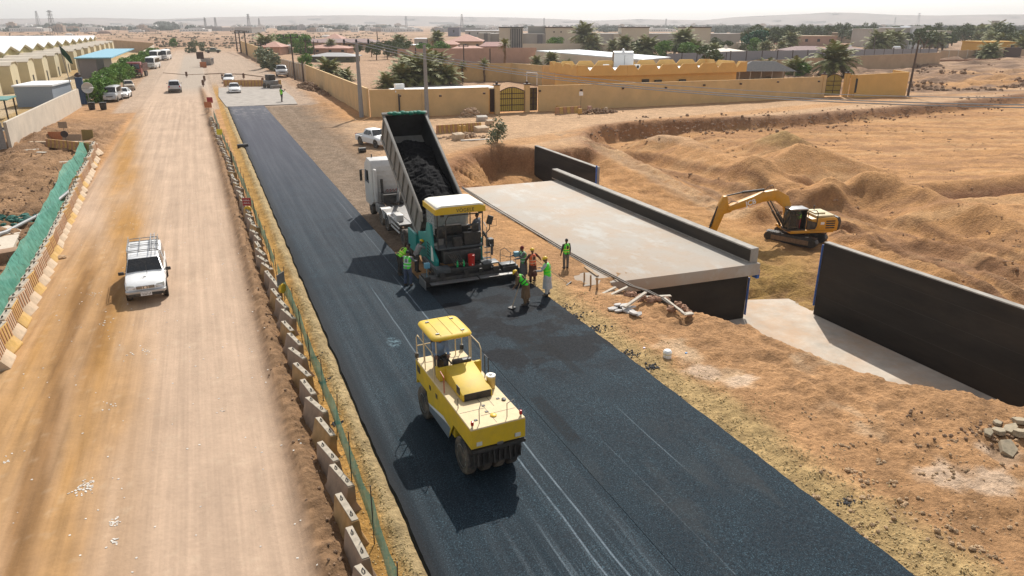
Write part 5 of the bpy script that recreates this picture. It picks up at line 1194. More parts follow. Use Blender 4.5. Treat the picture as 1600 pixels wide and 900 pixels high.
# screed
scr = pb('screed', dark_steel, (-2.15, 2.1, -1.25, -.62, .12, .52), (-1.5, 1.5, -1.05, -.62, .52, .85), bevel=.02)
pb('walkway', steel, (-2.2, .55, -1.62, -1.27, .30, .35), (.62, 2.6, -1.66, -1.27, .33, .38), par=scr, bevel=.006)
pb('screed_extension', dark_steel, (2.15, 3.1, -1.2, -.55, .15, .62), par=scr); pb('screed_extension', dark_steel, (-2.45, -2.1, -1.2, -.5, .1, .62), par=scr)
for b_ in ((1.0, 1.95, -1.15, -.5, .85, .93), (-1.75, -.95, -1.2, -.66, .70, .95), (2.1, 3.0, -1.1, -.6, .64, .72)): pb('screed_cover', pgray, b_, par=scr, bevel=.02)
for x_, w_ in ((-1.6, .3), (-.2, .3), (.7, .2), (1.5, .4)): pb('control_box', dark_steel, (x_, x_ + w_, -1.32, -1.2, .5, .75), par=scr)
pb('end_plate', steel, (-2.5, -2.46, -1.5, -.3, .05, .5), par=scr); pb('end_plate', steel, (3.12, 3.16, -1.4, -.3, .05, .5), par=scr)
for x_ in (-2.3, 2.95):
    q = MB(); q.tube([(x_, -1.15, .6), (x_, -1.2, 1.25)], .02, 5); q.box((x_, -1.25, 1.25), (.3, .2, .26)); q.build('screed_remote', mat('pale_blue_box', (.10, .30, .40), .5, dust=.3), T, bevel=.03)
q = MB(); q.tube([(2.25, -.6, .7), (2.25, -.6, 1.35), (2.45, -.75, 1.5), (2.75, -.9, 1.25), (2.75, -.9, .7)], .02, 5); q.tube([(2.25, -.6, 1.1), (2.75, -.9, 1.0)], .015, 5); q.build('grade_sensor', steel, T)
# water cooler and bottles carried on the back
c = T.location
q = MB(); q.lathe([(.0, 0), (.155, 0), (.165, .04), (.165, .40), (.17, .41), (.17, .47), (.12, .50), (0, .50)], (0, 0, 0), 'Z', 18); red_p = mat('red_plastic', (.55, .03, .02), .35, var=.05)
w_ = thing('water_cooler', 'red water cooler drum standing on the back of the paver', 'water cooler', (c.x + .33, c.y - .88, .88)); q.build('drum', red_p, w_); q = MB(); q.box((0, -.18, .08), (.05, .05, .05)); q.build('tap', canw, w_); q = MB(); q.lathe([(.175, 0), (.175, .05), (.05, .08), (0, .08)], (0, 0, .5), 'Z', 18); q.build('lid', red_p, w_)
grn = mat('green_bottle', (.01, .35, .10), .2, var=.1)
for dx, nm in ((-.35, 'left'), (-.02, 'right')):
    q = MB(); q.lathe([(0, 0), (.05, 0), (.055, .03), (.055, .22), (.02, .29), (.02, .34), (0, .34)], (0, 0, 0), 'Z', 12)
    tag(q.build('bottle', grn, loc=(c.x + dx - .05, c.y - .90, .88)), ('green bottle next to the red water cooler' if nm == 'right' else 'green bottle farther from the red water cooler'), 'bottle', 'green bottles on the paver')

# ---------------- yellow pneumatic roller ----------------
ryel = mat('yellow_roller_paint', (.62, .41, .010), .58, var=.08, dust=.5, dustcol=(.36, .25, .06), scale=2.6)
rdeck = mat('sandy_cream_deck', (.66, .52, .30), .7, var=.08, dust=.35, dustcol=(.5, .38, .22))
rgrey = mat('slate_grey_paint', (.13, .16, .19), .5, dust=.2)
T = thing('road_roller', 'yellow pneumatic-tyred roller with a yellow canopy rolling the fresh asphalt', 'roller', (6.20, 15.66, .0), R(2.0))
T.scale = (.90, 1, 1.0)
# local: rear face (near the photographer) at y=0, front at y=4.9
side = [(0.0, 1.22), (0.0, 1.78), (4.75, 1.78), (4.75, 1.12), (4.45, 1.12), (3.75, 1.12), (3.6, .62), (1.75, .62), (1.35, 1.22)]
for s in (-1, 1):
    q = MB(); q.prism(side, s * .86, s * .90); so = q.build('side_panel', ryel, T, bevel=.006)
    q = MB(); q.prism([(1.78, .55), (3.6, .55), (3.65, .75), (1.9, 1.0), (1.6, 1.0)], s * .893, s * .906); q.build('grey_stripe', rgrey, so)
    q = MB(); q.prism([(1.62, .99), (1.85, 1.01), (3.4, .78), (3.62, .80), (2.2, 1.08)], s * .907, s * .912); q.build('white_stripe', white_paint, so)
    for y_ in (2.7, 3.3): q = MB(); q.bx(s * .895, s * .915, y_, y_ + .14, 1.38, 1.52); q.build('grip_recess', black_plastic, so)
    q = MB(); q.bx(s * .895, s * .913, 4.35, 4.65, 1.45, 1.68); q.build('vent', black_plastic, so)
q = MB(); q.bx(-.855, .855, .03, 4.72, 1.24, 1.70); q.bx(-.8, .8, 1.5, 3.55, .7, 1.23); q.build('ballast_box', ryel, T, bevel=.01)
q = MB(); q.bx(-.90, .90, -.04, .0, 1.22, 1.79); q.build('rear_panel', ryel, T, bevel=.01)
q = MB(); q.bx(-.90, .90, 4.76, 4.80, .95, 1.79); q.build('front_panel', ryel, T, bevel=.01)
q = MB(); q.bx(-.90, .90, -.03, 4.78, 1.781, 1.83); dk = q.build('deck', rdeck, T, bevel=.012)
for (x0, x1, y0, y1) in ((-.85, -.02, .9, .91), (-.02, -.01, .05, 1.5), (.3, .31, .9, 1.6), (-.3, .85, .55, .558)): q = MB(); q.bx(x0, x1, y0, y1, 1.831, 1.836); q.build('deck_joint', black_plastic, dk)
q = MB(); q.lathe([(0, 0), (.10, 0), (.10, .03), (.06, .05), (0, .05)], (.05, .42, 1.832), 'Z', 16); q.build('filler_cap', pav_yel, dk)
for x_, y_ in ((-.05, 1.0), (-.1, .65), (.55, 1.2), (-.6, .35)): q = MB(); q.bx(x_, x_ + .10, y_, y_ + .07, 1.832, 1.85); q.build('hatch_latch', black_plastic, dk)
q = MB(); q.lathe([(0, 0), (.07, 0), (.07, .04), (0, .06)], (.74, 1.1, 1.832), 'Z', 12); q.build('lidded_port', black_plastic, dk)
# engine hood wedge and cab bulkhead
q = MB(); q.add([(-.52, 1.45, 1.835), (.52, 1.45, 1.835), (.52, 2.9, 1.835), (-.52, 2.9, 1.835), (-.52, 1.45, 2.05), (.52, 1.45, 2.05), (.50, 2.9, 2.32), (-.50, 2.9, 2.32)], [(0, 3, 2, 1), (4, 5, 6, 7), (0, 1, 5, 4), (1, 2, 6, 5), (2, 3, 7, 6), (3, 0, 4, 7)]); hd = q.build('engine_hood', ryel, T, bevel=.03)
q = MB()
for k in range(7): q.box((0, 1.438, 1.86 + k * .03), (.92, .02, .012))
q.bx(-.46, .46, 1.443, 1.449, 1.845, 2.07); q.build('radiator_grille', black_plastic, hd)
q = MB(); q.bx(-.535, -.515, 1.65, 1.9, 1.95, 2.2); q.build('side_vent', black_plastic, hd)
q = MB(); q.bx(-.72, .80, 2.9, 3.0, 1.835, 2.28); q.bx(-.72, -.64, 3.0, 3.3, 1.835, 2.2); q.build('bulkhead', ryel, T, bevel=.02)
q = MB(); q.bx(-.15, .5, 3.02, 3.2, 2.0, 2.36); q.tube([(-.15, 3.2, 2.2), (-.3, 3.34, 2.42)], .03, 6); q.build('control_panel', black_plastic, T, bevel=.02)
q = MB(); q.lathe([(.17, 0), (.19, .015), (.17, .03)], (0, 0, 0), 'Z', 16); o = q.build('steering_wheel', black_plastic, T, loc=(-.3, 3.36, 2.44)); o.rotation_euler = (R(-35), 0, 0)
for x_ in (-.3,):
    q = MB(); q.bx(x_ - .25, x_ + .25, 3.65, 4.12, 2.12, 2.24); q.bx(x_ - .24, x_ + .24, 4.1, 4.2, 2.3, 2.85); st_ = q.build('seat', black_plastic, T, bevel=.04); q = MB(); q.bx(x_ - .18, x_ + .18, 3.7, 4.05, 1.835, 2.12); q.build('seat_base', black_plastic, st_)
# canopy
q = MB(); cy0, cy1 = 3.1, 4.75; rr_ = []
for (w_, l_, z_) in ((.66, .70, 3.03), (.72, .78, 3.05), (.75, .81, 3.10), (.72, .78, 3.15), (.60, .66, 3.18)):
    ring = []
    for k in range(24):
        a = 2 * math.pi * k / 24; cx_, sx_ = math.cos(a), math.sin(a); p_ = .28
        ring.append((-.10 + w_ * math.copysign(abs(cx_) ** p_, cx_), (cy0 + cy1) / 2 + l_ * math.copysign(abs(sx_) ** p_, sx_), z_))
    rr_.append(ring)
q.rings(rr_); cn = q.build('canopy', ryel, T, angle=50)
for x_ in (-.38, .02, .40): q = MB(); q.bx(x_ - .11, x_ - .09, cy0 + .15, cy1 - .15, 3.178, 3.192); q.build('pressed_rib', mat('darker_yellow_rib', (.5, .36, .01), .45), cn)
for x_, y_ in ((-.6, 3.3), (.6, 3.3), (-.6, 4.3), (.6, 4.3)): q = MB(); q.box((x_ * .75 - .1, y_ + .1, 3.195), (.12, .06, .03)); q.build('lifting_eye', steel, cn)
for x_, y_ in ((-.68, 3.25), (.52, 3.25), (-.68, 4.5), (.52, 4.5)): q = MB(); q.tube([(x_, y_, 1.83), (x_, y_, 3.08)], .022, 6); q.build('canopy_post', rdeck, T)
def rail(pts, m=rdeck, r=.018, name='guard_rail'): q = MB(); q.tube(pts, r, 6); return q.build(name, m, T)
rail([(-.86, 3.05, 1.83), (-.86, 3.05, 2.6), (-.86, 3.2, 2.72), (-.86, 4.6, 2.72), (-.86, 4.72, 2.6), (-.86, 4.72, 1.83)]); rail([(.86, 3.05, 1.83), (.86, 3.05, 2.6), (.86, 3.2, 2.72), (.86, 4.6, 2.72), (.86, 4.72, 2.6), (.86, 4.72, 1.83)])
rail([(-.86, 4.72, 2.3), (-.5, 4.74, 2.3), (.5, 4.74, 2.3), (.86, 4.72, 2.3)]); rail([(-.86, 3.9, 1.83), (-.86, 3.9, 2.72)]); rail([(.86, 3.9, 1.83), (.86, 3.9, 2.72)])
rail([(-.84, 2.2, 1.83), (-.84, 2.2, 2.35), (-.84, 2.5, 2.4)], mat('faded_red_rail', (.4, .06, .03), .5)); rail([(.80, 2.35, 1.83), (.80, 2.35, 2.6), (.80, 2.62, 2.6), (.80, 2.62, 1.83)], dark_steel)
for x_, y_ in ((-.42, .3), (.40, .3)): rail([(x_, y_ - .1, 1.83), (x_, y_ - .1, 2.25), (x_ + .28, y_ - .02, 2.28)] if x_ > 0 else [(x_ - .1, y_ - .1, 1.83), (x_ - .1, y_ - .1, 2.25), (x_ + .08, y_ + .15, 2.3)], dark_steel, .014, 'grab_handle')
rail([(-.78, 1.2, 1.83), (-.78, 1.2, 2.15)], dark_steel, .014, 'grab_handle')
for x_ in (-.80, .80):
    q = MB(); q.lathe([(0, 0), (.045, 0), (.05, .05), (.04, .11), (0, .12)], (x_, .08, 1.90), 'Z', 12); b_ = q.build('warning_light', red_lens, T); q = MB(); q.cyl((x_, .08, 1.83), (x_, .08, 1.90), .035, n=8); q.build('light_base', chrome, b_)
    q = MB(); q.bx(x_ * .8 - .09, x_ * .8 + .09, -.06, -.035, 1.30, 1.41); q.build('tail_light', lamp_glass, T)
    q = MB(); q.box((x_ * 1.08, 4.75, 1.95), (.12, .12, .18)); q.build('work_lamp', black_plastic, T, bevel=.02)
q = MB(); q.lathe([(0, 0), (.13, 0), (.14, .03), (.15, .36), (.145, .38), (0, .38)], (.70, 1.95, 1.835), 'Z', 20); bk = q.build('water_bucket', mat('cloudy_yellow_bucket', (.62, .42, .12), .35, var=.1), None); bk.location = T.location; bk.rotation_euler = T.rotation_euler; bk.scale = T.scale; tag(bk, 'cloudy yellow bucket with a white lid on the roller deck', 'bucket')
q = MB(); q.lathe([(.155, 0), (.155, .035), (.06, .045), (.05, .08), (0, .08)], (.70, 1.95, 2.215), 'Z', 20); lid = q.build('lid', canw, bk)
# number plate marks on the rear panel
q = MB(); q.box((.05, -.045, 1.22), (.20, .01, .10)); q.box((.55, -.045, 1.35), (.03, .01, .12)); q.build('rear_fittings', steel, T)
# tyres: four behind (near), five in front
for k in range(4): wheel(T, ((-.68 + k * .453) if k else -.74, .78, .55), .55, .30, mat('pale_grey_rim', (.30, .29, .27), .6, dust=.4), n=26, rimr=.62)
for k in range(5): wheel(T, (-.80 + k * .40, 4.1, .55), .55, .28, silver_paint, n=22)
q = MB(); q.bx(-.78, .78, .0, .14, .62, 1.12); q.bx(-.88, .88, -.10, .0, 1.10, 1.19)
for k in range(9): q.box((-.7 + k * .175, -.07, .86), (.04, .08, .36), Matrix.Rotation(.2 * (k % 3 - 1), 3, 'X'))
q.build('scraper_frame', dark_steel, T)
q = MB(); q.cyl((-.7, .78, .5), (.7, .78, .5), .12); q.cyl((-.7, 4.1, .5), (.7, 4.1, .5), .12); q.bx(-.3, .3, .5, 4.3, .45, .98); q.build('axle', dark_steel, T)

# ---------------- excavator ----------------
eyel = mat('orange_yellow_excavator_paint', (.60, .27, .008), .45, var=.10, dust=.3, dustcol=(.42, .28, .14))
epos = at(1243, 383, -3.05)
ez = hz(epos.x, epos.y)
T = thing('excavator', 'orange-yellow tracked excavator with raised boom digging beside the culvert', 'excavator', (38.3, 37.75, -2.88), 0, None, .90)
hx = Vector(at(1300, 392, -3)) - Vector(at(1187, 376, -3))   # reference direction only
# house direction: boom reaches towards the culvert (image left); local +X = boom direction after rotation of the house
HA = math.atan2(-_rt.y, -_rt.x) + R(8)
TA = R(-65)
def rotz(a): return Matrix.Rotation(a, 4, 'Z')
und = MB(); und.M = rotz(TA)
tracks = []
for s in (-1, 1):
    q = MB(); q.M = rotz(TA); q.prism([(-1.75, .12), (1.75, .12), (2.05, .30), (2.12, .52), (1.98, .76), (1.7, .86), (-1.7, .86), (-1.98, .76), (-2.12, .52), (-2.05, .30)], s * 1.0 - .3, s * 1.0 + .3, 'Y'); tr_ = q.build('crawler_track', dark_steel, T, bevel=.02)
    for k in range(21):
        q = MB(); q.M = rotz(TA); q.bx(-1.95 + k * .19, -1.82 + k * .19, s * 1.0 - .31, s * 1.0 + .31, .865, .90); q.build('track_pad', dark_steel, tr_)
    for x_ in (-1.75, 1.75): q = MB(); q.M = rotz(TA); q.lathe([(.02, -.33), (.15, -.33), (.34, -.315), (.34, .315), (.15, .33), (.02, .33)], (x_, s * 1.0, .49), 'Y', 16); q.build('sprocket', dark_steel, tr_)
    q = MB(); q.M = rotz(TA); q.bx(-1.5, 1.5, s * 1.31 - .02, s * 1.31 + .02, .3, .66); q.build('track_frame', mat('sand_packed_frame', (.22, .14, .08), .9, var=.3), tr_)
q = MB(); q.M = rotz(TA); q.bx(-.9, .9, -.7, .7, .35, .85); q.cyl((0, 0, .8), (0, 0, 1.08), .62, n=20); q.build('undercarriage', dark_steel, T)
Hm = rotz(HA)
def hb_(name, m, fn, par=None, bevel=.02, **k):
    q = MB(); q.M = Hm; fn(q); return q.build(name, m, par or T, bevel=bevel, **k)
# local house axes: +X forward (boom), +Y = left side of the machine
# the photographer sees the cab side (left side), so cab sits on +Y... camera side chosen below
CS = 1 if (rotz(HA) @ Vector((0, 1, 0))).dot(Vector((-_fw.x, -_fw.y, 0))) > 0 else -1
hb_('house', eyel, lambda q: (q.bx(-2.45, 1.2, -1.22, 1.22, 1.08, 1.32), q.prism([(-2.7, 1.2), (-.45, 1.2), (-.45, 2.22), (-2.2, 2.30), (-2.6, 2.2), (-2.75, 1.9)], -1.22, 1.22, 'Y')))
hb_('counterweight', black_plastic, lambda q: q.prism([(-2.72, 1.15), (-2.95, 1.35), (-3.0, 2.0), (-2.85, 2.3), (-2.62, 2.3), (-2.62, 1.15)], -1.2, 1.2, 'Y'), bevel=.06)
hb_('hood', mat('cream_hood', (.62, .50, .28), .5, dust=.3), lambda q: (q.bx(-2.45, -.9, -1.05, 1.05, 2.28, 2.44), q.bx(-1.9, -1.0, -.5, .6, 2.44, 2.56)))
hb_('exhaust', black_plastic, lambda q: q.cyl((-1.6, -.6, 2.4), (-1.6, -.6, 2.85), .05), bevel=0)
for k in range(4): hb_('vent_grille', dark_steel, lambda q: q.bx(-2.45, -1.7, CS * 1.225 - .01, CS * 1.225 + .012, 1.42 + k * .18, 1.52 + k * .18), bevel=0)
hb_('white_stripe', white_paint, lambda q: q.bx(-1.55, -1.25, CS * 1.225 - .01, CS * 1.225 + .012, 1.75, 1.95), bevel=0)
# cab
cy_ = CS * .72
def cabf(q):
    for x_ in (.02, 1.45):
        for yy in (cy_ - .46, cy_ + .46): q.tube([(x_, yy, 1.3), (x_ - (.12 if x_ > 1 else 0), yy, 2.98)], .045, 6)
    q.bx(-.02, 1.5, cy_ - .48, cy_ + .48, 1.28, 1.42)
    q.tube([(.55, CS * 1.18, 1.4), (.55, CS * 1.18, 2.95)], .035, 6)
cbo = hb_('cab', black_plastic, cabf, bevel=0)
hb_('cab_roof', silver_paint, lambda q: q.bx(-.08, 1.42, cy_ - .52, cy_ + .52, 2.98, 3.08), cbo, bevel=.03)
eglass = mat('dark_cab_glass', (.05, .055, .05), .1, var=.3, alpha=.5)  # dark half-transparent cab glass
hb_('front_window', eglass, lambda q: q.bx(1.38, 1.40, cy_ - .43, cy_ + .43, 1.5, 2.92), cbo, bevel=0)
hb_('side_window', eglass, lambda q: q.bx(.62, 1.36, CS * 1.19 - .01, CS * 1.19 + .01, 1.5, 2.92), cbo, bevel=0)
hb_('rear_panel', black_plastic, lambda q: (q.bx(.0, .04, cy_ - .43, cy_ + .43, 1.4, 2.95), q.bx(.04, 1.3, cy_ - CS * .46 - .01, cy_ - CS * .46 + .01, 1.4, 2.9)), cbo, bevel=0)
def door(q):
    q.tube([(-.08, CS * 1.25, 1.45), (-.75, CS * 1.32, 1.45), (-.85, CS * 1.33, 1.7), (-.85, CS * 1.33, 2.7), (-.7, CS * 1.32, 2.92), (-.08, CS * 1.25, 2.92), (-.08, CS * 1.25, 1.45)], .035, 6)
    q.prism([(-.10, 1.45), (-.83, 1.45), (-.83, 1.95), (-.1, 2.15)], CS * 1.26, CS * 1.30, 'Y')
dr = hb_('door', black_plastic, door, cbo, bevel=0)
# boom, stick, cylinders, all in the local X-Z plane
def arm(name, P, w, m=eyel, par=None, bevel=.03): return hb_(name, m, lambda q: q.prism(P, -w - CS * .0, w, 'Y'), par, bevel)
boom = arm('boom', [(.55, 1.35), (.95, 1.25), (1.35, 2.9), (2.2, 3.55), (3.2, 3.5), (6.0, 2.80), (6.15, 2.98), (5.95, 3.28), (3.2, 4.28), (2.2, 4.42), (1.2, 3.9), (.65, 2.6)], .24)
fc = bpy.data.curves.new('lettering', 'FONT'); fc.body = 'JCB'; fc.size = .55; fc.extrude = .008; fc.align_x = 'CENTER'
fc.offset = .012
mm = Hm @ Matrix.Translation((4.25, CS * .255, 3.30)) @ Matrix.Rotation(0 if CS < 0 else math.pi, 4, 'Z') @ Matrix.Rotation(R(90), 4, 'X') @ Matrix.Rotation(R(17 if CS > 0 else -17), 4, 'Z')
text_mesh(fc, boom, mm, white_paint)
arm('boom_foot', [(1.0, 1.6), (1.15, 1.6), (2.75, 3.65), (2.6, 3.75)], .06, chrome, None, .01); 
for yy in (-.36, .36): hb_('boom_ram', black_plastic, lambda q: (q.cyl((1.25, yy, 1.35), (2.1, yy, 2.6), .09), q.cyl((2.1, yy, 2.6), (2.75, yy, 3.6), .05)), bevel=0)
stick = arm('dipper_arm', [(5.75, 2.75), (6.35, 2.6), (7.25, .05), (7.6, .1), (6.9, 3.2), (6.55, 4.0), (6.25, 4.05), (6.1, 3.4)], .19)
hb_('dipper_ram', black_plastic, lambda q: (q.cyl((3.2, 0, 4.40), (5.0, 0, 4.25), .10), q.cyl((5.0, 0, 4.25), (6.35, 0, 4.0), .055)), bevel=0)
hb_('bucket_ram', dark_steel, lambda q: (q.cyl((6.85, 0, 3.2), (7.35, 0, 1.6), .09), q.cyl((7.35, 0, 1.6), (7.75, 0, .35), .05)), bevel=0)
hb_('bucket', dark_steel, lambda q: q.prism([(7.2, .15), (7.7, .25), (7.9, -.3), (7.5, -.9), (6.8, -1.0), (6.6, -.8), (7.2, -.5)], -.55, .55, 'Y'))
hb_('hydraulic_hose', black_plastic, lambda q: (q.tube([(2.4, .1, 4.4), (2.6, .1, 4.8), (3.0, .1, 4.6), (3.2, .1, 4.35)], .025, 5), q.tube([(5.2, .1, 3.5), (5.8, .1, 3.6), (6.2, .1, 3.3)], .03, 5)), bevel=0)
EXC = T
# ---------------- people ----------------
skin_m = mat('brown_skin', (.17, .085, .05), .6, var=.1)
hair_m = mat('black_hair', (.01, .009, .008), .7)
hiviz = mat('fluorescent_green_vest', (.06, .80, .03), .6, var=.08, dust=.1)
hiviz_y = mat('fluorescent_lime_vest', (.25, .85, .02), .6, var=.08, dust=.1)
orange_v = mat('orange_red_vest', (.85, .13, .03), .6, var=.08)
refl = mat('silver_reflective_tape', (.62, .65, .60), .4)
refl_y = mat('yellow_reflective_tape', (.75, .75, .12), .4)
hat_y = mat('yellow_hard_hat', (.75, .47, .01), .35)
shoe_m = mat('black_boots', (.02, .018, .016), .7, dust=.4)
def cloth(name, c): return mat(name, c, .9, var=.2, scale=7, dust=.2, bump=.3)
def person(label, loc, rz, shirt, trousers, vest=None, hat='hat', lean=0.0, side=0.0, head=0.0, arms=None, legs=None, robe=None, h=1.72, sit=False, group='road crew at work', tape=None, group2=None):
    """local frame: faces +Y. arms: for (left, right) the directions of upper arm and forearm; legs: the same for thigh and shin"""
    S = h / 1.72
    t = thing('person', label, 'person', loc, rz, group, S)
    V = Vector
    pel = V((0, 0, .93))
    up = V((math.sin(side), math.sin(lean), math.cos(lean) * math.cos(side))).normalized()
    legs = legs or [(V((-.04, .03, -1)), V((0, -.02, -1))), (V((.04, -.02, -1)), V((0, -.03, -1)))]
    hipo = [V((-.095, 0, -.04)), V((.095, 0, -.04))]
    lj = []
    for k in (0, 1):
        a = V(legs[k][0]).normalized(); b_ = V(legs[k][1]).normalized(); hp = pel + hipo[k]; kn = hp + a * .43; an = kn + b_ * .41; lj.append([hp, kn, an])
    if not sit:
        low = min(j[2].z for j in lj) - .075
        for j in lj:
            for i in range(3): j[i] = j[i] - V((0, 0, low))
        pel = pel - V((0, 0, low))
    fwv = V((1, 0, 0)).cross(up) * -1 if False else up.cross(V((1, 0, 0)))
    fwv = V((0, 1, 0)) - up * up.y; fwv.normalize()
    chest = pel + up * .36; neck = pel + up * .53; shc = pel + up * .48
    rt_ = V((1, 0, 0)) - up * up.x; rt_.normalize()
    hd_up = (up * .6 + V((0, math.sin(lean + head), math.cos(lean + head))) * .4).normalized()
    hc = neck + hd_up * .17
    arms = arms or [(V((-.18, .05, -1)), V((-.05, .25, -1))), (V((.18, .05, -1)), V((.05, .25, -1)))]
    aj = []
    for k, sx in ((0, -1), (1, 1)):
        sh = shc + rt_ * sx * .19; a = V(arms[k][0]).normalized(); b_ = V(arms[k][1]).normalized(); el = sh + a * .29; wr = el + b_ * .25; aj.append([sh, el, wr, b_])
    # body: one continuous skin
    q = MB()
    q.tube([pel - up * .08, pel + up * .05, pel + up * .2, chest, shc], [.12, .145, .125, .155, .12], 12)
    q.tube([shc - up * .03, neck + up * .02, neck + hd_up * .08], [.075, .055, .05], 10)
    q.ball(hc, (.078, .098, .118), 14, 10, z0=-.999)
    fh = (fwv - hd_up * fwv.dot(hd_up)).normalized()
    q.tube([hc + fh * .09 + hd_up * .02, hc + fh * .118 - hd_up * .02, hc + fh * .095 - hd_up * .03], [.012, .018, .012], 6)
    q.ball(hc + fh * .055 - hd_up * .07, (.045, .045, .045), 8, 6, z0=-.999)
    for s in (-1, 1): q.ball(hc + rt_ * s * .08, (.012, .022, .032), 6, 5, z0=-.999)
    for k in (0, 1):
        sh, el, wr, d = aj[k]; q.tube([sh - rt_ * (.05 if k else -.05), sh, (sh + el) / 2, el, (el + wr) / 2, wr], [.05, .055, .048, .038, .038, .027], 8)
        pa = wr + d * .075; sd = d.cross(V((0, 1, 0)) if abs(d.y) < .8 else V((0, 0, 1))).normalized(); nn = d.cross(sd)
        q.tube([wr - d * .01, wr + d * .03, pa], [.027, .036, .034], 8)
        for f in range(4):
            o_ = sd * (-.027 + .018 * f); ln = (.062, .072, .068, .052)[f]
            q.tube([pa - d * .02 + o_, pa + d * ln * .5 + o_, pa + d * ln * .85 + o_ + nn * .018, pa + d * ln * .9 + o_ + nn * .04], [.0105, .010, .0095, .008], 6)
        q.tube([wr + d * .025 - sd * .02, wr + d * .06 - sd * .048, wr + d * .095 - sd * .05 + nn * .02], [.013, .0115, .009], 6)
        hp, kn, an = lj[k]; q.tube([hp + V((0, 0, .03)), hp, (hp + kn) / 2, kn, kn * .6 + an * .4, an], [.085, .09, .078, .056, .055, .036], 9)
        q.tube([an + V((0, -.04, -.035)), an + V((0, .05, -.04)), an + V((0, .16, -.055))], [.038, .04, .026], 8)
    me = q.mesh('body', skin_m, smooth=True, angle=60)
    b_o = obj('body', me, t)
    md = b_o.modifiers.new('remesh', 'REMESH'); md.mode = 'VOXEL'; md.voxel_size = .0075; md.use_smooth_shade = True
    # face details
    for s in (-1, 1): q = MB(); q.ball(hc + fh * .088 + rt_ * s * .032 + hd_up * .018, .012, 8, 6, z0=-.999); q.build('eye', hair_m, b_o)
    q = MB(); q.tube([hc + fh * .096 - rt_ * .025 - hd_up * .05, hc + fh * .103 - hd_up * .052, hc + fh * .096 + rt_ * .025 - hd_up * .05], .006, 5); q.build('mouth', mat('lips', (.12, .04, .03), .6), b_o)
    # clothes
    q = MB(); q.tube([pel - up * .10, pel + up * .06, pel + up * .2, chest, shc + up * .01, neck + up * .005], [.165, .17, .155, .18, .135, .07], 14)
    for k in (0, 1):
        sh, el, wr, d = aj[k]; q.tube([sh - rt_ * (.07 if k else -.07) - up * .01, sh, (sh + el) / 2, el, (el + wr) / 2, wr - d * .015], [.07, .074, .065, .053, .05, .04], 10)
    so = q.build('shirt', shirt, t, angle=60)
    md = so.modifiers.new('remesh', 'REMESH'); md.mode = 'VOXEL'; md.voxel_size = .014; md.use_smooth_shade = True
    q = MB(); q.tube([pel + up * .08, pel - V((0, 0, .08))], [.165, .16], 12)
    for k in (0, 1): hp, kn, an = lj[k]; q.tube([hp + V((0, 0, .05)), hp, (hp + kn) / 2, kn, kn * .5 + an * .5, an + V((0, 0, .02))], [.10, .112, .10, .08, .075, .07], 10)
    po = q.build('trousers', trousers, t, angle=60)
    md = po.modifiers.new('remesh', 'REMESH'); md.mode = 'VOXEL'; md.voxel_size = .014; md.use_smooth_shade = True
    for k in (0, 1):
        an = lj[k][2]; q = MB(); q.tube([an + V((0, -.05, .02)), an + V((0, -.045, -.045)), an + V((0, .06, -.05)), an + V((0, .185, -.062))], [.045, .052, .05, .03], 8); q.build('boot', shoe_m, t, angle=60)
    if robe:
        q = MB(); n = 20; rs = []
        for (u_, r_) in ((.05, .175), (-.12, .20), (-.35, .22), (-.62, .25)):
            ring = []
            for k in range(n):
                a = 2 * math.pi * k / n; w = 1 + .07 * math.sin(a * 5 + u_ * 6)
                c_ = pel + (up if u_ > 0 else V((0, (lj[0][1].y + lj[1][1].y) * .35 * min(1, -u_ / .4) if u_ < 0 else 0, 0))) * (u_ if u_ > 0 else 1) + (V((0, 0, u_)) if u_ < 0 else V((0, 0, 0)))
                ring.append(c_ + V((math.cos(a) * r_ * w, math.sin(a) * r_ * .85 * w, 0)))
            rs.append(ring)
        q.rings(rs); q.build('robe', robe, t, angle=60)
    if vest:
        q = MB(); n = 16; rs = []
        for (u_, r_, ry) in ((-.06, .185, .165), (.08, .185, .165), (.22, .178, .155), (.36, .200, .165), (.45, .195, .150), (.50, .15, .12), (.53, .10, .09)):
            c_ = pel + up * u_; rs.append([c_ + rt_ * math.cos(2 * math.pi * k / n) * r_ + fwv * math.sin(2 * math.pi * k / n) * ry for k in range(n)])
        q.rings(rs); vo = q.build('vest', vest, t, angle=60)
        def band(u_, hgt_):
            q = MB(); rs = []
            for du in (0, hgt_):
                c_ = pel + up * (u_ + du); rs.append([c_ + rt_ * math.cos(2 * math.pi * k / n) * (.192) + fwv * math.sin(2 * math.pi * k / n) * (.171) for k in range(n)])
            q.rings(rs); q.build('reflective_band', tape or refl_y, vo)
        band(.06, .045); band(.20, .045)
        for s in (-1, 1):
            q = MB(); q.tube([pel + up * .24 + rt_ * s * .09 + fwv * .150, pel + up * .40 + rt_ * s * .09 + fwv * .155, shc + up * .035 + rt_ * s * .09 + fwv * .06, shc + up * .035 + rt_ * s * .09 - fwv * .06, pel + up * .40 + rt_ * s * .09 - fwv * .155, pel + up * .24 + rt_ * s * .09 - fwv * .150], .022, 4); q.build('reflective_band', tape or refl_y, vo)
    Rm = Matrix((rt_, fh, hd_up)).transposed()
    if hat == 'hat':
        q = MB(); q.ball(hc + hd_up * .035, (.108, .128, .112), 16, 6, z0=-.05, rot=Rm); q.ball(hc + hd_up * .032 + fh * .045, (.105, .125, .012), 16, 3, z0=-.9, rot=Rm); q.tube([hc + hd_up * .06 + fh * .11, hc + hd_up * .15, hc + hd_up * .06 - fh * .11], .014, 5); q.build('hard_hat', hat_y, t, angle=60)
    else:
        q = MB(); q.ball(hc + hd_up * .018 - fh * .012, (.088, .106, .112), 14, 7, z0=-.25, rot=Rm); q.build('hair' if hat == 'hair' else 'cap', hair_m if hat == 'hair' else hat, t, angle=60)
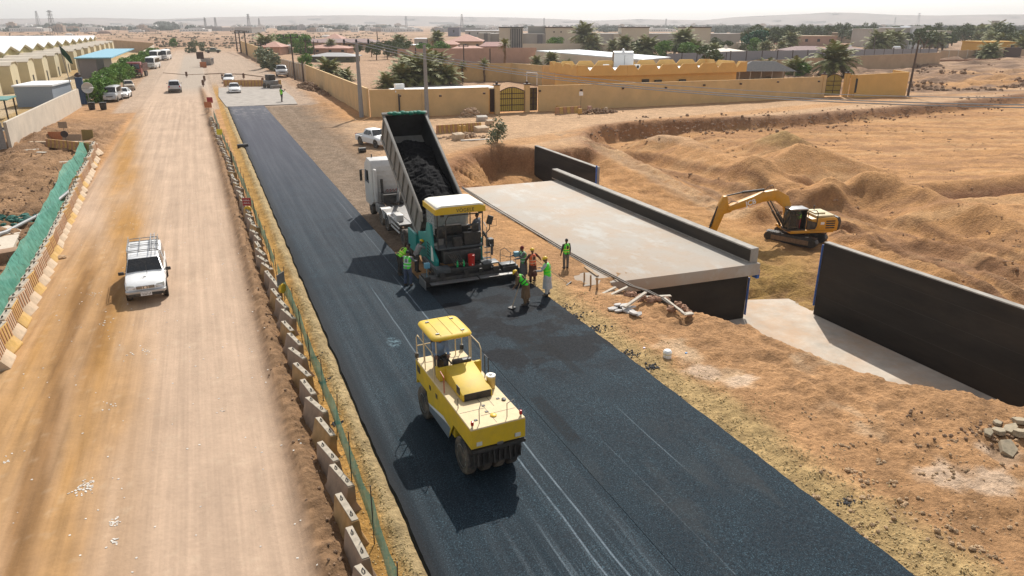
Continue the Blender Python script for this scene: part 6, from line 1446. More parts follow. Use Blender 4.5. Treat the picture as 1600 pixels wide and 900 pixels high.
    t['_hands'] = [list(a[2] + a[3] * .09) for a in aj]
    return t
def ground_at(px, py, z=0.0): p = at(px, py, z); return (p.x, p.y, z)
V = Vector
cam_dir = math.atan2(1, 0)
grey_c = cloth('grey_shirt_cloth', (.20, .21, .22)); dark_c = cloth('black_shirt_cloth', (.02, .02, .022)); jean = cloth('blue_jeans_cloth', (.035, .06, .12)); khaki = cloth('khaki_cloth', (.30, .24, .17))
brown_c = cloth('brown_robe_cloth', (.13, .075, .035)); maroon_c = cloth('dark_maroon_cloth', (.07, .02, .015)); pale_c = cloth('pale_grey_robe_cloth', (.42, .43, .45)); char_c = cloth('charcoal_cloth', (.035, .035, .04)); blue_c = cloth('faded_blue_shirt_cloth', (.16, .25, .38))
olive = cloth('dark_olive_cloth', (.05, .055, .03))
# workers at the paver's left end
p = ground_at(638, 446); person('worker in a green vest and blue jeans, seen from behind at the paver left end', (p[0], p[1], 0), R(-42), grey_c, jean, hiviz, 'hair', lean=.16, arms=[((-.1, .6, -.9), (.1, 1, -.25)), ((.2, .7, -.8), (0, 1, -.3))], legs=[((-.1, .05, -1), (0, -.1, -1)), ((.12, .1, -1), (0, -.05, -1))], h=1.72, tape=refl)
p = ground_at(622, 430); person('worker in black stooping with a lime vest beside the paver', (p[0] + .15, p[1] + .1, 0), R(-70), dark_c, dark_c, hiviz_y, 'hair', lean=.95, head=-.2, arms=[((-.1, .4, -1), (0, .9, -.6)), ((.15, .5, -1), (0, 1, -.4))], legs=[((-.08, .15, -1), (0, -.12, -1)), ((.1, -.1, -1), (0, -.15, -1))], h=1.76)
p = ground_at(650, 434); person('man in a grey shirt and yellow helmet bent against the paver', (9.0, 33.95, .0), R(-80), cloth('washed_grey_cloth', (.30, .27, .26)), char_c, None, 'hat', lean=.5, arms=[((-.1, .9, -.5), (0, 1, -.5)), ((.1, .9, -.5), (0, 1, -.6))], h=1.7)
# crew to the right
p = ground_at(818, 434); person('worker in a maroon cap and grey kurta with a green vest', (p[0], p[1], -.1), R(95), cloth('dark_grey_kurta_cloth', (.10, .10, .105)), char_c, mat('dull_green_vest', (.10, .45, .12), .7, dust=.2), mat('maroon_cap', (.16, .015, .012), .8), lean=.12, head=.2, arms=[((-.05, .8, -.7), (.1, 1, -.1)), ((.05, .9, -.6), (0, 1, 0))], robe=cloth('dark_grey_kurta_cloth', (.10, .10, .105)), h=1.74, tape=refl)
p = ground_at(832, 437); person('worker in an orange vest and yellow helmet holding a rake', (p[0], p[1], -.1), R(8), maroon_c, maroon_c, orange_v, 'hat', lean=.05, head=.2, arms=[((-.5, .2, -.8), (.2, .5, -.8)), ((.7, .1, -.6), (.6, .4, -.6))], robe=maroon_c, h=1.68, tape=mat('peach_tape', (.7, .4, .25), .5))
WO = p
p = ground_at(855, 462); person('worker in a long pale grey robe and bright green vest', (p[0], p[1], .04), R(50), pale_c, pale_c, hiviz, 'hat', lean=.14, head=.3, arms=[((-.2, .5, -.8), (.0, .9, -.1)), ((.2, .3, -1), (-.3, 1, .1))], robe=pale_c, h=1.82, tape=hiviz_y)
p = ground_at(822, 476); BR = p; person('worker in a brown robe stooping over a shovel on the hot mat', (p[0], p[1], .04), R(62), brown_c, brown_c, hiviz, 'hat', lean=.75, side=.1, head=.15, arms=[((-.3, .2, -1), (.2, .6, -.9)), ((.8, .5, -.5), (.1, .2, -1))], legs=[((-.2, .2, -1), (0, -.15, -1)), ((.18, 0, -1), (0, -.15, -1))], robe=brown_c, h=1.74, tape=dark_c)
p = ground_at(884, 417); person('worker with a lime vest standing alone on the sand by the deck', (p[0], p[1], -.08), R(5), dark_c, cloth('grey_trouser_cloth', (.12, .11, .10)), hiviz, 'hair', arms=[((-.28, .05, -1), (-.2, .1, -1)), ((.28, .05, -1), (.15, .2, -1))], legs=[((-.06, .02, -1), (.02, -.02, -1)), ((.05, 0, -1), (-.02, -.02, -1))], h=1.58, tape=refl_y)
p = ground_at(441, 159); person('flagger in a green vest standing at the far end of the asphalt', (p[0], p[1], 0), R(-60), olive, dark_c, hiviz, 'hair', arms=[((-.7, .3, -.5), (.3, .5, -.5)), ((.6, .3, -.6), (-.3, .5, .3))], legs=[((-.1, .2, -1), (0, -.1, -1)), ((.1, -.2, -1), (0, -.15, -1))], h=2.3)
# tools
def tool(name, label, a, b_, blade, bw, m=None):
    q = MB(); q.tube([a, b_], .017, 6); o = tag(q.build(name, mat('pale_wood_handle', (.42, .30, .18), .7)), label, 'tool'); d = (Vector(b_) - Vector(a)).normalized()
    q = MB(); q.box(Vector(b_) + d * .05, blade, Matrix.Rotation(bw, 3, 'Z')); q.build('blade', dark_steel, o); return o
tool('shovel', 'long-handled shovel held by the stooping worker in the brown robe', (BR[0] - .15, BR[1] + .35, .95), (BR[0] - .75, BR[1] - .15, .08), (.28, .26, .04), .5)
tool('rake', 'rake with a reddish handle held by the worker in the orange vest', (WO[0] - .1, WO[1] + .1, 1.25), (WO[0] + 1.35, WO[1] - 1.25, .02), (.6, .06, .10), .7)
# operators
rp = Matrix.Translation((6.20, 15.66, 0)) @ Matrix.Rotation(R(2), 4, 'Z') @ Vector((-.34, 3.74, 1.42))
person('roller driver in a faded blue shirt leaning forward on his seat', (rp.x, rp.y, rp.z), R(170), blue_c, char_c, None, mat('dark_cap', (.02, .02, .025), .8), lean=.35, head=.3, arms=[((-.1, .8, -.7), (.1, 1, -.1)), ((.1, .8, -.7), (-.1, 1, -.1))], legs=[((-.12, 1, -.1), (0, .15, -1)), ((.12, 1, -.1), (0, .15, -1))], sit=True, group='machine operators')
person('paver operator in a grey shirt sitting at the right of the platform', (10.75 + 1.12, 32.55, 1.42), R(35), cloth('slate_shirt_cloth', (.11, .13, .16)), char_c, None, 'hair', lean=.05, arms=[((-.2, .5, -.8), (0, 1, -.3)), ((.2, .5, -.8), (0, 1, -.3))], legs=[((-.12, 1, -.1), (0, .15, -1)), ((.12, 1, -.1), (0, .15, -1))], sit=True, group='machine operators')
ep = Matrix.Translation((38.3, 37.75, -2.88)) @ Matrix.Scale(.9, 4) @ rotz(HA) @ Vector((.50, CS * .95, 1.42))
person('excavator operator in a green vest and red trousers standing in the cab doorway', (ep.x, ep.y, ep.z), HA + R(-90) + CS * R(20), dark_c, cloth('crimson_trouser_cloth', (.28, .01, .02)), hiviz, 'hair', lean=.1, arms=[((-.2, .6, -.5), (.1, .6, .2)), ((.2, .6, -.6), (0, 1, -.1))], h=1.42, group='machine operators')
for px, py, lb in ((133, 108, 'man in dark clothes walking beside the white-roofed sheds'), (153, 101, 'man in pale clothes beside the blue-roofed shed'), (159, 103, 'man in white beside the pale one near the blue-roofed shed')):
    p = ground_at(px, py); person(lb, (p[0], p[1], -.1), 1.0, char_c if px == 133 else (khaki if px == 153 else pale_c), char_c if px == 133 else khaki, None, 'hair', h=2.6, group='men inside the left compound')
# ---------------- compounds, houses and plants behind the works ----------------
tan_wall = mat('tan_rendered_wall', (.64, .43, .20), .9, var=.10, scale=.5, dust=.3)
ochre_wall = mat('ochre_house_render', (.66, .40, .13), .9, var=.07, scale=.5)
pink_wall = mat('pinkish_wall_render', (.46, .28, .20), .9, var=.10, scale=.4)
pale_wall = mat('pale_block_wall', (.52, .45, .36), .9, var=.12, scale=.6, bump=.1)
brown_wall = mat('brownish_render', (.46, .32, .20), .9, var=.12, scale=.4)
grey_wall = mat('warm_grey_render', (.40, .37, .33), .9, var=.08, scale=.1)
cream_wall = mat('cream_render', (.56, .49, .38), .9, var=.06, scale=.1)
white_roof = mat('white_sheet_roof', (.82, .83, .84), .5, var=.04)
pink_roof = mat('pink_tile_roof', (.44, .24, .18), .85, var=.12, scale=1)
purple_roof = mat('dull_mauve_roof', (.22, .14, .13), .85, var=.15, scale=1)
grey_roof = mat('grey_sheet_roof', (.28, .27, .27), .7, var=.1)
iron = mat('dark_brown_iron', (.06, .03, .02), .6)
gate_y = mat('yellowed_gate_sheet', (.50, .36, .07), .7, var=.15)
dark_open = mat('dark_opening', (.03, .028, .026), .6)
tank_w = mat('white_tank', (.75, .75, .73), .4, var=.04)
def wall_run(name, label, pts, h, m, th=.25, cop=None, z0=-.6, ridge=True, posts=0, postm=None, cat='wall'):
    t = thing(name, label, cat, (pts[0][0], pts[0][1], 0)); o = Vector((pts[0][0], pts[0][1]))
    for i in range(len(pts) - 1):
        a = Vector(pts[i][:2]) - o; b_ = Vector(pts[i + 1][:2]) - o; d = (b_ - a); L_ = d.length; d.normalize(); n = Vector((-d.y, d.x)) * th / 2
        h0 = h[i] if hasattr(h, '__len__') else h; h1 = h[i + 1] if hasattr(h, '__len__') else h
        e = d * (th / 2) * (0 if i in () else 1)
        q = MB(); P4 = [a - n, b_ - n, b_ + n, a + n]
        q.add([(p.x, p.y, z0) for p in P4] + [(P4[0].x, P4[0].y, h0), (P4[1].x, P4[1].y, h1), (P4[2].x, P4[2].y, h1), (P4[3].x, P4[3].y, h0)], [(0, 3, 2, 1), (4, 5, 6, 7), (0, 1, 5, 4), (1, 2, 6, 5), (2, 3, 7, 6), (3, 0, 4, 7)])
        w_ = q.build('wall_panel', m, t, smooth=False)
        if cop:
            n2 = n * 1.25; P4 = [a - n2, b_ - n2, b_ + n2, a + n2]; q = MB()
            q.add([(P4[0].x, P4[0].y, h0 + .003), (P4[1].x, P4[1].y, h1 + .003), (P4[2].x, P4[2].y, h1 + .003), (P4[3].x, P4[3].y, h0 + .003), (P4[0].x, P4[0].y, h0 + .09), (P4[1].x, P4[1].y, h1 + .09), (P4[2].x, P4[2].y, h1 + .09), (P4[3].x, P4[3].y, h0 + .09)], [(0, 3, 2, 1), (4, 5, 6, 7), (0, 1, 5, 4), (1, 2, 6, 5), (2, 3, 7, 6), (3, 0, 4, 7)]); q.build('coping', cop, w_, smooth=False)
        if posts:
            k = 0
            while k * posts <= L_:
                c_ = a + d * k * posts; q = MB(); q.box((c_.x, c_.y, (z0 + h0 + .15) / 2), (th * 1.5, th * 1.5, h0 + .15 - z0), math.atan2(d.y, d.x)); q.build('post', postm or m, t, smooth=False); k += 1
    return t
def A(px, py, z=0): p = at(px, py, z); return (p.x, p.y)
def HP(by, ty): return CH * (by - ty) / (by - 38.0)      # height of something whose foot is at row by and top at row ty
# --- yellow compound: long side along the asphalt, front wall, gates
W0 = (20.9, 100.4); W1 = (38.0, 98.2)
wall_run('compound_wall', 'tan compound wall running away beside the asphalt, ending at the grey utility pole', [W0, (22.6, 174.5)], [3.7, 3.3], tan_wall, cop=tan_wall)
wall_run('compound_wall', 'tan front wall between the corner pole and the double gate', [(21.1, 100.3), (28, 98.6), (37.8, 98.2)], 3.5, tan_wall, cop=tan_wall)
wall_run('compound_wall', 'long tan front wall to the right of the double gate', [(45.4, 97.6), (62, 97.4), (82, 97.6), (101.4, 98.4)], [3.5, 3.45, 3.35, 3.3], tan_wall, cop=tan_wall)
wall_run('compound_wall', 'short ochre wall right of the far single gate', [(105.8, 96.8), (106.0, 95.8), (115.6, 93.4), (118.5, 99)], [3.6, 3.6, 4.0, 4.0], ochre_wall, cop=ochre_wall)
wall_run('compound_wall', 'brownish wall beyond the tan one along the yard', [(22.4, 175.3), (20.6, 206)], 3.3, brown_wall, th=.4, posts=3.2, postm=pale_wall)
wall_run('compound_wall', 'farthest tan wall lining the right side of the yard', [(20.2, 212), (20.0, 290), (19.8, 372)], [4.4, 4.6, 4.8], tan_wall, cop=tan_wall)
for px, py in ((395, 99), (405, 104), (416, 108), (389, 94)): 
    y_ = at(px, py).y; q = MB(); q.box((19.85, y_, 1.7), (.12, 4.5, 3.6)); tag(q.build('gate', brown_wall), {395: 'second garage door from the far end of the yard wall', 405: 'third garage door from the far end of the yard wall', 416: 'nearest garage door in the farthest tan wall', 389: 'farthest garage door in the yard wall'}[px], 'door', 'garage doors of the far tan wall')
def gate(label, a, b_, h, wings=True, arch=.6):
    a = Vector(a); b_ = Vector(b_); d = b_ - a; L_ = d.length; t = thing('iron_gate', label, 'gate', (a.x, a.y, 0), math.atan2(d.y, d.x))
    n = 2
    for k in range(n):
        x0, x1 = L_ * k / n + .03, L_ * (k + 1) / n - .03
        def top(x_): return h + arch * math.sin(math.pi * x_ / L_)
        q = MB(); q.prism([(x0, .1), (x1, .1), (x1, top(x1)), ((x0 + x1) / 2, top((x0 + x1) / 2)), (x0, top(x0))], .0, .04, 'Y'); lf = q.build('leaf', gate_y, t)
        q = MB()
        for j in range(7): xx = x0 + (x1 - x0) * j / 6; q.tube([(xx, -.03, .1), (xx, -.03, top(xx))], .05 if j in (0, 6) else .03, 4)
        for zz in (.15, 1.0, 1.9, 2.6): q.tube([(x0, -.04, zz), (x1, -.04, zz)], .05, 4)
        q.tube([(x0 + (x1 - x0) * j / 6, -.03, top(x0 + (x1 - x0) * j / 6)) for j in range(7)], .06, 4); q.build('bars', iron, lf)
    return t
def pillar(label, c, h, w=.7, m=None):
    t = thing('gate_pillar', label, 'pillar', (c[0], c[1], 0)); q = MB(); q.bx(-w / 2, w / 2, -w / 2, w / 2, -.3, h); q.build('shaft', m or tan_wall, t, smooth=False); q = MB(); q.bx(-w * .62, w * .62, -w * .62, w * .62, h + .003, h + .15); q.ball((0, 0, h + .3), .22, 8, 5); q.build('cap', iron, t)
gate('double iron gate with yellow sheeting in the tan front wall', (39.4, 98.0), (43.2, 97.7), 2.9)
gate('narrow iron side gate left of the double gate', (38.0, 98.2), (38.7, 98.1), 3.3, arch=0)
gate('narrow iron side gate right of the double gate', (44.0, 97.7), (45.2, 97.6), 3.3, arch=0)
pillar('tan gate pillar on the left of the double gate', (39.0, 98.0), 3.8); pillar('tan gate pillar on the right of the double gate', (43.6, 97.7), 3.8)
gate('arched brown gate near the right end of the tan front wall', (101.7, 98.3), (104.4, 97.5), 3.2)
pillar('pillar left of the arched brown gate', (101.2, 98.5), 3.7); pillar('pillar right of the arched brown gate', (105.2, 97.1), 3.9, m=ochre_wall)
q = MB(); q.box((106.05, 96.0, 1.9), (.3, .8, 2.4)); tag(q.build('doorway', dark_open), 'narrow dark opening in the ochre wall by the arched gate', 'doorway')
# small wall lamps
for k, (px, py, h) in enumerate([(622, 149, 0), (685, 149, 0), (843, 142, 0), (908, 141, 0), (973, 138, 0), (1040, 137, 0), (1100, 133, 0), (1157, 131, 0), (1215, 128, 0), (1279, 127, 0), (753, 145, 0)]):
    p0 = at(px, py, 0); s_ = 97.3 / p0.y; z_ = CH * (1 - s_); q = MB(); q.box((0, 0, 0), (.3, .25, .25)); tag(q.build('wall_lamp', iron, loc=(p0.x * s_, 97.3 - (.9 if px < 780 else .1), z_)), 'small dark lamp fixed high on the tan front wall', 'wall lamp', 'wall lamps of the tan front wall')
# front house roof slab behind the wall left (white roofed annexe)
t = thing('annexe', 'low annexe with a white flat roof behind the corner of the front wall', 'building', (29.5, 101.5, 0)); q = MB(); q.bx(-5, 9.8, -2.2, 1.5, -.3, 3.2); q.build('walls', tan_wall, t, smooth=False); q = MB(); q.bx(-5, 10, -2.2, 1.6, 3.21, 3.45); rf = q.build('roof', white_roof, t, smooth=False)
q = MB(); q.box((-3.8, .2, 3.8), (1.3, .8, .7)); q.build('air_conditioner', tank_w, rf); q = MB(); q.cyl((-2, 1, 3.6), (6, 1.2, 3.6), .09, n=6); q.build('roof_pipe', dark_steel, rf)
# --- inner walls
wall_run('compound_wall', 'tan wall behind the row of small palms', [(41.5, 160.4), (65.3, 154.8), (66.8, 141.5)], [3.6, 3.7, 3.8], tan_wall, cop=tan_wall)
wall_run('compound_wall', 'tan wall from the goal posts to the ochre house', [(66.8, 141.3), (83, 135.2)], [3.9, 3.0], tan_wall, cop=tan_wall)
wall_run('compound_wall', 'long pinkish wall in front of the hipped roofs', [A(622, 100), A(838, 98)], [4.6, 4.8], pink_wall)
wall_run('compound_wall', 'brown wall behind the dark tent on the right', [A(1115, 118), A(1200, 116), A(1290, 112), A(1466, 105)], [3.4, 3.4, 3.8, 4.2], brown_wall)
wall_run('panel_fence', 'grey panelled fence standing above the brown wall', [A(1040, 101), A(1140, 98), A(1300, 95), A(1463, 88)], [3.2, 3.6, 3.7, 3.0], mat('grey_fence_panel', (.27, .26, .27), .8), th=.2, posts=6.2, postm=iron, cat='fence')
wall_run('compound_wall', 'pinkish tan panelled wall at the far right', [A(1466, 93), A(1574, 90)], [3.0, 3.0], brown_wall, posts=5, postm=cream_wall)
wall_run('compound_wall', 'last stretch of tan wall past the dark gate at the right edge', [A(1590, 90), A(1680, 88)], [3.0, 3.0], brown_wall, posts=5, postm=cream_wall)
wall_run('kerb_wall', 'low rust-brown wall below the panelled wall at the far right', [A(1464, 98), A(1562, 96)], .9, mat('rusty_low_wall', (.33, .17, .10), .9))
q = MB(); q.box((0, 0, 1.8), (9, .6, 4.2)); tag(q.build('iron_gate', iron, loc=(*A(1580, 91), 0)), 'dark brown gate in the wall in front of the orange house', 'gate'); bpy.data.objects[-1] if 0 else None
# --- goal posts
for px, nm in ((812, 128),):
    a = at(823, 131); b_ = at(839, 133); h_ = 2.4; q = MB(); q.tube([(a.x, a.y, 0), (a.x, a.y, h_), (b_.x, b_.y, h_), (b_.x, b_.y, 0)], .10, 6); tag(q.build('goal_post', tank_w), 'white goal frame on the sandy pitch behind the front wall', 'goal')
# --- ochre house with notched parapet
B0, B1, B2 = Vector((69.2, 118.5)), Vector((76.5, 116.6)), Vector((101.5, 118.2))
t = thing('ochre_house', 'long low ochre house with a notched parapet and white roof', 'house', (0, 0, 0))
def para(a, b_, z0, z1, inner=False, notch=True, n=None, name='parapet', seedo=0):
    d = (b_ - a); L_ = d.length; d.normalize(); nn = Vector((-d.y, d.x)); n = n or max(1, int(L_ / 4.2)); q = MB()
    def P(x_, z_, o_): v = a + d * x_ + nn * o_; return (v.x, v.y, z_)
    pr = [(0, z0), (L_, z0), (L_, z1)]
    for k in range(n - 1, -1, -1):
        c_ = L_ * (k + .5) / n; w_ = .85
        pr += [(c_ + w_, z1), (c_ + w_ * .5, z1 - .45), (c_, z1 - .95), (c_ - w_ * .5, z1 - .45), (c_ - w_, z1)] if notch else []
    pr += [(0, z1)]
    m_ = len(pr); q.add([P(x_, z_, -.15) for x_, z_ in pr] + [P(x_, z_, .15) for x_, z_ in pr], [tuple(range(m_)), tuple(range(2 * m_ - 1, m_ - 1, -1))] + [(i, (i + 1) % m_, m_ + (i + 1) % m_, m_ + i) for i in range(m_)])
    return q.build(name, ochre_wall, t, smooth=False)
q = MB(); q.prism([(64.5, 121.5), (72.9, 118.6), (99.5, 119.6), (99.8, 131), (73, 134), (66, 134)], -.5, 3.15, 'Z'); q.build('walls', ochre_wall, t, smooth=False)
q = MB(); q.prism([(64.2, 121), (72.9, 118.2), (100.6, 119.2), (100.8, 131.4), (73, 134.5), (65.6, 134.4)], 3.16, 3.7, 'Z'); q.build('roof', white_roof, t, smooth=False)
fl = [Vector(v) for v in ((64.0, 120.7), (72.9, 117.9), (101.0, 118.9))]
para(fl[0], fl[1], 3.1, 4.95, n=2); para(fl[1], fl[2], 3.1, 4.95, n=6)
bk_ = [Vector(v) for v in ((65.3, 134.8), (73, 134.9), (101.0, 131.8))]
para(bk_[0], bk_[1], 3.1, 5.0, n=2); para(bk_[1], bk_[2], 3.1, 5.0, n=6); para(fl[2] + Vector((.2, 0)), bk_[2] + Vector((.2, 0)), 3.1, 5.0, n=2); para(fl[0], bk_[0], 3.1, 5.0, n=3)
for px, py in ((1010, 127), (1068, 127), (1030, 128)): p0 = at(px, py, 0); s_ = 118.3 / p0.y; q = MB(); q.box((p0.x * s_, 118.3 + .35, max(1.6, CH * (1 - s_))), (1.5, .3, .7)); q.build('window', dark_open, t)
for px, lb in ((953, 0), (1002, 1)): p0 = at(px, 105, 4.2); q = MB(); q.box((0, 0, 0), (1.1, .5, .9)); a_ = q.build('air_conditioner', tank_w, t, loc=(p0.x, p0.y + 1.5, 4.2)); q = MB(); q.lathe([(0, -.02), (.3, -.02), (.3, .02), (0, .02)], (0, -.27, 0), 'Y', 12); q.build('fan', dark_open, a_)
# water tank house: arched white shelter on the roof
p0 = at(985, 104, 3.8); t = thing('roof_shelter', 'white arched shelter on the roof of the ochre house', 'shelter', (p0.x - 1, p0.y + 2, 3.7), R(-20)); pr = [(-1.1, 0)] + [(-1.1 * math.cos(a), 2.2 + .9 * math.sin(a)) for a in [math.pi * k / 10 for k in range(11)]] + [(1.1, 0)]
q = MB(); q.prism([(y_, z_) for y_, z_ in pr] + [(y_ * .9, z_ * .96) for y_, z_ in pr[::-1]], -1.8, 2.3, 'X'); q.M = None; q.build('shell', tank_w, t, angle=50); q = MB(); q.bx(-1.75, -1.7, -.95, .95, 0, 2.6); q.build('dark_interior', mat('shelter_shade', (.22, .17, .11), .9), t); q = MB(); q.bx(.4, .45, -1.14, -1.1, 0, 2.3); q.build('door_post', dark_open, t); q = MB(); q.ball((.3, 0, 3.25), .35, 8, 5); q.build('vent', tank_w, t)
# --- white-roofed long hall
t = thing('long_hall', 'long low hall with a pale blue-white roof behind the ochre house', 'hall', (0, 0, 0)); zt = 4.0
R4 = [A(838, 79, zt), A(905, 77.5, zt), A(1048, 89, zt), A(1005, 93, zt)]
q = MB(); q.prism(R4, zt - .25, zt, 'Z'); q.build('roof', mat('pale_blue_sheet_roof', (.55, .60, .62), .5, var=.05), t, smooth=False)
q = MB(); q.prism([(a * .998, b_ * .998 + .6) for a, b_ in R4], -.5, zt - .255, 'Z'); q.build('walls', cream_wall, t, smooth=False)
# --- dark tent on the right
t = thing('marquee', 'dark grey tent with a low pitched roof behind the front wall', 'tent', (*A(1190, 127), 0), -YAW); q = MB(); q.rings([[(-6.6, -3, 2.3), (6.6, -3, 2.3), (6.6, 4, 2.3), (-6.6, 4, 2.3)], [(-2.6, .1, 4.3), (2.6, .1, 4.3), (2.6, .9, 4.3), (-2.6, .9, 4.3)]]); q.build('roof', mat('charcoal_canvas', (.05, .05, .055), .8, dust=.15), t, smooth=False)
for k in range(6): q = MB(); q.cyl((-6 + 2.4 * k, -2.8, 0), (-6 + 2.4 * k, -2.8, 2.3), .08, n=6); q.build('post', pale_wall, t)
q = MB(); q.bx(-6.2, 6.2, 3.2, 3.4, 0, 2.2); q.build('back_wall', brown_wall, t)

def local_building(name, label, px0, px1, by, cat, group=None):
    a = at(px0, by); b_ = at(px1, by); return thing(name, label, cat, (a.x, a.y, 0), math.atan2(b_.y - a.y, b_.x - a.x), group), (b_ - a).length
def fbox(t, W_, px0, px1, P0, P1, by, ty, y0, dep, m, name='wall', trim=None, z0=-.5):
    x0 = W_ * (P0 - px0) / (px1 - px0); x1 = W_ * (P1 - px0) / (px1 - px0); h = HP(by, ty); q = MB(); q.bx(x0, x1, y0, y0 + dep, z0, h); o = q.build(name, m, t, smooth=False)
    if trim: q = MB(); q.bx(x0 - .4, x1 + .4, y0 - .4, y0 + dep + .4, h + .01, h + .5); q.build('roof_edge', trim, o, smooth=False)
    return o
# --- the big grey villa
by = 76; t, W_ = local_building('villa', 'large low grey villa with flat roofs and dark-trimmed towers', 747, 1160, by, 'villa'); F = lambda *a, **k: fbox(t, W_, 747, 1160, *a, **k)
F(747, 1160, by, 52.5, 6, 22, grey_wall, 'main_block'); F(747, 766, by, 51.5, 3, 12, grey_wall, 'wing'); F(756, 762, by, 52, 2.5, .6, mat('grey_shade_panel', (.16, .15, .15), .8), 'window_band')
F(780, 817, by, 43.5, 2, 18, cream_wall, 'tower', trim=dark_open); F(797.5, 816, by, 44.5, 1.2, .7, mat('dark_louvres', (.09, .09, .085), .7), 'louvre_screen')
for k in range(5): F(799 + k * 3.5, 799.8 + k * 3.5, by, 45, .9, .28, grey_wall, 'louvre_fin')
F(826, 855, by, 41, 14, 10, grey_wall, 'rear_block'); F(853, 900, by, 43.5, 5, 14, cream_wall, 'tower', trim=iron); F(972, 1015, by, 43.5, 4.5, 14, cream_wall, 'tower', trim=iron); F(1069, 1112, by, 43.5, 4.5, 14, cream_wall, 'tower', trim=iron)
F(840, 848, by, 54, 5.2, .7, mat('grey_shade_panel', (.16, .15, .15), .8), 'window_band'); F(960, 1005, by, 53, 4.9, 1.0, cream_wall, 'bay')
for a in (1104, 1109.5, 1121): F(a, a + (3.5 if a < 1120 else 6), by, 64, 5.6, .35, dark_open, 'window', z0=HP(by, 68))
for a in (865, 876): F(a, a + 2, by, 49, 4.6, .35, dark_open, 'window', z0=HP(by, 51))
wall_run('compound_wall', 'long pale wall in front of the grey villa', [A(817, 81), A(1000, 80.5), A(1160, 79)], [3.6, 3.6, 3.2], cream_wall)
# --- hipped roof houses
def hip(label, px0, px1, by, ey, ry, dep, m, wm, ridge=.35, name='hip_roof_house', inset=.8):
    t, W_ = local_building(name, label, px0, px1, by, 'house', 'hipped roof houses behind the walls'); e, r_ = HP(by, ey), HP(by, ry)
    q = MB(); q.bx(inset, W_ - inset, inset, dep - inset, -.5, e); wl_ = q.build('wall', wm, t, smooth=False)
    q = MB(); c_ = dep / 2; q.rings([[(0, 0, e + .003), (W_, 0, e + .003), (W_, dep, e + .003), (0, dep, e + .003)], [(0, 0, e + .2), (W_, 0, e + .2), (W_, dep, e + .2), (0, dep, e + .2)], [(W_ * (.5 - ridge / 2), c_, r_), (W_ * (.5 + ridge / 2), c_, r_), (W_ * (.5 + ridge / 2), c_ + .1, r_), (W_ * (.5 - ridge / 2), c_ + .1, r_)]]); q.build('roof', m, t, smooth=False)
    n = int(W_ / 5)
    for k in range(n): q = MB(); x_ = W_ * (k + .5) / n; q.bx(x_ - .6, x_ + .6, inset - .06, inset - .01, e * .35, e * .75); q.build('window', dark_open, t)
hip('pink hipped roof with the highest peak, left of the villa', 700, 755, 80, 65, 53.5, 22, pink_roof, brown_wall, .02)
hip('wide mauve-pink hipped roof just left of the villa', 748, 792, 84, 73, 66, 16, mat('rose_roof', (.30, .15, .13), .85), pink_wall, .55)
hip('low pink hipped roof above the long pinkish wall', 702, 754, 90, 77.5, 72, 14, pink_roof, pink_wall, .5)
hip('pink roof left of the tallest peak', 684, 716, 82, 70, 64, 14, pink_roof, brown_wall, .4)
hip('long mauve roof with a pink gable behind the near palms', 462, 584, 76, 67, 61, 24, purple_roof, brown_wall, .8)
hip('steep pink roof poking above the long mauve roof', 506, 535, 74, 61, 52.5, 14, pink_roof, brown_wall, .05)
hip('pink hipped roof beyond the grey shed', 466, 545, 84, 76, 70, 16, pink_roof, pink_wall, .15)
hip('small pink roof at the left behind the yard wall', 405, 440, 86, 74, 65, 14, pink_roof, pink_wall, .05)
hip('brown hipped roof behind the grey panelled fence, left one', 1241, 1306, 92, 81, 73, 20, purple_roof, brown_wall, .5)
hip('brown hipped roof behind the grey panelled fence, right one', 1305, 1362, 90, 80, 74, 20, purple_roof, brown_wall, .4)
hip('grey roofed shed beyond the small palms by the yard wall', 478, 556, 97, 89, 83, 12, grey_roof, mat('dark_green_render', (.12, .12, .07), .9), .3)
def boxhouse(label, px0, px1, by, ty, dep, m, roofm=None, name='flat_roof_house', grp='flat-roofed houses behind the compounds', windows=True):
    t, W_ = local_building(name, label, px0, px1, by, 'house', grp); h = HP(by, ty); q = MB(); q.bx(0, W_, 0, dep, -.5, h); q.build('wall', m, t, smooth=False)
    q = MB(); q.bx(-.3, W_ + .3, -.3, dep + .3, h + .003, h + .35); q.build('roof', roofm or white_roof, t, smooth=False)
    if windows:
        n = max(1, int(W_ / 7))
        for k in range(n): q = MB(); x_ = W_ * (k + .5) / n; q.bx(x_ - .8, x_ + .8, -.06, -.01, h * .45, h * .75); q.build('window', dark_open, t)
boxhouse('grey shed with a bright white roof near the dark palm', 648, 668, 79, 61, 12, grey_wall); boxhouse('brown block beside the grey shed', 669, 690, 79, 60, 12, brown_wall, brown_wall)
boxhouse('low white-roofed sheds left of the dark palm', 611, 656, 84, 71, 10, brown_wall); boxhouse('bluish site office block far behind the palms', 700, 718, 57, 43, 20, mat('slate_render', (.20, .20, .24), .8), grey_roof)
boxhouse('long white-roofed depot left of the villa', 727, 780, 58, 48, 30, grey_wall); boxhouse('pinkish low house among the trees right of the villa', 1212, 1306, 72, 57, 20, pink_wall, brown_wall)
boxhouse('tan house with a low dome among the trees', 1290, 1340, 66, 52, 20, brown_wall, brown_wall); boxhouse('grey villa half hidden by the right-hand trees', 1358, 1418, 74, 46, 24, grey_wall, grey_wall); boxhouse('taller grey block with a white upper room', 1392, 1420, 76, 44, 16, grey_wall)
boxhouse('white upper room on the grey block', 1417, 1438, 76, 42, 10, white_roof); boxhouse('grey wing of the right-hand villa', 1420, 1482, 74, 49, 24, grey_wall, cream_wall)
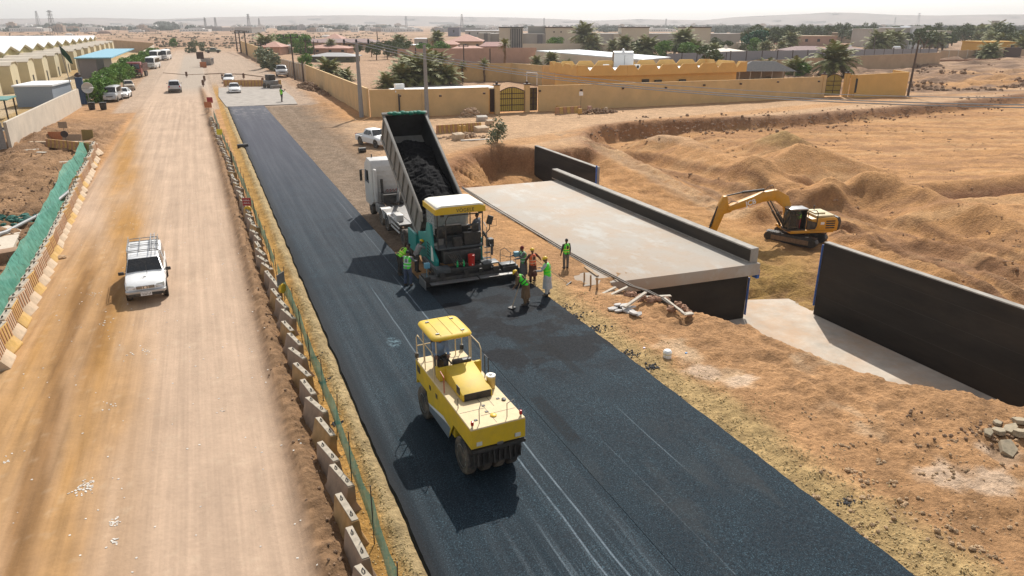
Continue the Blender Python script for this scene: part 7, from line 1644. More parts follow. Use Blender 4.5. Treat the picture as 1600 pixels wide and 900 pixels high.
boxhouse('orange-yellow house behind the panelled wall at the far right', 1530, 1596, 84, 66, 14, mat('orange_render', (.62, .35, .07), .9), mat('orange_render', (.62, .35, .07), .9)); boxhouse('small beige water tower block on the right skyline', 1548, 1556, 60, 33, 4, grey_wall, grey_wall, windows=False)
boxhouse('cream building left of the green tree', 1160, 1185, 80, 68, 10, cream_wall, cream_wall); boxhouse('white shed roof far down the yard', 368, 394, 52, 42.5, 40, grey_wall, white_roof, windows=False)
# domes and tanks
for px, py, r_, lb in ((1287, 55, 10, 'white domed roof among the trees'), (1335, 50, 9, 'pale dome farther right among the trees')):
    p0 = at(px, py + 10); D_ = (p0 - Vector((0, 0, CH))).length; q = MB(); q.ball((0, 0, 0), (r_ * D_ / CF, r_ * D_ / CF, r_ * .45 * D_ / CF), 16, 6, z0=0); tag(q.build('dome', white_roof, loc=(p0.x, p0.y, HP(py + 10, py))), lb, 'dome')
for px, py, lb in ((1323, 84, 'white water tank on the left behind the grey fence'), (1399, 87, 'white water tank on the right behind the grey fence'), (452, 84, 'blue-white water tank lorry behind the yard wall')):
    p0 = at(px, py); q = MB(); t = thing('water_tank', lb, 'tank', (p0.x, p0.y, 0), -YAW); s_ = 1.25; q.tube([(-1.2 * s_, 0, 3.1 * s_ * .75), (-1 * s_, 0, 3.1 * s_ * .75), (1 * s_, 0, 3.1 * s_ * .75), (1.2 * s_, 0, 3.1 * s_ * .75)], [.35 * s_, .62 * s_, .62 * s_, .35 * s_], 12); q.build('drum', tank_w, t); q = MB(); q.bx(-1 * s_, 1 * s_, -.5 * s_, .5 * s_, 0, 1.7 * s_); q.build('stand', grey_wall, t)
t = thing('shade_tent', 'small white peaked shade tent behind the grey fence', 'tent', (*A(1332, 90), 0)); 
t.location = (*A(1132, 92), 0); q = MB(); q.rings([[(-7, -5, 2.6), (7, -5, 2.6), (7, 5, 2.6), (-7, 5, 2.6)], [(-.8, -.5, 3.8), (.8, -.5, 3.8), (.8, .5, 3.8), (-.8, .5, 3.8)], [(-.2, -.1, 5.0), (.2, -.1, 5.0), (.2, .1, 5.0), (-.2, .1, 5.0)]]); q.build('canvas', mat('cream_canvas', (.68, .60, .50), .8), t); q = MB(); q.cyl((0, 0, 0), (0, 0, 4.9), .1, n=6); q.build('pole', steel, t)
# --- left compound: sheds with sawtooth gables
cream_shed = mat('cream_shed_render', (.56, .48, .31), .9, var=.10, scale=.3); shaded_shed = mat('shaded_shed_side', (.42, .36, .17), .9, var=.18, scale=.3)  # second colour is the cream render with shade painted in
NB = 15
for k in range(NB):
    y0 = 129 + k * 16.2; L_ = 16.2; nth = ['nearest', 'second', 'third', 'fourth', 'fifth', 'sixth', 'seventh', 'eighth', 'ninth', 'tenth', 'eleventh', 'twelfth', 'thirteenth', 'fourteenth', 'farthest'][k]
    t = thing('gabled_shed', nth + ' bay of the long row of cream sheds under white roofs', 'shed', (-39.5, y0, 0), 0, 'row of cream sheds on the left')
    e, r_ = 5.9, 7.3
    q = MB(); q.prism([(0, -.4), (L_ - .1, -.4), (L_ - .1, e), (L_ / 2, r_), (0, e)], -60, 0); q.build('wall', shaded_shed, t, smooth=False)
    q = MB(); q.prism([(-.2, e + .01), (L_ / 2, r_ + .02), (L_ + .1, e + .01), (L_ + .1, e + .22), (L_ / 2, r_ + .24), (-.2, e + .22)], -60, .8); q.build('roof', white_roof, t, smooth=False)
    q = MB(); w_ = 6.4; q.prism([(1, -.4), (1 + w_, -.4), (1 + w_, 4.7), (1 + w_ * .8, 5.3), (1 + w_ * .2, 5.3), (1, 4.7)], .05, 7.4); pc = q.build('porch', cream_shed, t, smooth=False)
    q = MB(); q.bx(7.41, 7.46, 3.6, 4.7, -.2, 2.1); q.build('door', dark_open, pc)
    q = MB(); q.prism([(.9, 4.72), (1 + w_ * .2, 5.34), (1 + w_ * .8, 5.34), (1.1 + w_, 4.72), (1.1 + w_, 4.85), (1 + w_ * .8, 5.46), (1 + w_ * .2, 5.46), (.9, 4.85)], .05, 7.6); q.build('porch_roof', pale_wall, pc, smooth=False)
    q = MB(); q.bx(.05, .30, 8, 15.6, -.3, 3.4); q.build('low_wall', cream_shed, t, smooth=False)
wall_run('boundary_wall', 'pale boundary wall of the left compound, from the near corner to the blue gate post', [(-18.45, 85.6), (-18.1, 118), (-17.85, 131.8)], [2.9, 2.7, 2.6], pale_wall, th=.3)
wall_run('boundary_wall', 'pale boundary wall behind the green bushes', [(-17.9, 141), (-17.6, 250), (-17.0, 372)], [2.4, 2.8, 3.4], pale_wall, th=.3)
wall_run('boundary_wall', 'grey blockwork wall turning left from the near corner', [(-18.7, 85.4), (-30, 84)], 2.9, mat('grey_blockwork', (.26, .24, .22), .9, var=.2, bump=.3), th=.3)
wall_run('boundary_wall', 'brown wall closing the far end of the left compound', [(-17.3, 374), (-40, 420)], [4.2, 5.0], brown_wall)
t = thing('blue_roofed_shed', 'grey open shed with a flat blue roof behind the boundary wall', 'shed', (0, 0, 0)); q = MB(); q.prism([(-21.4, 202.5), (-15.6 - 2.6, 199), (-15.6 - 2.6, 272), (-21.6, 270)], 3.9, 4.1, 'Z')
q = MB(); q.prism([(-27.0, 204), (-19.0, 203), (-18.6, 275), (-27, 277)], 4.3, 4.55, 'Z'); q.build('roof', mat('sky_blue_sheet_roof', (.16, .38, .48), .5, var=.06), t, smooth=False)
q = MB(); q.bx(-26.8, -26.4, 205, 275, -.3, 4.29); q.build('wall', grey_wall, t, smooth=False); q = MB(); q.bx(-26.3, -22.6, 205, 205.4, -.3, 4.29); q.build('wall', mat('mauve_grey_panel', (.24, .21, .21), .8), t, smooth=False); q = MB(); q.bx(-21, -19.3, 205, 205.4, -.3, 4.29); q.build('wall', grey_wall, t, smooth=False)
t = thing('site_cabin', 'blue-grey site cabin with a white roof beside the boundary wall', 'cabin', (-24.2, 134.5, 0), R(-8)); q = MB(); q.bx(-2.6, 2.6, 0, 9.5, -.2, 2.9); q.build('body', mat('blue_grey_cabin', (.27, .31, .36), .7, var=.08), t, smooth=False); q = MB(); q.bx(-2.8, 2.8, -.2, 9.7, 2.905, 3.15); q.build('roof', white_roof, t, smooth=False); q = MB(); q.bx(-3.3, -2.65, 3, 4, 1.4, 2.1); q.build('air_conditioner', dark_steel, t)
t = thing('carport', 'green flat carport roof at the left edge', 'carport', (-27.6, 118, 0)); q = MB(); q.bx(-8, 3.6, -2.5, 3.5, 2.5, 2.65); q.build('roof', mat('sea_green_sheet', (.06, .22, .19), .6, dust=.3), t); 
for x_, y_ in ((3.2, -2.2), (3.2, 3.2), (-3, -2.2), (0, 3.2)): q = MB(); q.cyl((x_, y_, -.2), (x_, y_, 2.5), .1, n=6); q.build('post', dark_steel, t)
q = MB()
for k in range(60): a_ = rnd.uniform(0, 1); q.rock((-27.5 + rnd.uniform(-5, 5), 101 + rnd.uniform(-4, 4) , rnd.uniform(0, .8)), rnd.uniform(.3, .8), k)
tag(q.build('scrap_heap', dark_steel, smooth=False), 'dark scrap heaped in the left compound behind the near wall', 'scrap', kind='stuff')
q = MB()
for k in range(14): q.rock((-25 + rnd.uniform(-2.6, 2.2), 98 + rnd.uniform(-1.5, 1.5), rnd.uniform(.6, 1.2)), rnd.uniform(.3, .6), k)
tag(q.build('red_tarpaulin', mat('red_tarpaulin_cloth', (.40, .03, .04), .7), smooth=False), 'crumpled red tarpaulin over the scrap heap', 'tarpaulin')
t = thing('gate_post', 'tall dark blue gate post at the end of the pale wall', 'gate post', (-18.0, 136.5, 0)); q = MB(); q.bx(-.5, .5, -.4, .4, -.2, 4.0); q.build('post', mat('navy_sheet', (.03, .06, .12), .6), t); q = MB(); q.rock((0, 0, 4.4), .5, 3); q.build('lamp', iron, t)
t = thing('flagpole', 'flagpole with a drooping dark green flag by the gate post', 'flagpole', (-19.3, 137, 0)); q = MB(); q.tube([(.2, 0, 0), (-.5, 0, 9)], .06, 6); q.build('pole', steel, t); q = MB(); q.add([(-.5, 0, 8.9), (.1, .1, 8.2), (.7, 0, 7.2), (.9, .1, 6.0), (.5, 0, 6.2), (0, .1, 7.0), (-.4, 0, 7.6), (-.5, .04, 8.9), (.1, .14, 8.2), (.7, .04, 7.2), (.9, .14, 6.0), (.5, .04, 6.2), (0, .14, 7.0), (-.4, .04, 7.6)], [(0, 1, 2, 3, 4, 5, 6), (13, 12, 11, 10, 9, 8, 7)] + [(i, (i + 1) % 7, 7 + (i + 1) % 7, 7 + i) for i in range(7)]); q.build('flag', mat('dark_green_flag', (.01, .05, .025), .8), t)
t = thing('satellite_dish', 'pale round dish standing at the near end of the bushes', 'dish', (-17.0, 136.0, 0), R(20)); q = MB(); q.lathe([(.0, .25), (.4, .18), (.7, .0), (.88, -.2), (.84, -.24), (.65, -.06), (.38, .1), (.0, .17)], (0, 0, 2.4), 'Y', 20); q.build('reflector', mat('weathered_white_dish', (.5, .5, .47), .6), t); q = MB(); q.cyl((0, .3, -.2), (0, .3, 2.3), .08, n=8); q.build('post', steel, t); q = MB(); q.tube([(.9, -.2, 2.4), (0, -1, 2.4), (-.9, -.2, 2.4)], .03, 4); q.build('feed_arm', steel, t)
for px, lb in ((144, 'dark oil drum on the left of the pair by the gate'), (162, 'dark oil drum on the right of the pair by the gate')):
    p0 = at(px, 170); q = MB(); q.lathe([(0, 0), (.42, 0), (.5, 1.0), (.52, 1.02), (.5, 1.06), (0, 1.06)], (0, 0, 0), 'Z', 14); tag(q.build('drum', dark_open, loc=(p0.x, p0.y, -.1)), lb, 'drum', 'drums by the compound gate')

# ---------------- plants ----------------
def leafmat(name, c, c2):
    m = bpy.data.materials.new(name); m.use_nodes = True; x = NX(m); b = x.N['Principled BSDF']; b.inputs['Roughness'].default_value = .7; b.inputs['Specular IOR Level'].default_value = .25
    P = x.N.new('ShaderNodeTexCoord').outputs['Object']; oi = x.N.new('ShaderNodeObjectInfo').outputs['Random']
    col = x.mix(x.mr(x.noise(P, 1.3, 4, .7), .3, .7), c, c2); x.L.new(col, b.inputs['Base Color']); return m
palm_leaf = leafmat('date_palm_fronds', (.16, .175, .06), (.32, .31, .13)); palm_old = leafmat('dry_palm_fronds', (.16, .12, .06), (.26, .20, .11)); bark = mat('palm_bark', (.16, .10, .06), .95, var=.3, bump=.4)
tree_leaf = leafmat('dusty_tree_leaves', (.06, .085, .028), (.13, .16, .055)); bush_leaf = leafmat('fresh_bush_leaves', (.07, .16, .02), (.20, .34, .06)); grey_leaf = leafmat('grey_green_leaves', (.14, .16, .09), (.24, .26, .15)); emer_leaf = leafmat('emerald_leaves', (.01, .07, .03), (.02, .13, .05))
def palm_mesh(rc, nf, nl, seed, up_bias=.35):
    q = random.Random(seed); m = MB(); m2 = MB()
    for f in range(nf):
        az = f * 2.39996 + q.uniform(-.2, .2); el = R(78) - R(112) * (f / nf) ** .95 + q.uniform(-.1, .1); L_ = rc * q.uniform(.85, 1.1); pts = []
        p = Vector((0, 0, 0)); e = el
        n = nl
        for k in range(n + 1):
            pts.append(p.copy()); p = p + Vector((math.cos(az) * math.cos(e), math.sin(az) * math.cos(e), math.sin(e))) * (L_ / n); e -= R(62) / n * (.35 + k / n * 1.5)
        mm = m2 if f > nf * .82 else m
        side = Vector((-math.sin(az), math.cos(az), 0))
        for k in range(1, n):
            t_ = (pts[k + 1] - pts[k - 1]).normalized(); ll = L_ * .24 * math.sin(math.pi * (k / n) ** .7) + .05 * L_
            for s in (-1, 1):
                d = (side * s + t_ * .75 + Vector((0, 0, -.25 + q.uniform(-.25, .25)))).normalized() * ll; w_ = t_ * L_ / n * .62
                a = pts[k]; mm.add([a - w_, a + w_, a + d + w_ * .2, a + d - w_ * .2], [(0, 1, 2, 3)])
        mm.tube([pts[i] for i in range(0, n + 1, 3)], .02 * rc / 3, 3, cap=False)
    return m.mesh('palm_crown', palm_leaf, smooth=False), m2.mesh('dry_fronds', palm_old, smooth=False)
PM = [palm_mesh(3.6, 70, 14, 1), palm_mesh(3.4, 62, 13, 2), palm_mesh(3.0, 54, 12, 3)]; PSM = [palm_mesh(1.3, 22, 8, 4), palm_mesh(1.35, 20, 8, 5)]
TRK = {}
def trunk_mesh(h, r_):
    key = (round(h, 1), round(r_, 2))
    if key not in TRK:
        m = MB(); n = max(4, int(h / .35)); m.tube([(0.04 * math.sin(i), .04 * math.cos(i * 1.3), -.3 + (h + .3) * i / n) for i in range(n + 1)], [r_ * (1.15 if i % 2 else .92) for i in range(n + 1)], 9); TRK[key] = m.mesh('trunk', bark)
    return TRK[key]
def palm(label, x_, y_, h, var, s=1.0, group=None, small=False, rz=None):
    if s > 1.25 and not small: h = max(.6, h / s ** 1.1)
    t = thing('palm_tree', label, 'palm tree', (x_, y_, hz(x_, y_) if y_ < 130 else -.1), rnd.uniform(0, 6) if rz is None else rz, group, s)
    cr, dry = (PSM if small else PM)[var % (2 if small else 3)]; o = obj('crown', cr, t, (0, 0, h)); obj('dry_fronds', dry, o); obj('trunk', trunk_mesh(h, .17 if small else .28), t); return t
# great palm clump behind the corner wall
for k, (px, py, h, v, s, lb) in enumerate([(662, 131, 2.2, 0, 1.75, 'large front palm of the thicket behind the corner wall, centre'), (628, 133, 1.5, 1, 1.3, 'palm at the left front of the thicket behind the corner wall'), (700, 131, 1.5, 2, 1.35, 'palm at the right front of the thicket behind the corner wall'),
        (640, 124, 2.6, 1, 1.35, 'taller palm at the left rear of the thicket'), (683, 122, 3.0, 0, 1.35, 'taller palm at the right rear of the thicket'), (605, 136, .6, 2, 1.1, 'low palm fanning beside the wall at the left of the thicket')]):
    p0 = at(px, py); palm(lb, p0.x, p0.y, h, v, s, 'palm thicket behind the corner wall')
for px, py, h, v, s, lb in [(515, 128, 1.8, 0, 1.15, 'bright palm behind the tan wall, left of the palm thicket'), (540, 126, .8, 2, 1.0, 'low palm close to the right of the bright one behind the tan wall'), (416, 84, 3.5, 1, 2.0, 'broad palm at the far end of the yard wall'), (518, 83, 3.5, 2, 1.1, 'dark palm in front of the long mauve roof'),
        (684, 84, 6.5, 2, 1.6, 'tall dark palm rising left of the hipped roofs'), (625, 86, 5, 1, 1.4, 'dark palm rising behind the concrete pole'),
        (912, 80, 7.5, 0, 2.3, 'tallest palm in front of the grey villa'), (925, 81, 3.0, 1, 2.0, 'lower palm leaning against the tallest one at the villa'), (957, 85, 3.2, 2, 1.4, 'leftmost of the low palms before the villa'), (975, 86, 4.6, 1, 1.4, 'palm with two stems before the villa'), (992, 87, 2.6, 2, 1.3, 'low palm left of the golden palm'),
        (1011, 90, 3.2, 0, 1.9, 'golden green palm in front of the villa'), (1066, 88, 6.0, 0, 2.0, 'tall palm before the right half of the villa'), (1085, 90, 2.8, 1, 1.6, 'palm just right of the tall one before the villa'), (1114, 90, 2.4, 2, 1.5, 'small palm near the right end of the villa'),
        (1301, 121, 3.8, 0, 1.75, 'big spreading palm behind the arched gate'), (1243, 120, 1.4, 1, 1.35, 'low palm left of the spreading palm'), (1196, 116, 1.2, 2, 1.3, 'low palm beside the dark tent'), (838, 106, 1.8, 2, .9, 'leftmost young palm by the long hall'), (862, 106, 2.4, 1, .95, 'young palm with drooping fronds by the long hall'), (956, 104, 1.2, 0, .85, 'young palm left of the arched shelter'), (884, 106, .6, 1, .8, 'stub of a palm between the young ones by the long hall'), (933, 105, .9, 2, .85, 'round young palm behind the notched parapet'),
        (1195, 84, 2.5, 1, 1.3, 'dark palm left of the brown roofs'), (1220, 84, 2.2, 2, 1.2, 'small palm left of the brown roofs'), (1545, 92, 2.0, 0, 1.6, 'palm in front of the orange house'), (1598, 86, 3.2, 1, 1.8, 'palm at the right edge by the orange house'), (1553, 66, 7, 0, 3.0, 'tall palm below the water tower block'), (1530, 66, 6, 1, 2.6, 'tall palm left of the water tower block'), (1370, 82, 4, 0, 2.2, 'feathery palm behind the right water tank'), (1395, 80, 4.5, 1, 2.2, 'second feathery palm behind the right water tank')]:
    p0 = at(px, py); palm(lb, p0.x, p0.y, h, v, s, None)
nth = ['leftmost', 'second', 'third', 'fourth', 'tallest and rightmost']
for k, (px, py, h) in enumerate([(659, 129, 3.4), (690, 130, 3.0), (723, 127, 2.6), (757, 127, 3.0), (789, 124, 5.2)]):
    p0 = at(px, py); palm(nth[k] + ' slim palm in the row along the inner tan wall', p0.x, p0.y, h, k, 1.25 if k < 4 else 1.5, 'slim palms along the inner wall', small=True)
def crown_mesh(rx, rz_, n, leaf, seed, m, lobes=7, shape=1.0):
    """leaf sprays gathered in uneven clumps, leaving gaps"""
    q = random.Random(seed); mb = MB(); C_ = []
    for k in range(lobes):
        a = q.uniform(0, 6.28); r_ = q.uniform(.15, .75); C_.append((Vector((math.cos(a) * r_ * rx, math.sin(a) * r_ * rx, q.uniform(-.6, .75) * rz_)), q.uniform(.32, .55)))
    for k in range(n):
        c_, s_ = q.choice(C_); v = Vector((q.gauss(0, 1), q.gauss(0, 1), q.gauss(0, 1))); v.normalize(); v = Vector((v.x * rx, v.y * rx, v.z * rz_)) * s_ * q.uniform(.55, 1.05); p = c_ + v
        a = Vector((q.gauss(0, 1), q.gauss(0, 1), q.gauss(0, .6))).normalized() * leaf; b_ = Vector((q.gauss(0, 1), q.gauss(0, 1), q.gauss(0, 1))).normalized() * leaf * .6
        mb.add([p - a, p - b_, p + a, p + b_], [(0, 1, 2, 3)])
    return mb.mesh('crown', m, smooth=False)
TM = [crown_mesh(3.2, 2.4, 1100, .34, 11, tree_leaf, 9), crown_mesh(3.6, 2.0, 1000, .36, 12, tree_leaf, 8), crown_mesh(2.8, 2.8, 1000, .34, 13, tree_leaf, 9)]
BM_ = [crown_mesh(1.6, 1.35, 1700, .17, 21, bush_leaf, 11), crown_mesh(1.7, 1.2, 1600, .17, 22, bush_leaf, 10)]
limbs = MB(); 
limbs.tube([(0, 0, -.3), (.1, 0, 1.2), (.05, .1, 2.2)], [.26, .2, .14], 7)
for a in (0, 1.6, 2.9, 4.3, 5.3): limbs.tube([(.05, .1, 1.6), (math.cos(a) * 1.0, math.sin(a) * 1.0, 3.0), (math.cos(a) * 1.9, math.sin(a) * 1.9, 4.0)], [.12, .07, .03], 5)
LIMB = limbs.mesh('trunk', bark)
def tree(label, x_, y_, v, s, group=None, name='tree', z=None):
    t = thing(name, label, 'tree', (x_, y_, -.1 if z is None else z), rnd.uniform(0, 6), group, s); obj('crown', TM[v % 3], t, (0, 0, 3.9)); obj('trunk', LIMB, t); return t
def bush(label, x_, y_, v, s, group=None, me=None, z=None, cat='bush'):
    t = thing('bush', label, cat, (x_, y_, -.1 if z is None else z), rnd.uniform(0, 6), group, s); obj('foliage', me or BM_[v % 2], t, (0, 0, 1.1)); m = TRK.setdefault('stem', None)
    if m is None: q = MB(); [q.tube([(0, 0, -.2), (math.cos(a) * .4, math.sin(a) * .4, 1.3)], [.05, .02], 4) for a in (0, 2.1, 4.2)]; TRK['stem'] = q.mesh('stem', bark)
    obj('stem', TRK['stem'], t); return t
# hedge row of bushes beside the left boundary wall
for k, (px, py, s) in enumerate([(156, 158, 1.4), (161, 155, 1.4), (164, 148, 1.3), (171, 137, 1.35), (177, 134, 1.4), (184, 131, 1.4), (191, 127, 1.5), (197, 123, 1.5), (203, 119, 1.6), (209, 113, 1.6), (215, 108, 1.5), (221, 103, 1.4), (227, 99, 1.4), (232, 95, 1.4), (237, 91, 1.4), (242, 88, 1.4)]):
    p0 = at(px, py); bush('leafy green bush in the row between the pale wall and the parked vehicles', min(p0.x, -15.6) - .3, p0.y, k, s, 'green bushes along the left boundary wall')
# shrubs by the yard wall, at the heap and in the gardens
shrub_m = crown_mesh(1.1, 1.25, 620, .13, 31, grey_leaf, 10)
p0 = at(776, 222); bush('grey-green shrub growing at the edge of the sandy cut', p0.x, p0.y, 0, 1.25, None, shrub_m, z=hz(p0.x, p0.y) - .1, cat='shrub')
dust_m = crown_mesh(1.5, 1.3, 700, .2, 32, grey_leaf, 7)
for k, (px, py, s, lb) in enumerate([(421, 108, 2.4, 'dusty shrub left of the silver pickup by the yard wall'), (434, 112, 2.0, 'dusty shrub behind the silver pickup'), (415, 100, 2.0, 'dusty shrub farther along the yard wall'), (272, 72, 1.7, 'dark shrub on the plain beyond the left wall'), (300, 82, 2.2, 'pale leafless shrub at the far edge of the yard'), (318, 80, 1.6, 'brown shrub right of the pale leafless one')]):
    p0 = at(px, py); bush(lb, p0.x, p0.y, k, s, None, dust_m if k != 3 else BM_[0], cat='shrub')
for px, py, s, lb in [(480, 108, 1.6, 'green garden bush behind the brownish wall'), (478, 84, 3.0, 'dark hedge clump before the pink hipped roof'), (445, 80, 3.2, 'dark hedge clump by the small pink roof'), (462, 82, 3.0, 'dark hedge clump between the two pink roofs'), (665, 90, 2.2, 'green bushes left of the brown block'), (690, 90, 2.2, 'green bushes right of the dark palm'), (1252, 121, 1.3, 'bright low bush behind the front wall by the spreading palm'), (867, 79, 2.6, 'light green bush against the villa wall'), (1038, 92, 2.4, 'bright green bush under the villa palms'), (1075, 92, 2.4, 'bright green bush right of the villa palms'), (1178, 82, 2.4, 'yellow-green bush by the emerald tree')]:
    p0 = at(px, py); bush(lb, p0.x, p0.y, px, s, None, cat='bush')
p0 = at(1177, 80); t = thing('tree', 'dense emerald green tree right of the villa', 'tree', (p0.x, p0.y, -.1), 0, None, 2.4); obj('crown', crown_mesh(3.4, 1.7, 1500, .3, 41, emer_leaf, 10), t, (0, 0, 2.6)); obj('trunk', LIMB, t)
p0 = at(1105, 108); t = thing('tree', 'feathery tree behind the notched parapet of the ochre house', 'tree', (p0.x, p0.y, -.1), 0, None, 1.25); obj('crown', TM[1], t, (0, 0, 3.4)); obj('trunk', LIMB, t)
# woodland on the right
for k in range(72):
    px = rnd.uniform(1165, 1640); u = rnd.random(); py = 58 + 26 * u ** 1.2 * (1 if px > 1340 else .8); p0 = at(px, py); s = (.75 + .5 * rnd.random()) * (1.35 + 26 / (py - 38) * .35)
    if 1235 < px < 1365 and py > 70: continue
    tree('dusty dark green tree in the wood behind the right-hand walls', p0.x, p0.y, k, s * 1.0, 'trees of the right-hand wood')
for k in range(36):
    px = rnd.uniform(1180, 1620); py = rnd.uniform(60, 82); p0 = at(px, py); 
    if 1235 < px < 1365 and py > 70: continue
    palm('date palm standing among the trees of the right-hand wood', p0.x, p0.y, rnd.uniform(3, 6), k, rnd.uniform(1.4, 2.0), 'palms of the right-hand wood')
for k in range(26):
    px = rnd.choice([rnd.uniform(560, 640), rnd.uniform(960, 1160), rnd.uniform(1020, 1160)]); py = rnd.uniform(84, 92) if px > 900 else rnd.uniform(84, 96); p0 = at(px, py); tree('garden tree between the villa wall and the long hall' if px > 900 else 'garden tree among the houses behind the palm thicket', p0.x, p0.y, k, rnd.uniform(.7, 1.1), 'garden trees')
# ---------------- poles and wires ----------------
conc_pole = mat('grey_concrete_pole', (.27, .26, .25), .8, var=.1); wood_pole = mat('dark_wood_pole', (.10, .075, .06), .9)
def upole(label, x_, y_, h, m, r0, r1, arm=0, lean=0, name='utility_pole'):
    t = thing(name, label, 'utility pole', (x_, y_, -.15)); q = MB(); q.tube([(0, 0, 0), (lean * h, 0, h)], [r0, r1], 10); q.build('pole', m, t)
    if arm:
        q = MB(); q.box((lean * h, 0, h - .25), (arm, .14, .14)); ao = q.build('crossarm', wood_pole, t)
        for k in range(3): q = MB(); xx = lean * h + arm * (-.45 + .45 * k); q.lathe([(0, -.1), (.16, -.1), (.10, .15), (.18, .2), (.09, .5), (0, .5)], (xx, 0, h - .1), 'Z', 8); q.build('insulator', dark_open, ao)
    return t
P1 = (19.9, 100.6); P2 = (28.0, 105.0)
upole('thick grey concrete pole at the corner of the tan wall', *P1, 9.9, conc_pole, .33, .2, 3.6); upole('second grey concrete pole rising behind the annexe roof', 28.2, 96.9, 9.6, conc_pole, .33, .2)
q = MB(); q.cyl((24.9, 99.0, 0), (24.9, 99.0, 3.0), .12, n=6); tag(q.build('bollard_pipe', dark_open), 'black pipe standing against the front wall right of the corner', 'pipe')
upole('leaning dark wooden pole at the right end of the ochre wall', 116.2, 93.2, 9.6, wood_pole, .22, .14, lean=.02)
upole('dark wooden pole with a crossarm by the silver pickup', 20.1, 176, 9.6, wood_pole, .2, .14, 3.4); upole('short brown post right behind the silver pickup', 21.3, 170, 4.6, wood_pole, .2, .16)
for px, py, ty, lb in ((371, 80, 48, 'left pole of the far three-legged frame'), (377, 83, 50, 'middle pole of the far three-legged frame'), (386, 86, 49, 'right pole of the far three-legged frame'), (480, 100, 62, 'slim pole above the pink hipped roof'), (492, 92, 64, 'slim pole between pink and mauve roofs'), (725, 108, 70, 'tall lamp pole in front of the low pink roof'), (651, 118, 73, 'thin lamp pole behind the annexe'), (766, 120, 74, 'white-headed lamp pole behind the inner wall'), (1363, 88, 56, 'pale pole behind the grey fence'), (590, 66, 49, 'far pole above the mauve roof'), (411, 103, 68, 'square brown post standing in the far tan wall')):
    p0 = at(px, py); hh_ = HP(py, ty); s_ = p0.y / 110; upole(lb, p0.x, p0.y, hh_, wood_pole, .16 * s_ ** .6, .12 * s_ ** .6, 0 if px in (651, 766, 1363) else 2.2 * s_ ** .5)
q = MB(); a = at(371, 80); b_ = at(390, 86); q.tube([(a.x, a.y, 9.3), (b_.x, b_.y, 9.3)], .25, 6); tag(q.build('crossbeam', wood_pole), 'beam joining the tops of the far three-legged frame', 'beam')
WE = at(1680, 160, 7.0)
for k in range(3):
    a = Vector((P1[0] + (-1.6, .0, 1.6)[k], P1[1], 9.9)); e = WE + Vector((0, 0, (-.10, .10, .6)[k] - .3)); q = MB()
    q.tube([tuple(a.lerp(e, i / 40) - Vector((0, 0, 1.9 * 4 * (i / 40) * (1 - i / 40)))) for i in range(41)], .045 if k < 2 else .03, 4)
    tag(q.build('overhead_wire', mat('weathered_cable', (.30, .30, .30), .6)), ('left-hand lower', 'middle', 'topmost')[k] + ' overhead wire sagging from the corner pole towards the right', 'wire', 'overhead wires from the corner pole')
# lattice masts on the plain
def pylon(label, px, by, ty, lean=0, w=None, group='masts on the skyline', arms=True):
    p0 = at(px, by); h = HP(by, ty); t = thing('lattice_mast', label, 'mast', (p0.x, p0.y, -.5), -YAW, group); w = w or h * .10; q = MB(); r_ = max(.10, p0.y * .00022)
    for sx in (-1, 1):
        for sy in (-1, 1): q.tube([(sx * w, sy * w, 0), (sx * w * .25 + lean * h, sy * w * .25, h)], r_, 4)
    for k in range(9):
        z0, z1 = h * k / 9, h * (k + 1) / 9; w0, w1 = w * (1 - .75 * k / 9), w * (1 - .75 * (k + 1) / 9); q.tube([(-w0 + lean * z0, -w0, z0), (w1 + lean * z1, -w1, z1)], r_ * .6, 3); q.tube([(w0 + lean * z0, -w0, z0), (-w1 + lean * z1, -w1, z1)], r_ * .6, 3)
    mm = mat('hazy_mast_steel', (.16, .16, .17), .7); q.build('lattice', mm, t)
    if arms:
        for z_ in (.72, .84, .95): q = MB(); q.tube([(-h * .11 + lean * h * z_, 0, h * z_), (h * .11 + lean * h * z_, 0, h * z_)], r_, 4); q.build('crossarm', mm, t)
pylon('nearest lattice pylon above the white shed roofs', 86, 62, 15, 0, None); 
for px, by, ty, lb in ((62, 46, 17, 'slim mast left of the nearest pylon'), (322, 46, 27, 'left one of two masts beyond the yard'), (338, 46, 27, 'right one of two masts beyond the yard'), (390, 47, 21.5, 'pylon above the far white shed'), (406, 45, 28, 'short mast right of the pylon above the far white shed'), (635, 43, 25, 'faint pylon over the mauve roof'), (722, 50, 21.5, 'tall cigar-topped mast left of the villa'), (850, 43, 28, 'faint mast behind the villa, left'), (1040, 43, 29, 'faint mast behind the villa, right'), (1397, 42, 27, 'faint mast over the right-hand villa'), (1433, 42, 20, 'distant mast right of the right-hand villa')):
    pylon(lb, px, by, ty, arms=px not in (722, 62, 406))
# ---------------- distant town ----------------
tw = [mat('far_white_walls', (.72, .70, .66), .8), mat('far_grey_walls', (.34, .31, .29), .9), mat('far_tan_walls', (.42, .32, .25), .9), mat('far_dark_walls', (.20, .18, .18), .9)]
far_me = []
for k in range(6):
    q = MB(); w_, d_, h_ = [(18, 12, 6), (40, 18, 7), (14, 14, 10), (60, 25, 8), (22, 12, 5), (12, 10, 12)][k]; q.bx(-w_ / 2, w_ / 2, 0, d_, -1, h_); q.bx(-w_ * .2, w_ * .3, 1, d_ * .7, h_ + .01, h_ + 2.2); q.cur = 1; n_ = int(w_ / 4)
    for j in range(n_): x_ = -w_ / 2 + w_ * (j + .5) / n_; q.bx(x_ - .7, x_ + .7, -.08, -.01, h_ * .4, h_ * .7)
    far_me.append([q.mesh('far_building', [m_, tw[3]], smooth=False) for m_ in (tw[0], tw[1], tw[2])])
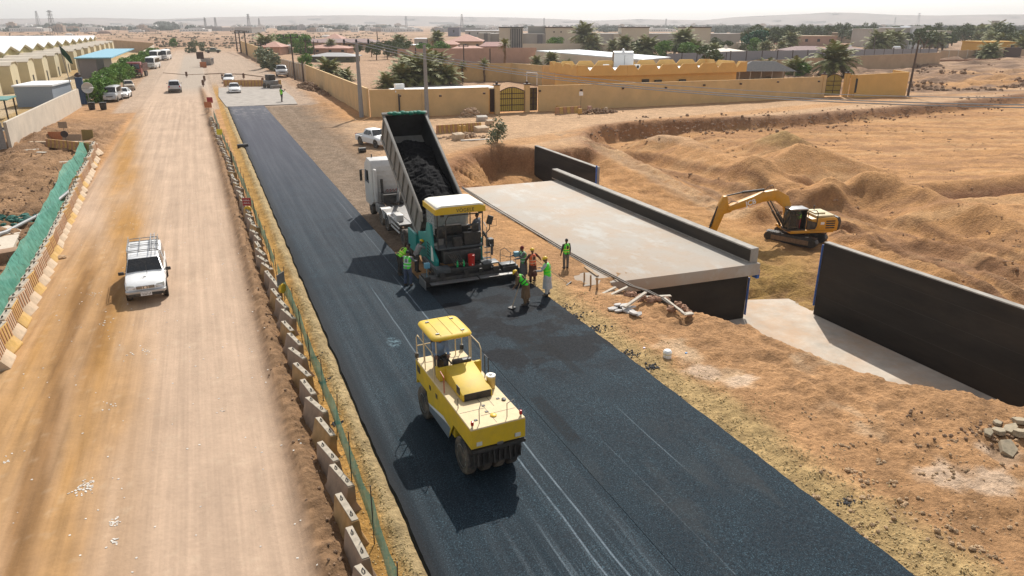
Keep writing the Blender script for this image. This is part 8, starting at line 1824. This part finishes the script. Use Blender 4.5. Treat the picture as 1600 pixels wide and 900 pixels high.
for k in range(280):
    px = rnd.uniform(-10, 1240) if k % 5 else rnd.uniform(1240, 1610); py = 41.5 + 8.5 * rnd.random() ** 1.3
    if px > 1150: py = 40.5 + 5 * rnd.random()
    p0 = at(px, py); white = rnd.random(); v = far_me[rnd.randrange(6)][0 if white < .42 else (1 if white < .75 else 2)]
    o = obj('town_building', v, None, (p0.x, p0.y, -.5)); o.rotation_euler = (0, 0, -YAW + rnd.uniform(-.5, .5)); s_ = .6 + .5 * rnd.random() + .00025 * p0.y; o.scale = (s_, s_, s_ * (.5 + .35 * rnd.random())); tag(o, 'pale low building of the hazy town on the plain', 'building', 'buildings of the distant town')
belt = MB(); q_ = random.Random(5)
def clump(px, py, n, wpx, hm, r_):
    for i in range(n):
        p0 = at(px + q_.uniform(-wpx, wpx), py + q_.uniform(-.6, .6)); rr = r_ * q_.uniform(.5, 1.2); belt.rock((p0.x, p0.y, q_.uniform(.2, 1) * hm), rr, q_.randrange(999), .9)
clump(95, 46, 60, 35, 9, 7); clump(125, 45, 30, 20, 9, 7); clump(258, 45, 60, 16, 14, 8); clump(200, 47, 100, 60, 5, 5); clump(60, 49, 120, 90, 3, 4); clump(275, 46.5, 12, 4, 10, 6); clump(310, 46.5, 10, 4, 6, 6)
for i in range(90): clump(q_.uniform(0, 1200), 42 + q_.random() * 6, 9, 7, 5, 6)
for i in range(150): clump(q_.uniform(1120, 1620), q_.uniform(42, 56), 9, 8, 6, 5)
for i in range(40): clump(q_.uniform(900, 1160), q_.uniform(43, 50), 8, 8, 5, 5)
tag(belt.build('tree_belt', mat('hazy_dark_foliage', (.045, .06, .035), .9, var=.3, scale=.1), smooth=False), 'dark belts of far-off trees between the town buildings', 'tree belt', kind='stuff')
scrub = MB()
for i in range(520):
    px, py = q_.uniform(0, 640), 50 + 28 * q_.random() ** 1.3
    if px < 240 and py > 62: continue
    p0 = at(px, py); 
    if p0.y < 380: continue
    for j in range(4): scrub.rock((p0.x + q_.gauss(0, 2.0), p0.y + q_.gauss(0, 2.0), .2), q_.uniform(.3, 1.3), q_.randrange(999))
tag(scrub.build('desert_scrub', mat('dry_scrub', (.16, .12, .07), .95, var=.3), smooth=False), 'low dry scrub dotted over the plain beyond the yard', 'scrub', kind='stuff')
for px, py, w_, lb in ((95, 60, 7, 'pale low tent on the plain left of the pylon'), (108, 54.5, 5, 'pale dome-like tent behind the first one'), (136, 52, 4, 'brown hut on the plain'), (163, 52, 9, 'reddish brown long hut on the plain'), (376, 70, 4, 'white tent roof by the far frame, upper'), (379, 76, 5, 'white tent roof by the far frame, lower'), (152, 68, 4, 'white scrap of canvas near the yard corner'), (510, 58, 8, 'pale arched tent beyond the mauve roof')):
    p0 = at(px, py); s_ = (p0 - Vector((0, 0, CH))).length / CF * w_; q = MB(); q.ball((0, 0, 0), (s_, s_ * .8, s_ * .45), 12, 4, z0=0); tag(q.build('tent', mat('brown_tent', (.25, .15, .11), .9) if 'brown' in lb else mat('pale_tent', (.62, .55, .48), .9), loc=(p0.x, p0.y, -.3), smooth=False), lb, 'tent')
# ---------------- small things on and around the works ----------------
def on(px, py, z=None): p = at(px, py); return Vector((p.x, p.y, hz(p.x, p.y) if z is None else z))
board_r = mat('dark_red_sign_board', (.30, .015, .02), .5, dust=.12); board_y = mat('yellow_sign_board', (.65, .55, .02), .5, dust=.2); board_b = mat('rusty_orange_board', (.42, .14, .05), .7, dust=.3); board_g = mat('grey_board_back', (.13, .125, .12), .6, dust=.2)
def sign(name, label, px, py, w, h, z0, m, lamp=None, rz=0.0, writing=None, dz=None, hpole=None, loc=None):
    p = on(px, py) if loc is None else Vector(loc); t = thing(name, label, 'sign', p, -YAW + rz)
    q = MB(); q.tube([(0, .04, -.1), (0, .04, z0 + h)], .022, 6); q.build('post', dark_steel, t)
    q = MB(); q.bx(-w / 2, w / 2, -.012, .012, z0, z0 + h); b_ = q.build('board', m, t)
    if writing:
        q = MB(); writing(q, w, h, z0); q.build('lettering', white_paint, b_)
    if lamp: q = MB(); q.lathe([(0, -.03), (.19, -.03), (.19, .03), (0, .03)], (0, -.02, z0 - .24), 'Y', 18); lo_ = q.build('lamp', orange_lens, t); q = MB(); q.lathe([(.19, -.05), (.23, -.05), (.23, .05), (.19, .05)], (0, -.02, z0 - .24), 'Y', 18); q.build('lamp_rim', pav_yel, lo_)
    return t
def script(q, w, h, z0):     # two lines of flowing strokes as on the board
    for r_ in (0, 1):
        zc = z0 + h * (.66 - .34 * r_)
        q.tube([(-w * .38 + w * .76 * i / 14, -.018, zc + .018 * math.sin(i * 2.3 + r_)) for i in range(15)], .011, 4)
        for i in (2, 5, 7, 11): q.box((-w * .38 + w * .76 * i / 14, -.018, zc + .05), (.02, .006, .035))
sign('road_sign', 'dark red board with white writing and a round orange lamp beside the asphalt', 389, 341, .56, .52, .98, board_r, True, 0, script)
sign('warning_sign', 'small yellow sign on the netting far along the barriers', 345, 222, .62, .6, .7, board_y, False, 0, None)
sign('road_sign', 'rust-red board standing near the far end of the barriers', 327, 178, 1.0, .8, .5, board_b, False, .1, None)
sign('road_sign', 'dark red board behind the rust-red one near the far end of the barriers', 330, 172, .9, .8, 1.0, board_r, False, -.1, None)
p = on(437, 478); t = thing('warning_sign', 'grey back of a warning board with a round lamp above the near barriers', 'sign', (p.x + .15, p.y, p.z), R(55)); q = MB(); q.tube([(0, 0, -.1), (0, 0, 1.7)], .025, 6); q.build('post', dark_steel, t); q = MB(); q.box((0, -.04, 1.45), (.62, .03, .5)); q.build('board', board_g, t); q = MB(); q.lathe([(0, -.04), (.2, -.04), (.2, .04), (0, .04)], (0, -.06, .98), 'Y', 18); lo_ = q.build('lamp', black_plastic, t); q = MB(); q.lathe([(.2, -.06), (.225, -.06), (.225, .06), (.2, .06)], (0, -.06, .98), 'Y', 18); q.build('lamp_rim', pav_yel, lo_)
sign('road_sign', 'square brown board on a post above the striped barrier at the left heap', 108, 243, .85, .6, 2.3, mat('faded_brown_board', (.30, .22, .15), .7), False, 0, None)
p = on(108, 243); q = MB(); q.lathe([(0, -.02), (.33, -.02), (.33, .02), (0, .02)], (p.x, p.y - .1, p.z + 1.75), 'Y', 18); tag(q.build('round_sign', mat('dark_round_board', (.05, .035, .03), .6)), 'dark round board below the square brown one at the left heap', 'sign')
for px, py, w_, lb, m in ((90, 226, 1.6, 'rust-coloured board leaning at the back of the left heap', board_b), (115, 228, 2.0, 'brown panel right of the rust board at the left heap', mat('faded_brown_board', (.3, .22, .15), .7)), (139, 222, 1.2, 'olive panel behind the top end of the green netting', mat('olive_board', (.24, .18, .06), .8))):
    p = on(px, py); q = MB(); q.box((0, 0, .55), (w_, .08, 1.1), Matrix.Rotation(-YAW, 3, 'Z') @ Matrix.Rotation(-.15, 3, 'X')); tag(q.build('hoarding_panel', m, loc=p), lb, 'panel')
p = on(95, 238); q = MB(); q.box((0, 0, .3), (6.2, .4, .7), -YAW + .05); tag(q.build('low_wall', bar_side, loc=(p.x, p.y + 1.2, p.z)), 'low pale concrete kerb behind the striped barrier at the left heap', 'kerb')
# roll of black pipe stub by the asphalt, dark stake
p = on(379, 229); q = MB(); q.tube([(p.x - .5, p.y, .05), (p.x + .55, p.y + .1, .05)], .24, 12); tag(q.build('pipe_stub', black_plastic), 'short black pipe stub poking from the verge at the asphalt edge', 'pipe')
p = on(363, 262); q = MB(); q.tube([(p.x, p.y, -.1), (p.x + .05, p.y, 1.5)], .05, 6); tag(q.build('wooden_post', iron), 'dark wooden post standing in the ochre verge beside the netting', 'post')
# marker posts across the yard
for px, py, lb in ((292, 121, 'dark marker post left of the white car in the yard'), (348, 125, 'dark marker post close to the half-hidden white saloon'), (381, 123, 'dark marker post right of the half-hidden white saloon'), (411, 131, 'dark marker post nearest the silver pickup'), (320, 128, 'marker post at the head of the barrier row'), (318, 136, 'lower marker lamp at the head of the barrier row')):
    p = on(px, py); q = MB(); q.box((0, 0, .8), (.5, .3, 1.0)); q.tube([(0, 0, 0), (0, 0, 1.4)], .08, 5); tag(q.build('marker_post', mat('rusty_dark_post', (.14, .08, .05), .8), loc=p), lb, 'post')
sign('site_sign', 'dark board on a brown stand beside the grey skip', 315, 104, 2.2, 2.0, 2.2, iron, False, 0, None)
p = on(318, 105); q = MB(); q.box((0, 0, .8), (1.8, .8, 1.7)); tag(q.build('sign_base', board_b, loc=p), 'brown box at the foot of the dark board by the skip', 'box')
q = MB(); q.tube([(at(x_, y_).x, at(x_, y_).y, -.02) for x_, y_ in ((255, 114), (292, 117), (340, 115), (380, 116), (425, 122))], .12, 4); tag(q.build('soil_ridge', berm_m), 'thin dark ridge of earth drawn across the yard', 'ridge', kind='stuff')
sign('warning_sign', 'tilted orange and white board standing behind the raised lorry bed', 661, 176, .9, 1.5, .2, mat('orange_reflective_board', (.70, .12, .03), .5), False, .2, lambda q, w, h, z0: [q.box((0, -.016, z0 + h * (.3 + .4 * k)), (w * .8, .006, .12)) for k in (0, 1)])
sign('road_sign', 'small white sign on a yellow post in front of the front wall', 907, 178, .55, .55, 2.6, white_paint, False, 0, None)
for px, py, s, lb, m in ((906, 178, .5, 'yellow stub block below the small white sign', bar_yel), (921, 174, .55, 'pinkish concrete stub right of the small white sign', mat('pink_block', (.46, .27, .2), .9)), (947, 174, .4, 'flat pale block at the right end of the rubble by the front wall', bar_side), (871, 172, .5, 'yellow post stump at the left end of the broken barrier heap', bar_yel)):
    p = on(px, py); q = MB(); q.box((0, 0, s * .7), (s, s * .8, s * 1.8), .3); tag(q.build('concrete_block', m, bevel=.03, loc=p), lb, 'block')
def heap(name, label, px, py, n, sx, sy, hh_, r_, m, cat='rubble', z=None):
    p = on(px, py, z); q = MB()
    for k in range(n):
        u = rnd.gauss(0, .45); v = rnd.gauss(0, .45); q.rock((u * sx, v * sy, max(0, hh_ * (1 - (u * u + v * v) * 1.1)) * rnd.uniform(.2, 1)), rnd.uniform(.4, 1.1) * r_, rnd.randrange(999))
    return tag(q.build(name, m, smooth=False, loc=p), label, cat, kind='stuff')
rub_tan = mat('tan_rubble', (.40, .27, .17), .95, var=.35)
heap('rubble', 'brown rubble heaped along the foot of the front wall', 935, 176, 90, 3.5, 1.0, .7, .28, berm_m); heap('rubble', 'pale rubble beside the orange striped barrier', 722, 214, 60, 2.2, 1.0, .5, .35, rub_tan)
heap('rubble', 'pile of earth and stones by the side wall near the silver pickup', 480, 140, 160, 2.6, 4.5, 1.5, .45, berm_m, z=-.1); heap('rubble', 'low debris along the side wall', 505, 147, 60, 1.2, 5, .5, .35, berm_m, z=-.1)
heap('sand_heap', 'small sand heap in front of the wall left of the gate', 735, 181, 200, 1.6, 1.0, 1.3, .4, rub_tan, z=-.2)
for px, py, w_, rz, lb in ((716, 217, 1.3, .3, 'large tan block lying by the orange striped barrier'), (752, 205, 1.6, .2, 'tan slab behind the orange striped barrier, beside the shrub'), (753, 188, 1.4, -.1, 'white slab lying above the shrub'), (765, 194, 1.0, .2, 'squat pinkish block above the shrub')):
    p = on(px, py); q = MB(); q.box((0, 0, .3), (w_, w_ * .6, .7), Matrix.Rotation(rz, 3, 'Z') @ Matrix.Rotation(.2, 3, 'X')); tag(q.build('concrete_block', bar_side if 'white' not in lb else concrete, bevel=.03, loc=p), lb, 'block')
for px, py, lb in ((719, 209, 'slim yellow bollard left of its twin by the striped barrier'), (726, 209, 'slim yellow bollard right of its twin by the striped barrier')):
    p = on(px, py); q = MB(); q.lathe([(0, 0), (.2, 0), (.16, 1.0), (0, 1.05)], (0, 0, 0), 'Z', 10); tag(q.build('bollard', bar_yel, loc=p), lb, 'bollard')
q = MB(); a, b_ = on(720, 219), on(765, 217); q.box(((a.x + b_.x) / 2, (a.y + b_.y) / 2, hz((a.x + b_.x) / 2, (a.y + b_.y) / 2) + .06), ((b_ - a).length, .35, .12), math.atan2(b_.y - a.y, b_.x - a.x)); tag(q.build('plank', mat('pale_plank', (.60, .55, .48), .8)), 'long pale plank lying on the sand below the shrub', 'plank')
# cables over the deck
cab_m = mat('dusty_black_cable', (.10, .08, .065), .7, dust=.5)
for k, dx in enumerate((0, 5)):
    pts = [(722 + dx * .3, 292), (760 + dx, 318), (805 + dx, 345), (850 + dx, 372), (890 + dx, 396), (925 + dx, 415), (958 + dx, 432)]
    V3 = [at(*p_) for p_ in pts]; V3 = [Vector((v.x, v.y, -.02)) for v in V3] + [Vector(at(985 + dx, 447, .14)), Vector(at(1010 + dx, 455, .16)), Vector(at(1035 + dx, 468, .14)), Vector(at(1062 + dx, 486, .10))]
    q = MB(); q.tube(V3, .045 if k == 0 else .035, 6); tag(q.build('cable', cab_m), ('thicker' if k == 0 else 'thinner') + ' of the two dusty cables lying across the concrete deck', 'cable')
wood = mat('weathered_timber', (.36, .25, .15), .85, var=.25, stretch=(1, 1, 6)); pale_wood = mat('bleached_timber', (.48, .42, .34), .85, var=.2)
def plank(label, a, b_, za, zb, w=.12, th=.05, m=None):
    A_, B_ = at(*a, za), at(*b_, zb); d = B_ - A_; L_ = d.length; q = MB(); rot = d.to_track_quat('X', 'Z').to_matrix(); q.box((A_ + B_) / 2, (L_, w, th), rot); return tag(q.build('timber', m or wood, smooth=False), label, 'timber')
plank('short stake farthest left at the deck front corner', (913, 438), (913, 426), -.1, .45, .08); plank('middle stake at the deck front corner', (923, 449), (923, 430), -.2, .55, .08); plank('tallest stake at the deck front corner', (933, 457), (933, 434), -.3, .6, .1)
plank('plank lying on the sand behind the corner stakes', (914, 417), (934, 431), -.05, -.05, .14); plank('rail joining the corner stakes', (912, 442), (932, 452), -.1, -.2, .10)
plank('pale beam slanting under the deck edge, nearer one', (942, 459), (962, 449), -.1, .02, .14, .08, pale_wood); plank('long pale beam under the deck edge', (952, 462), (984, 447), -.1, .05, .14, .08, pale_wood)
plank('long pale beam leaning onto the broken slabs', (976, 480), (1009, 457), .16, .36, .14, .08, pale_wood); plank('pale plank lying flat behind the leaning beam', (1010, 464), (1048, 462), .14, .10, .18, .05, pale_wood); plank('pale plank crossing at the end of the cables', (1068, 491), (1082, 489), .12, .12, .25, .05, pale_wood)
plank('two-metre pale pole beside the cables', (1038, 466), (1070, 491), .18, .12, .10, .08, pale_wood)
for k, (px, py, w_, rz) in enumerate([(958, 481, .55, .2), (967, 484, .5, 1.0), (975, 479, .6, .5), (982, 485, .7, 2.0), (990, 489, .65, .9), (998, 491, .4, .3), (965, 477, .5, 1.4), (985, 481, .45, 2.6)]):
    p = on(px, py); q = MB(); n_ = 6; pr = [(math.cos(6.28 * i / n_) * w_ * .55 * rnd.uniform(.7, 1.1), math.sin(6.28 * i / n_) * w_ * .4 * rnd.uniform(.7, 1.1)) for i in range(n_)]
    q.prism(pr, 0, .07, 'Z'); o = q.build('broken_slab', mat('pale_broken_concrete', (.48, .45, .42), .85, var=.2), smooth=False, loc=(p.x, p.y, p.z + .04 + .03 * (k % 3))); o.rotation_euler = (rnd.uniform(-.25, .25), rnd.uniform(-.25, .25), rz); tag(o, 'piece of broken pale slab in the small pile at the foot of the leaning beam', 'slab', 'broken slabs by the deck')
rc_ = mat('red_earth_clod', (.34, .19, .12), .95, var=.3)
for px, py, r_, lb in ((992, 462, .32, 'reddish earth lump at the deck edge left of the cables'), (1020, 470, .36, 'reddish block of earth under the cables'), (1055, 483, .3, 'earth lump at the end of the cables')):
    p = on(px, py); q = MB(); [q.rock((rnd.gauss(0, .25), rnd.gauss(0, .25), .1), r_ * rnd.uniform(.4, .8), rnd.randrange(99)) for _ in range(7)]; tag(q.build('earth_lump', rc_, smooth=False, loc=p), lb, 'earth lump')
# bucket, bag, cap
p = on(1043, 550); t = thing('paint_bucket', 'white plastic drum standing alone on the sandy verge', 'bucket', p); q = MB(); q.lathe([(0, 0), (.15, 0), (.17, .05), (.17, .32), (.12, .38), (0, .39)], (0, 0, 0), 'Z', 18); q.build('body', tank_w, t); q = MB(); q.lathe([(.175, .22), (.18, .22), (.18, .25), (.175, .25)], (0, 0, 0), 'Z', 18); q.build('rim', mat('cream_rim', (.6, .5, .25), .5), t)
p = on(1252, 769); q = MB(); 
for k in range(12): q.rock((rnd.gauss(0, .10), rnd.gauss(0, .07), .03), rnd.uniform(.04, .08), k, .5)
bg_ = tag(q.build('plastic_bag', mat('crumpled_white_plastic', (.75, .76, .78), .35), smooth=False, loc=p), 'crumpled white and blue plastic bag at the right edge of the asphalt', 'bag'); q = MB(); [q.rock((rnd.gauss(-.02, .05), rnd.gauss(.03, .04), .085), .03, k + 40, .4) for k in range(6)]; q.build('blue_print', mat('blue_print', (.02, .12, .5), .4), bg_)
for px, py, c_, lb in ((1073, 543, (.02, .2, .45), 'small blue bottle cap on the sandy verge'), (1007, 538, (.6, .5, .6), 'pale scrap of wrapping near the asphalt edge'), (573, 1, None, None)):
    if c_: p = on(px, py); q = MB(); q.lathe([(0, 0), (.05, 0), (.05, .04), (0, .05)], (0, 0, 0), 'Z', 10); tag(q.build('litter_item', mat('scrap_' + str(px), c_, .5), loc=p), lb, 'litter')
# concrete lumps at the right edge
for k, (px, py, w_, h_, rz, lb) in enumerate([(1576, 690, .62, .16, .5, 'large flat broken slab at the right edge of the verge'), (1562, 668, .42, .14, 1.2, 'smaller grey slab left above the large one at the right edge'), (1583, 664, .5, .14, .2, 'pale slab behind the large one at the right edge'), (1596, 676, .4, .2, .9, 'angular lump right of the large slab'), (1546, 672, .3, .12, .4, 'small grey slab left of the heap at the right edge'), (1560, 655, .3, .1, .8, 'thin pale flake above the heap at the right edge'), (1597, 655, .5, .14, 2.0, 'pale slab at the very edge above the heap')]):
    p = on(px, py); q = MB(); n_ = 5; pr = [(math.cos(6.28 * i / n_) * w_ * rnd.uniform(.5, .7), math.sin(6.28 * i / n_) * w_ * rnd.uniform(.35, .55)) for i in range(n_)]; q.prism(pr, 0, h_, 'Z'); o = q.build('concrete_lump', mat('dusty_broken_concrete', (.34, .28, .19), .9, var=.3, dust=.4), bevel=.01, smooth=False, loc=(p.x, p.y, p.z + .02)); o.rotation_euler = (rnd.uniform(-.3, .3), rnd.uniform(-.3, .3), rz); tag(o, lb, 'slab', 'broken concrete at the right edge')
# left heap: pipe, net heap, blocks, boards
q = MB(); V3 = [on(-30, 385), on(10, 369), on(40, 352), on(70, 333), on(95, 320), on(118, 300)]; V3 = [v + Vector((0, 0, .22)) for v in V3]; q.tube(V3, .12, 10); tag(q.build('grey_pipe', mat('grey_plastic_pipe', (.24, .25, .26), .5, dust=.3)), 'curved grey pipe running over the left heap to the green netting', 'pipe')
p = on(22, 348); q = MB()
for k in range(60): q.rock((rnd.gauss(0, .85), rnd.gauss(0, .5), rnd.uniform(0, .5)), rnd.uniform(.15, .35), k, .6)
tag(q.build('net_heap', mat('bundled_dark_green_net', (.01, .10, .075), .8, var=.5, scale=9, bump=.6), loc=p), 'bundled dark green net dumped at the left edge', 'net')
p = on(8, 412); q = MB(); q.box((0, 0, .3), (1.6, .9, .75), .35); tag(q.build('concrete_block', mat('rusty_brown_block', (.28, .17, .10), .9, var=.2), bevel=.03, loc=p), 'big brown block at the left edge behind the green netting', 'block')
p = on(6, 446); q = MB(); q.box((0, 0, .2), (.9, .6, .4), .6); tag(q.build('concrete_block', concrete, bevel=.03, loc=p), 'small pale block below the big brown one at the left edge', 'block')
p = on(35, 345); q = MB(); q.box((0, 0, .4), (.5, .4, .5), .6); tag(q.build('concrete_block', bar_side, bevel=.03, loc=p), 'tan block beside the bundled green net', 'block')
q = MB(); c4 = [at(-60, 400), at(20, 392), at(34, 362), at(0, 350), at(-60, 352)]; q.prism([(v.x, v.y) for v in c4], -.2, .12, 'Z'); tag(q.build('path', mat('pale_concrete_path', (.58, .50, .40), .9, var=.12), smooth=False), kind='structure')
for px, py, l_, rz, lb in ((48, 246, 1.6, .2, 'pale plank on top of the left heap'), (68, 252, 1.0, -.6, 'short pale board right of the plank on the left heap'), (98, 263, 1.5, .1, 'pale plank lower on the left heap'), (90, 292, 1.0, -.7, 'pale plank near the bottom of the left heap'), (54, 336, 1.1, .9, 'dark board beside the bundled net')):
    p = on(px, py); q = MB(); q.box((0, 0, .1), (l_, .28, .05), Matrix.Rotation(rz, 3, 'Z') @ Matrix.Rotation(.15, 3, 'X')); tag(q.build('board', pale_wood if 'pale' in lb else iron, loc=p), lb, 'board')
p = on(95, 402); q = MB(); q.rock((0, 0, .05), .35, 4, .3); tag(q.build('stone', stone, smooth=False, loc=p), 'flat pale stone beside the left barrier row', 'stone')
# dark scraps on the dirt road's right side and drum by the pickup
p = on(566, 236); q = MB(); q.tube([(-.35, 0, .25), (.35, .05, .25)], .26, 12); tag(q.build('steel_drum', black_plastic, loc=p), 'dark drum lying on the gravel in front of the white pickup', 'drum')
for px, py, lb in ((47, 1, ''),): pass
# loader in the dust at the far end
p = on(424, 137); t = thing('skid_loader', 'small dusty grey loader working by the end of the tan barrier', 'loader', p, R(20), None, 1.2); q = MB(); q.bx(-.8, .8, -1.2, 1.2, .4, 1.3); q.build('body', steel, t, bevel=.05); q = MB(); q.bx(-.6, .6, -.6, .7, 1.3, 2.2); q.build('cab', black_plastic, t, bevel=.03); q = MB(); q.bx(-.9, .9, -2.2, -1.5, .1, .6); q.build('bucket', steel, t)
for s in (-1, 1):
    for wy in (-.75, .75): wheel(t, (s * .85, wy, .4), .4, .25)
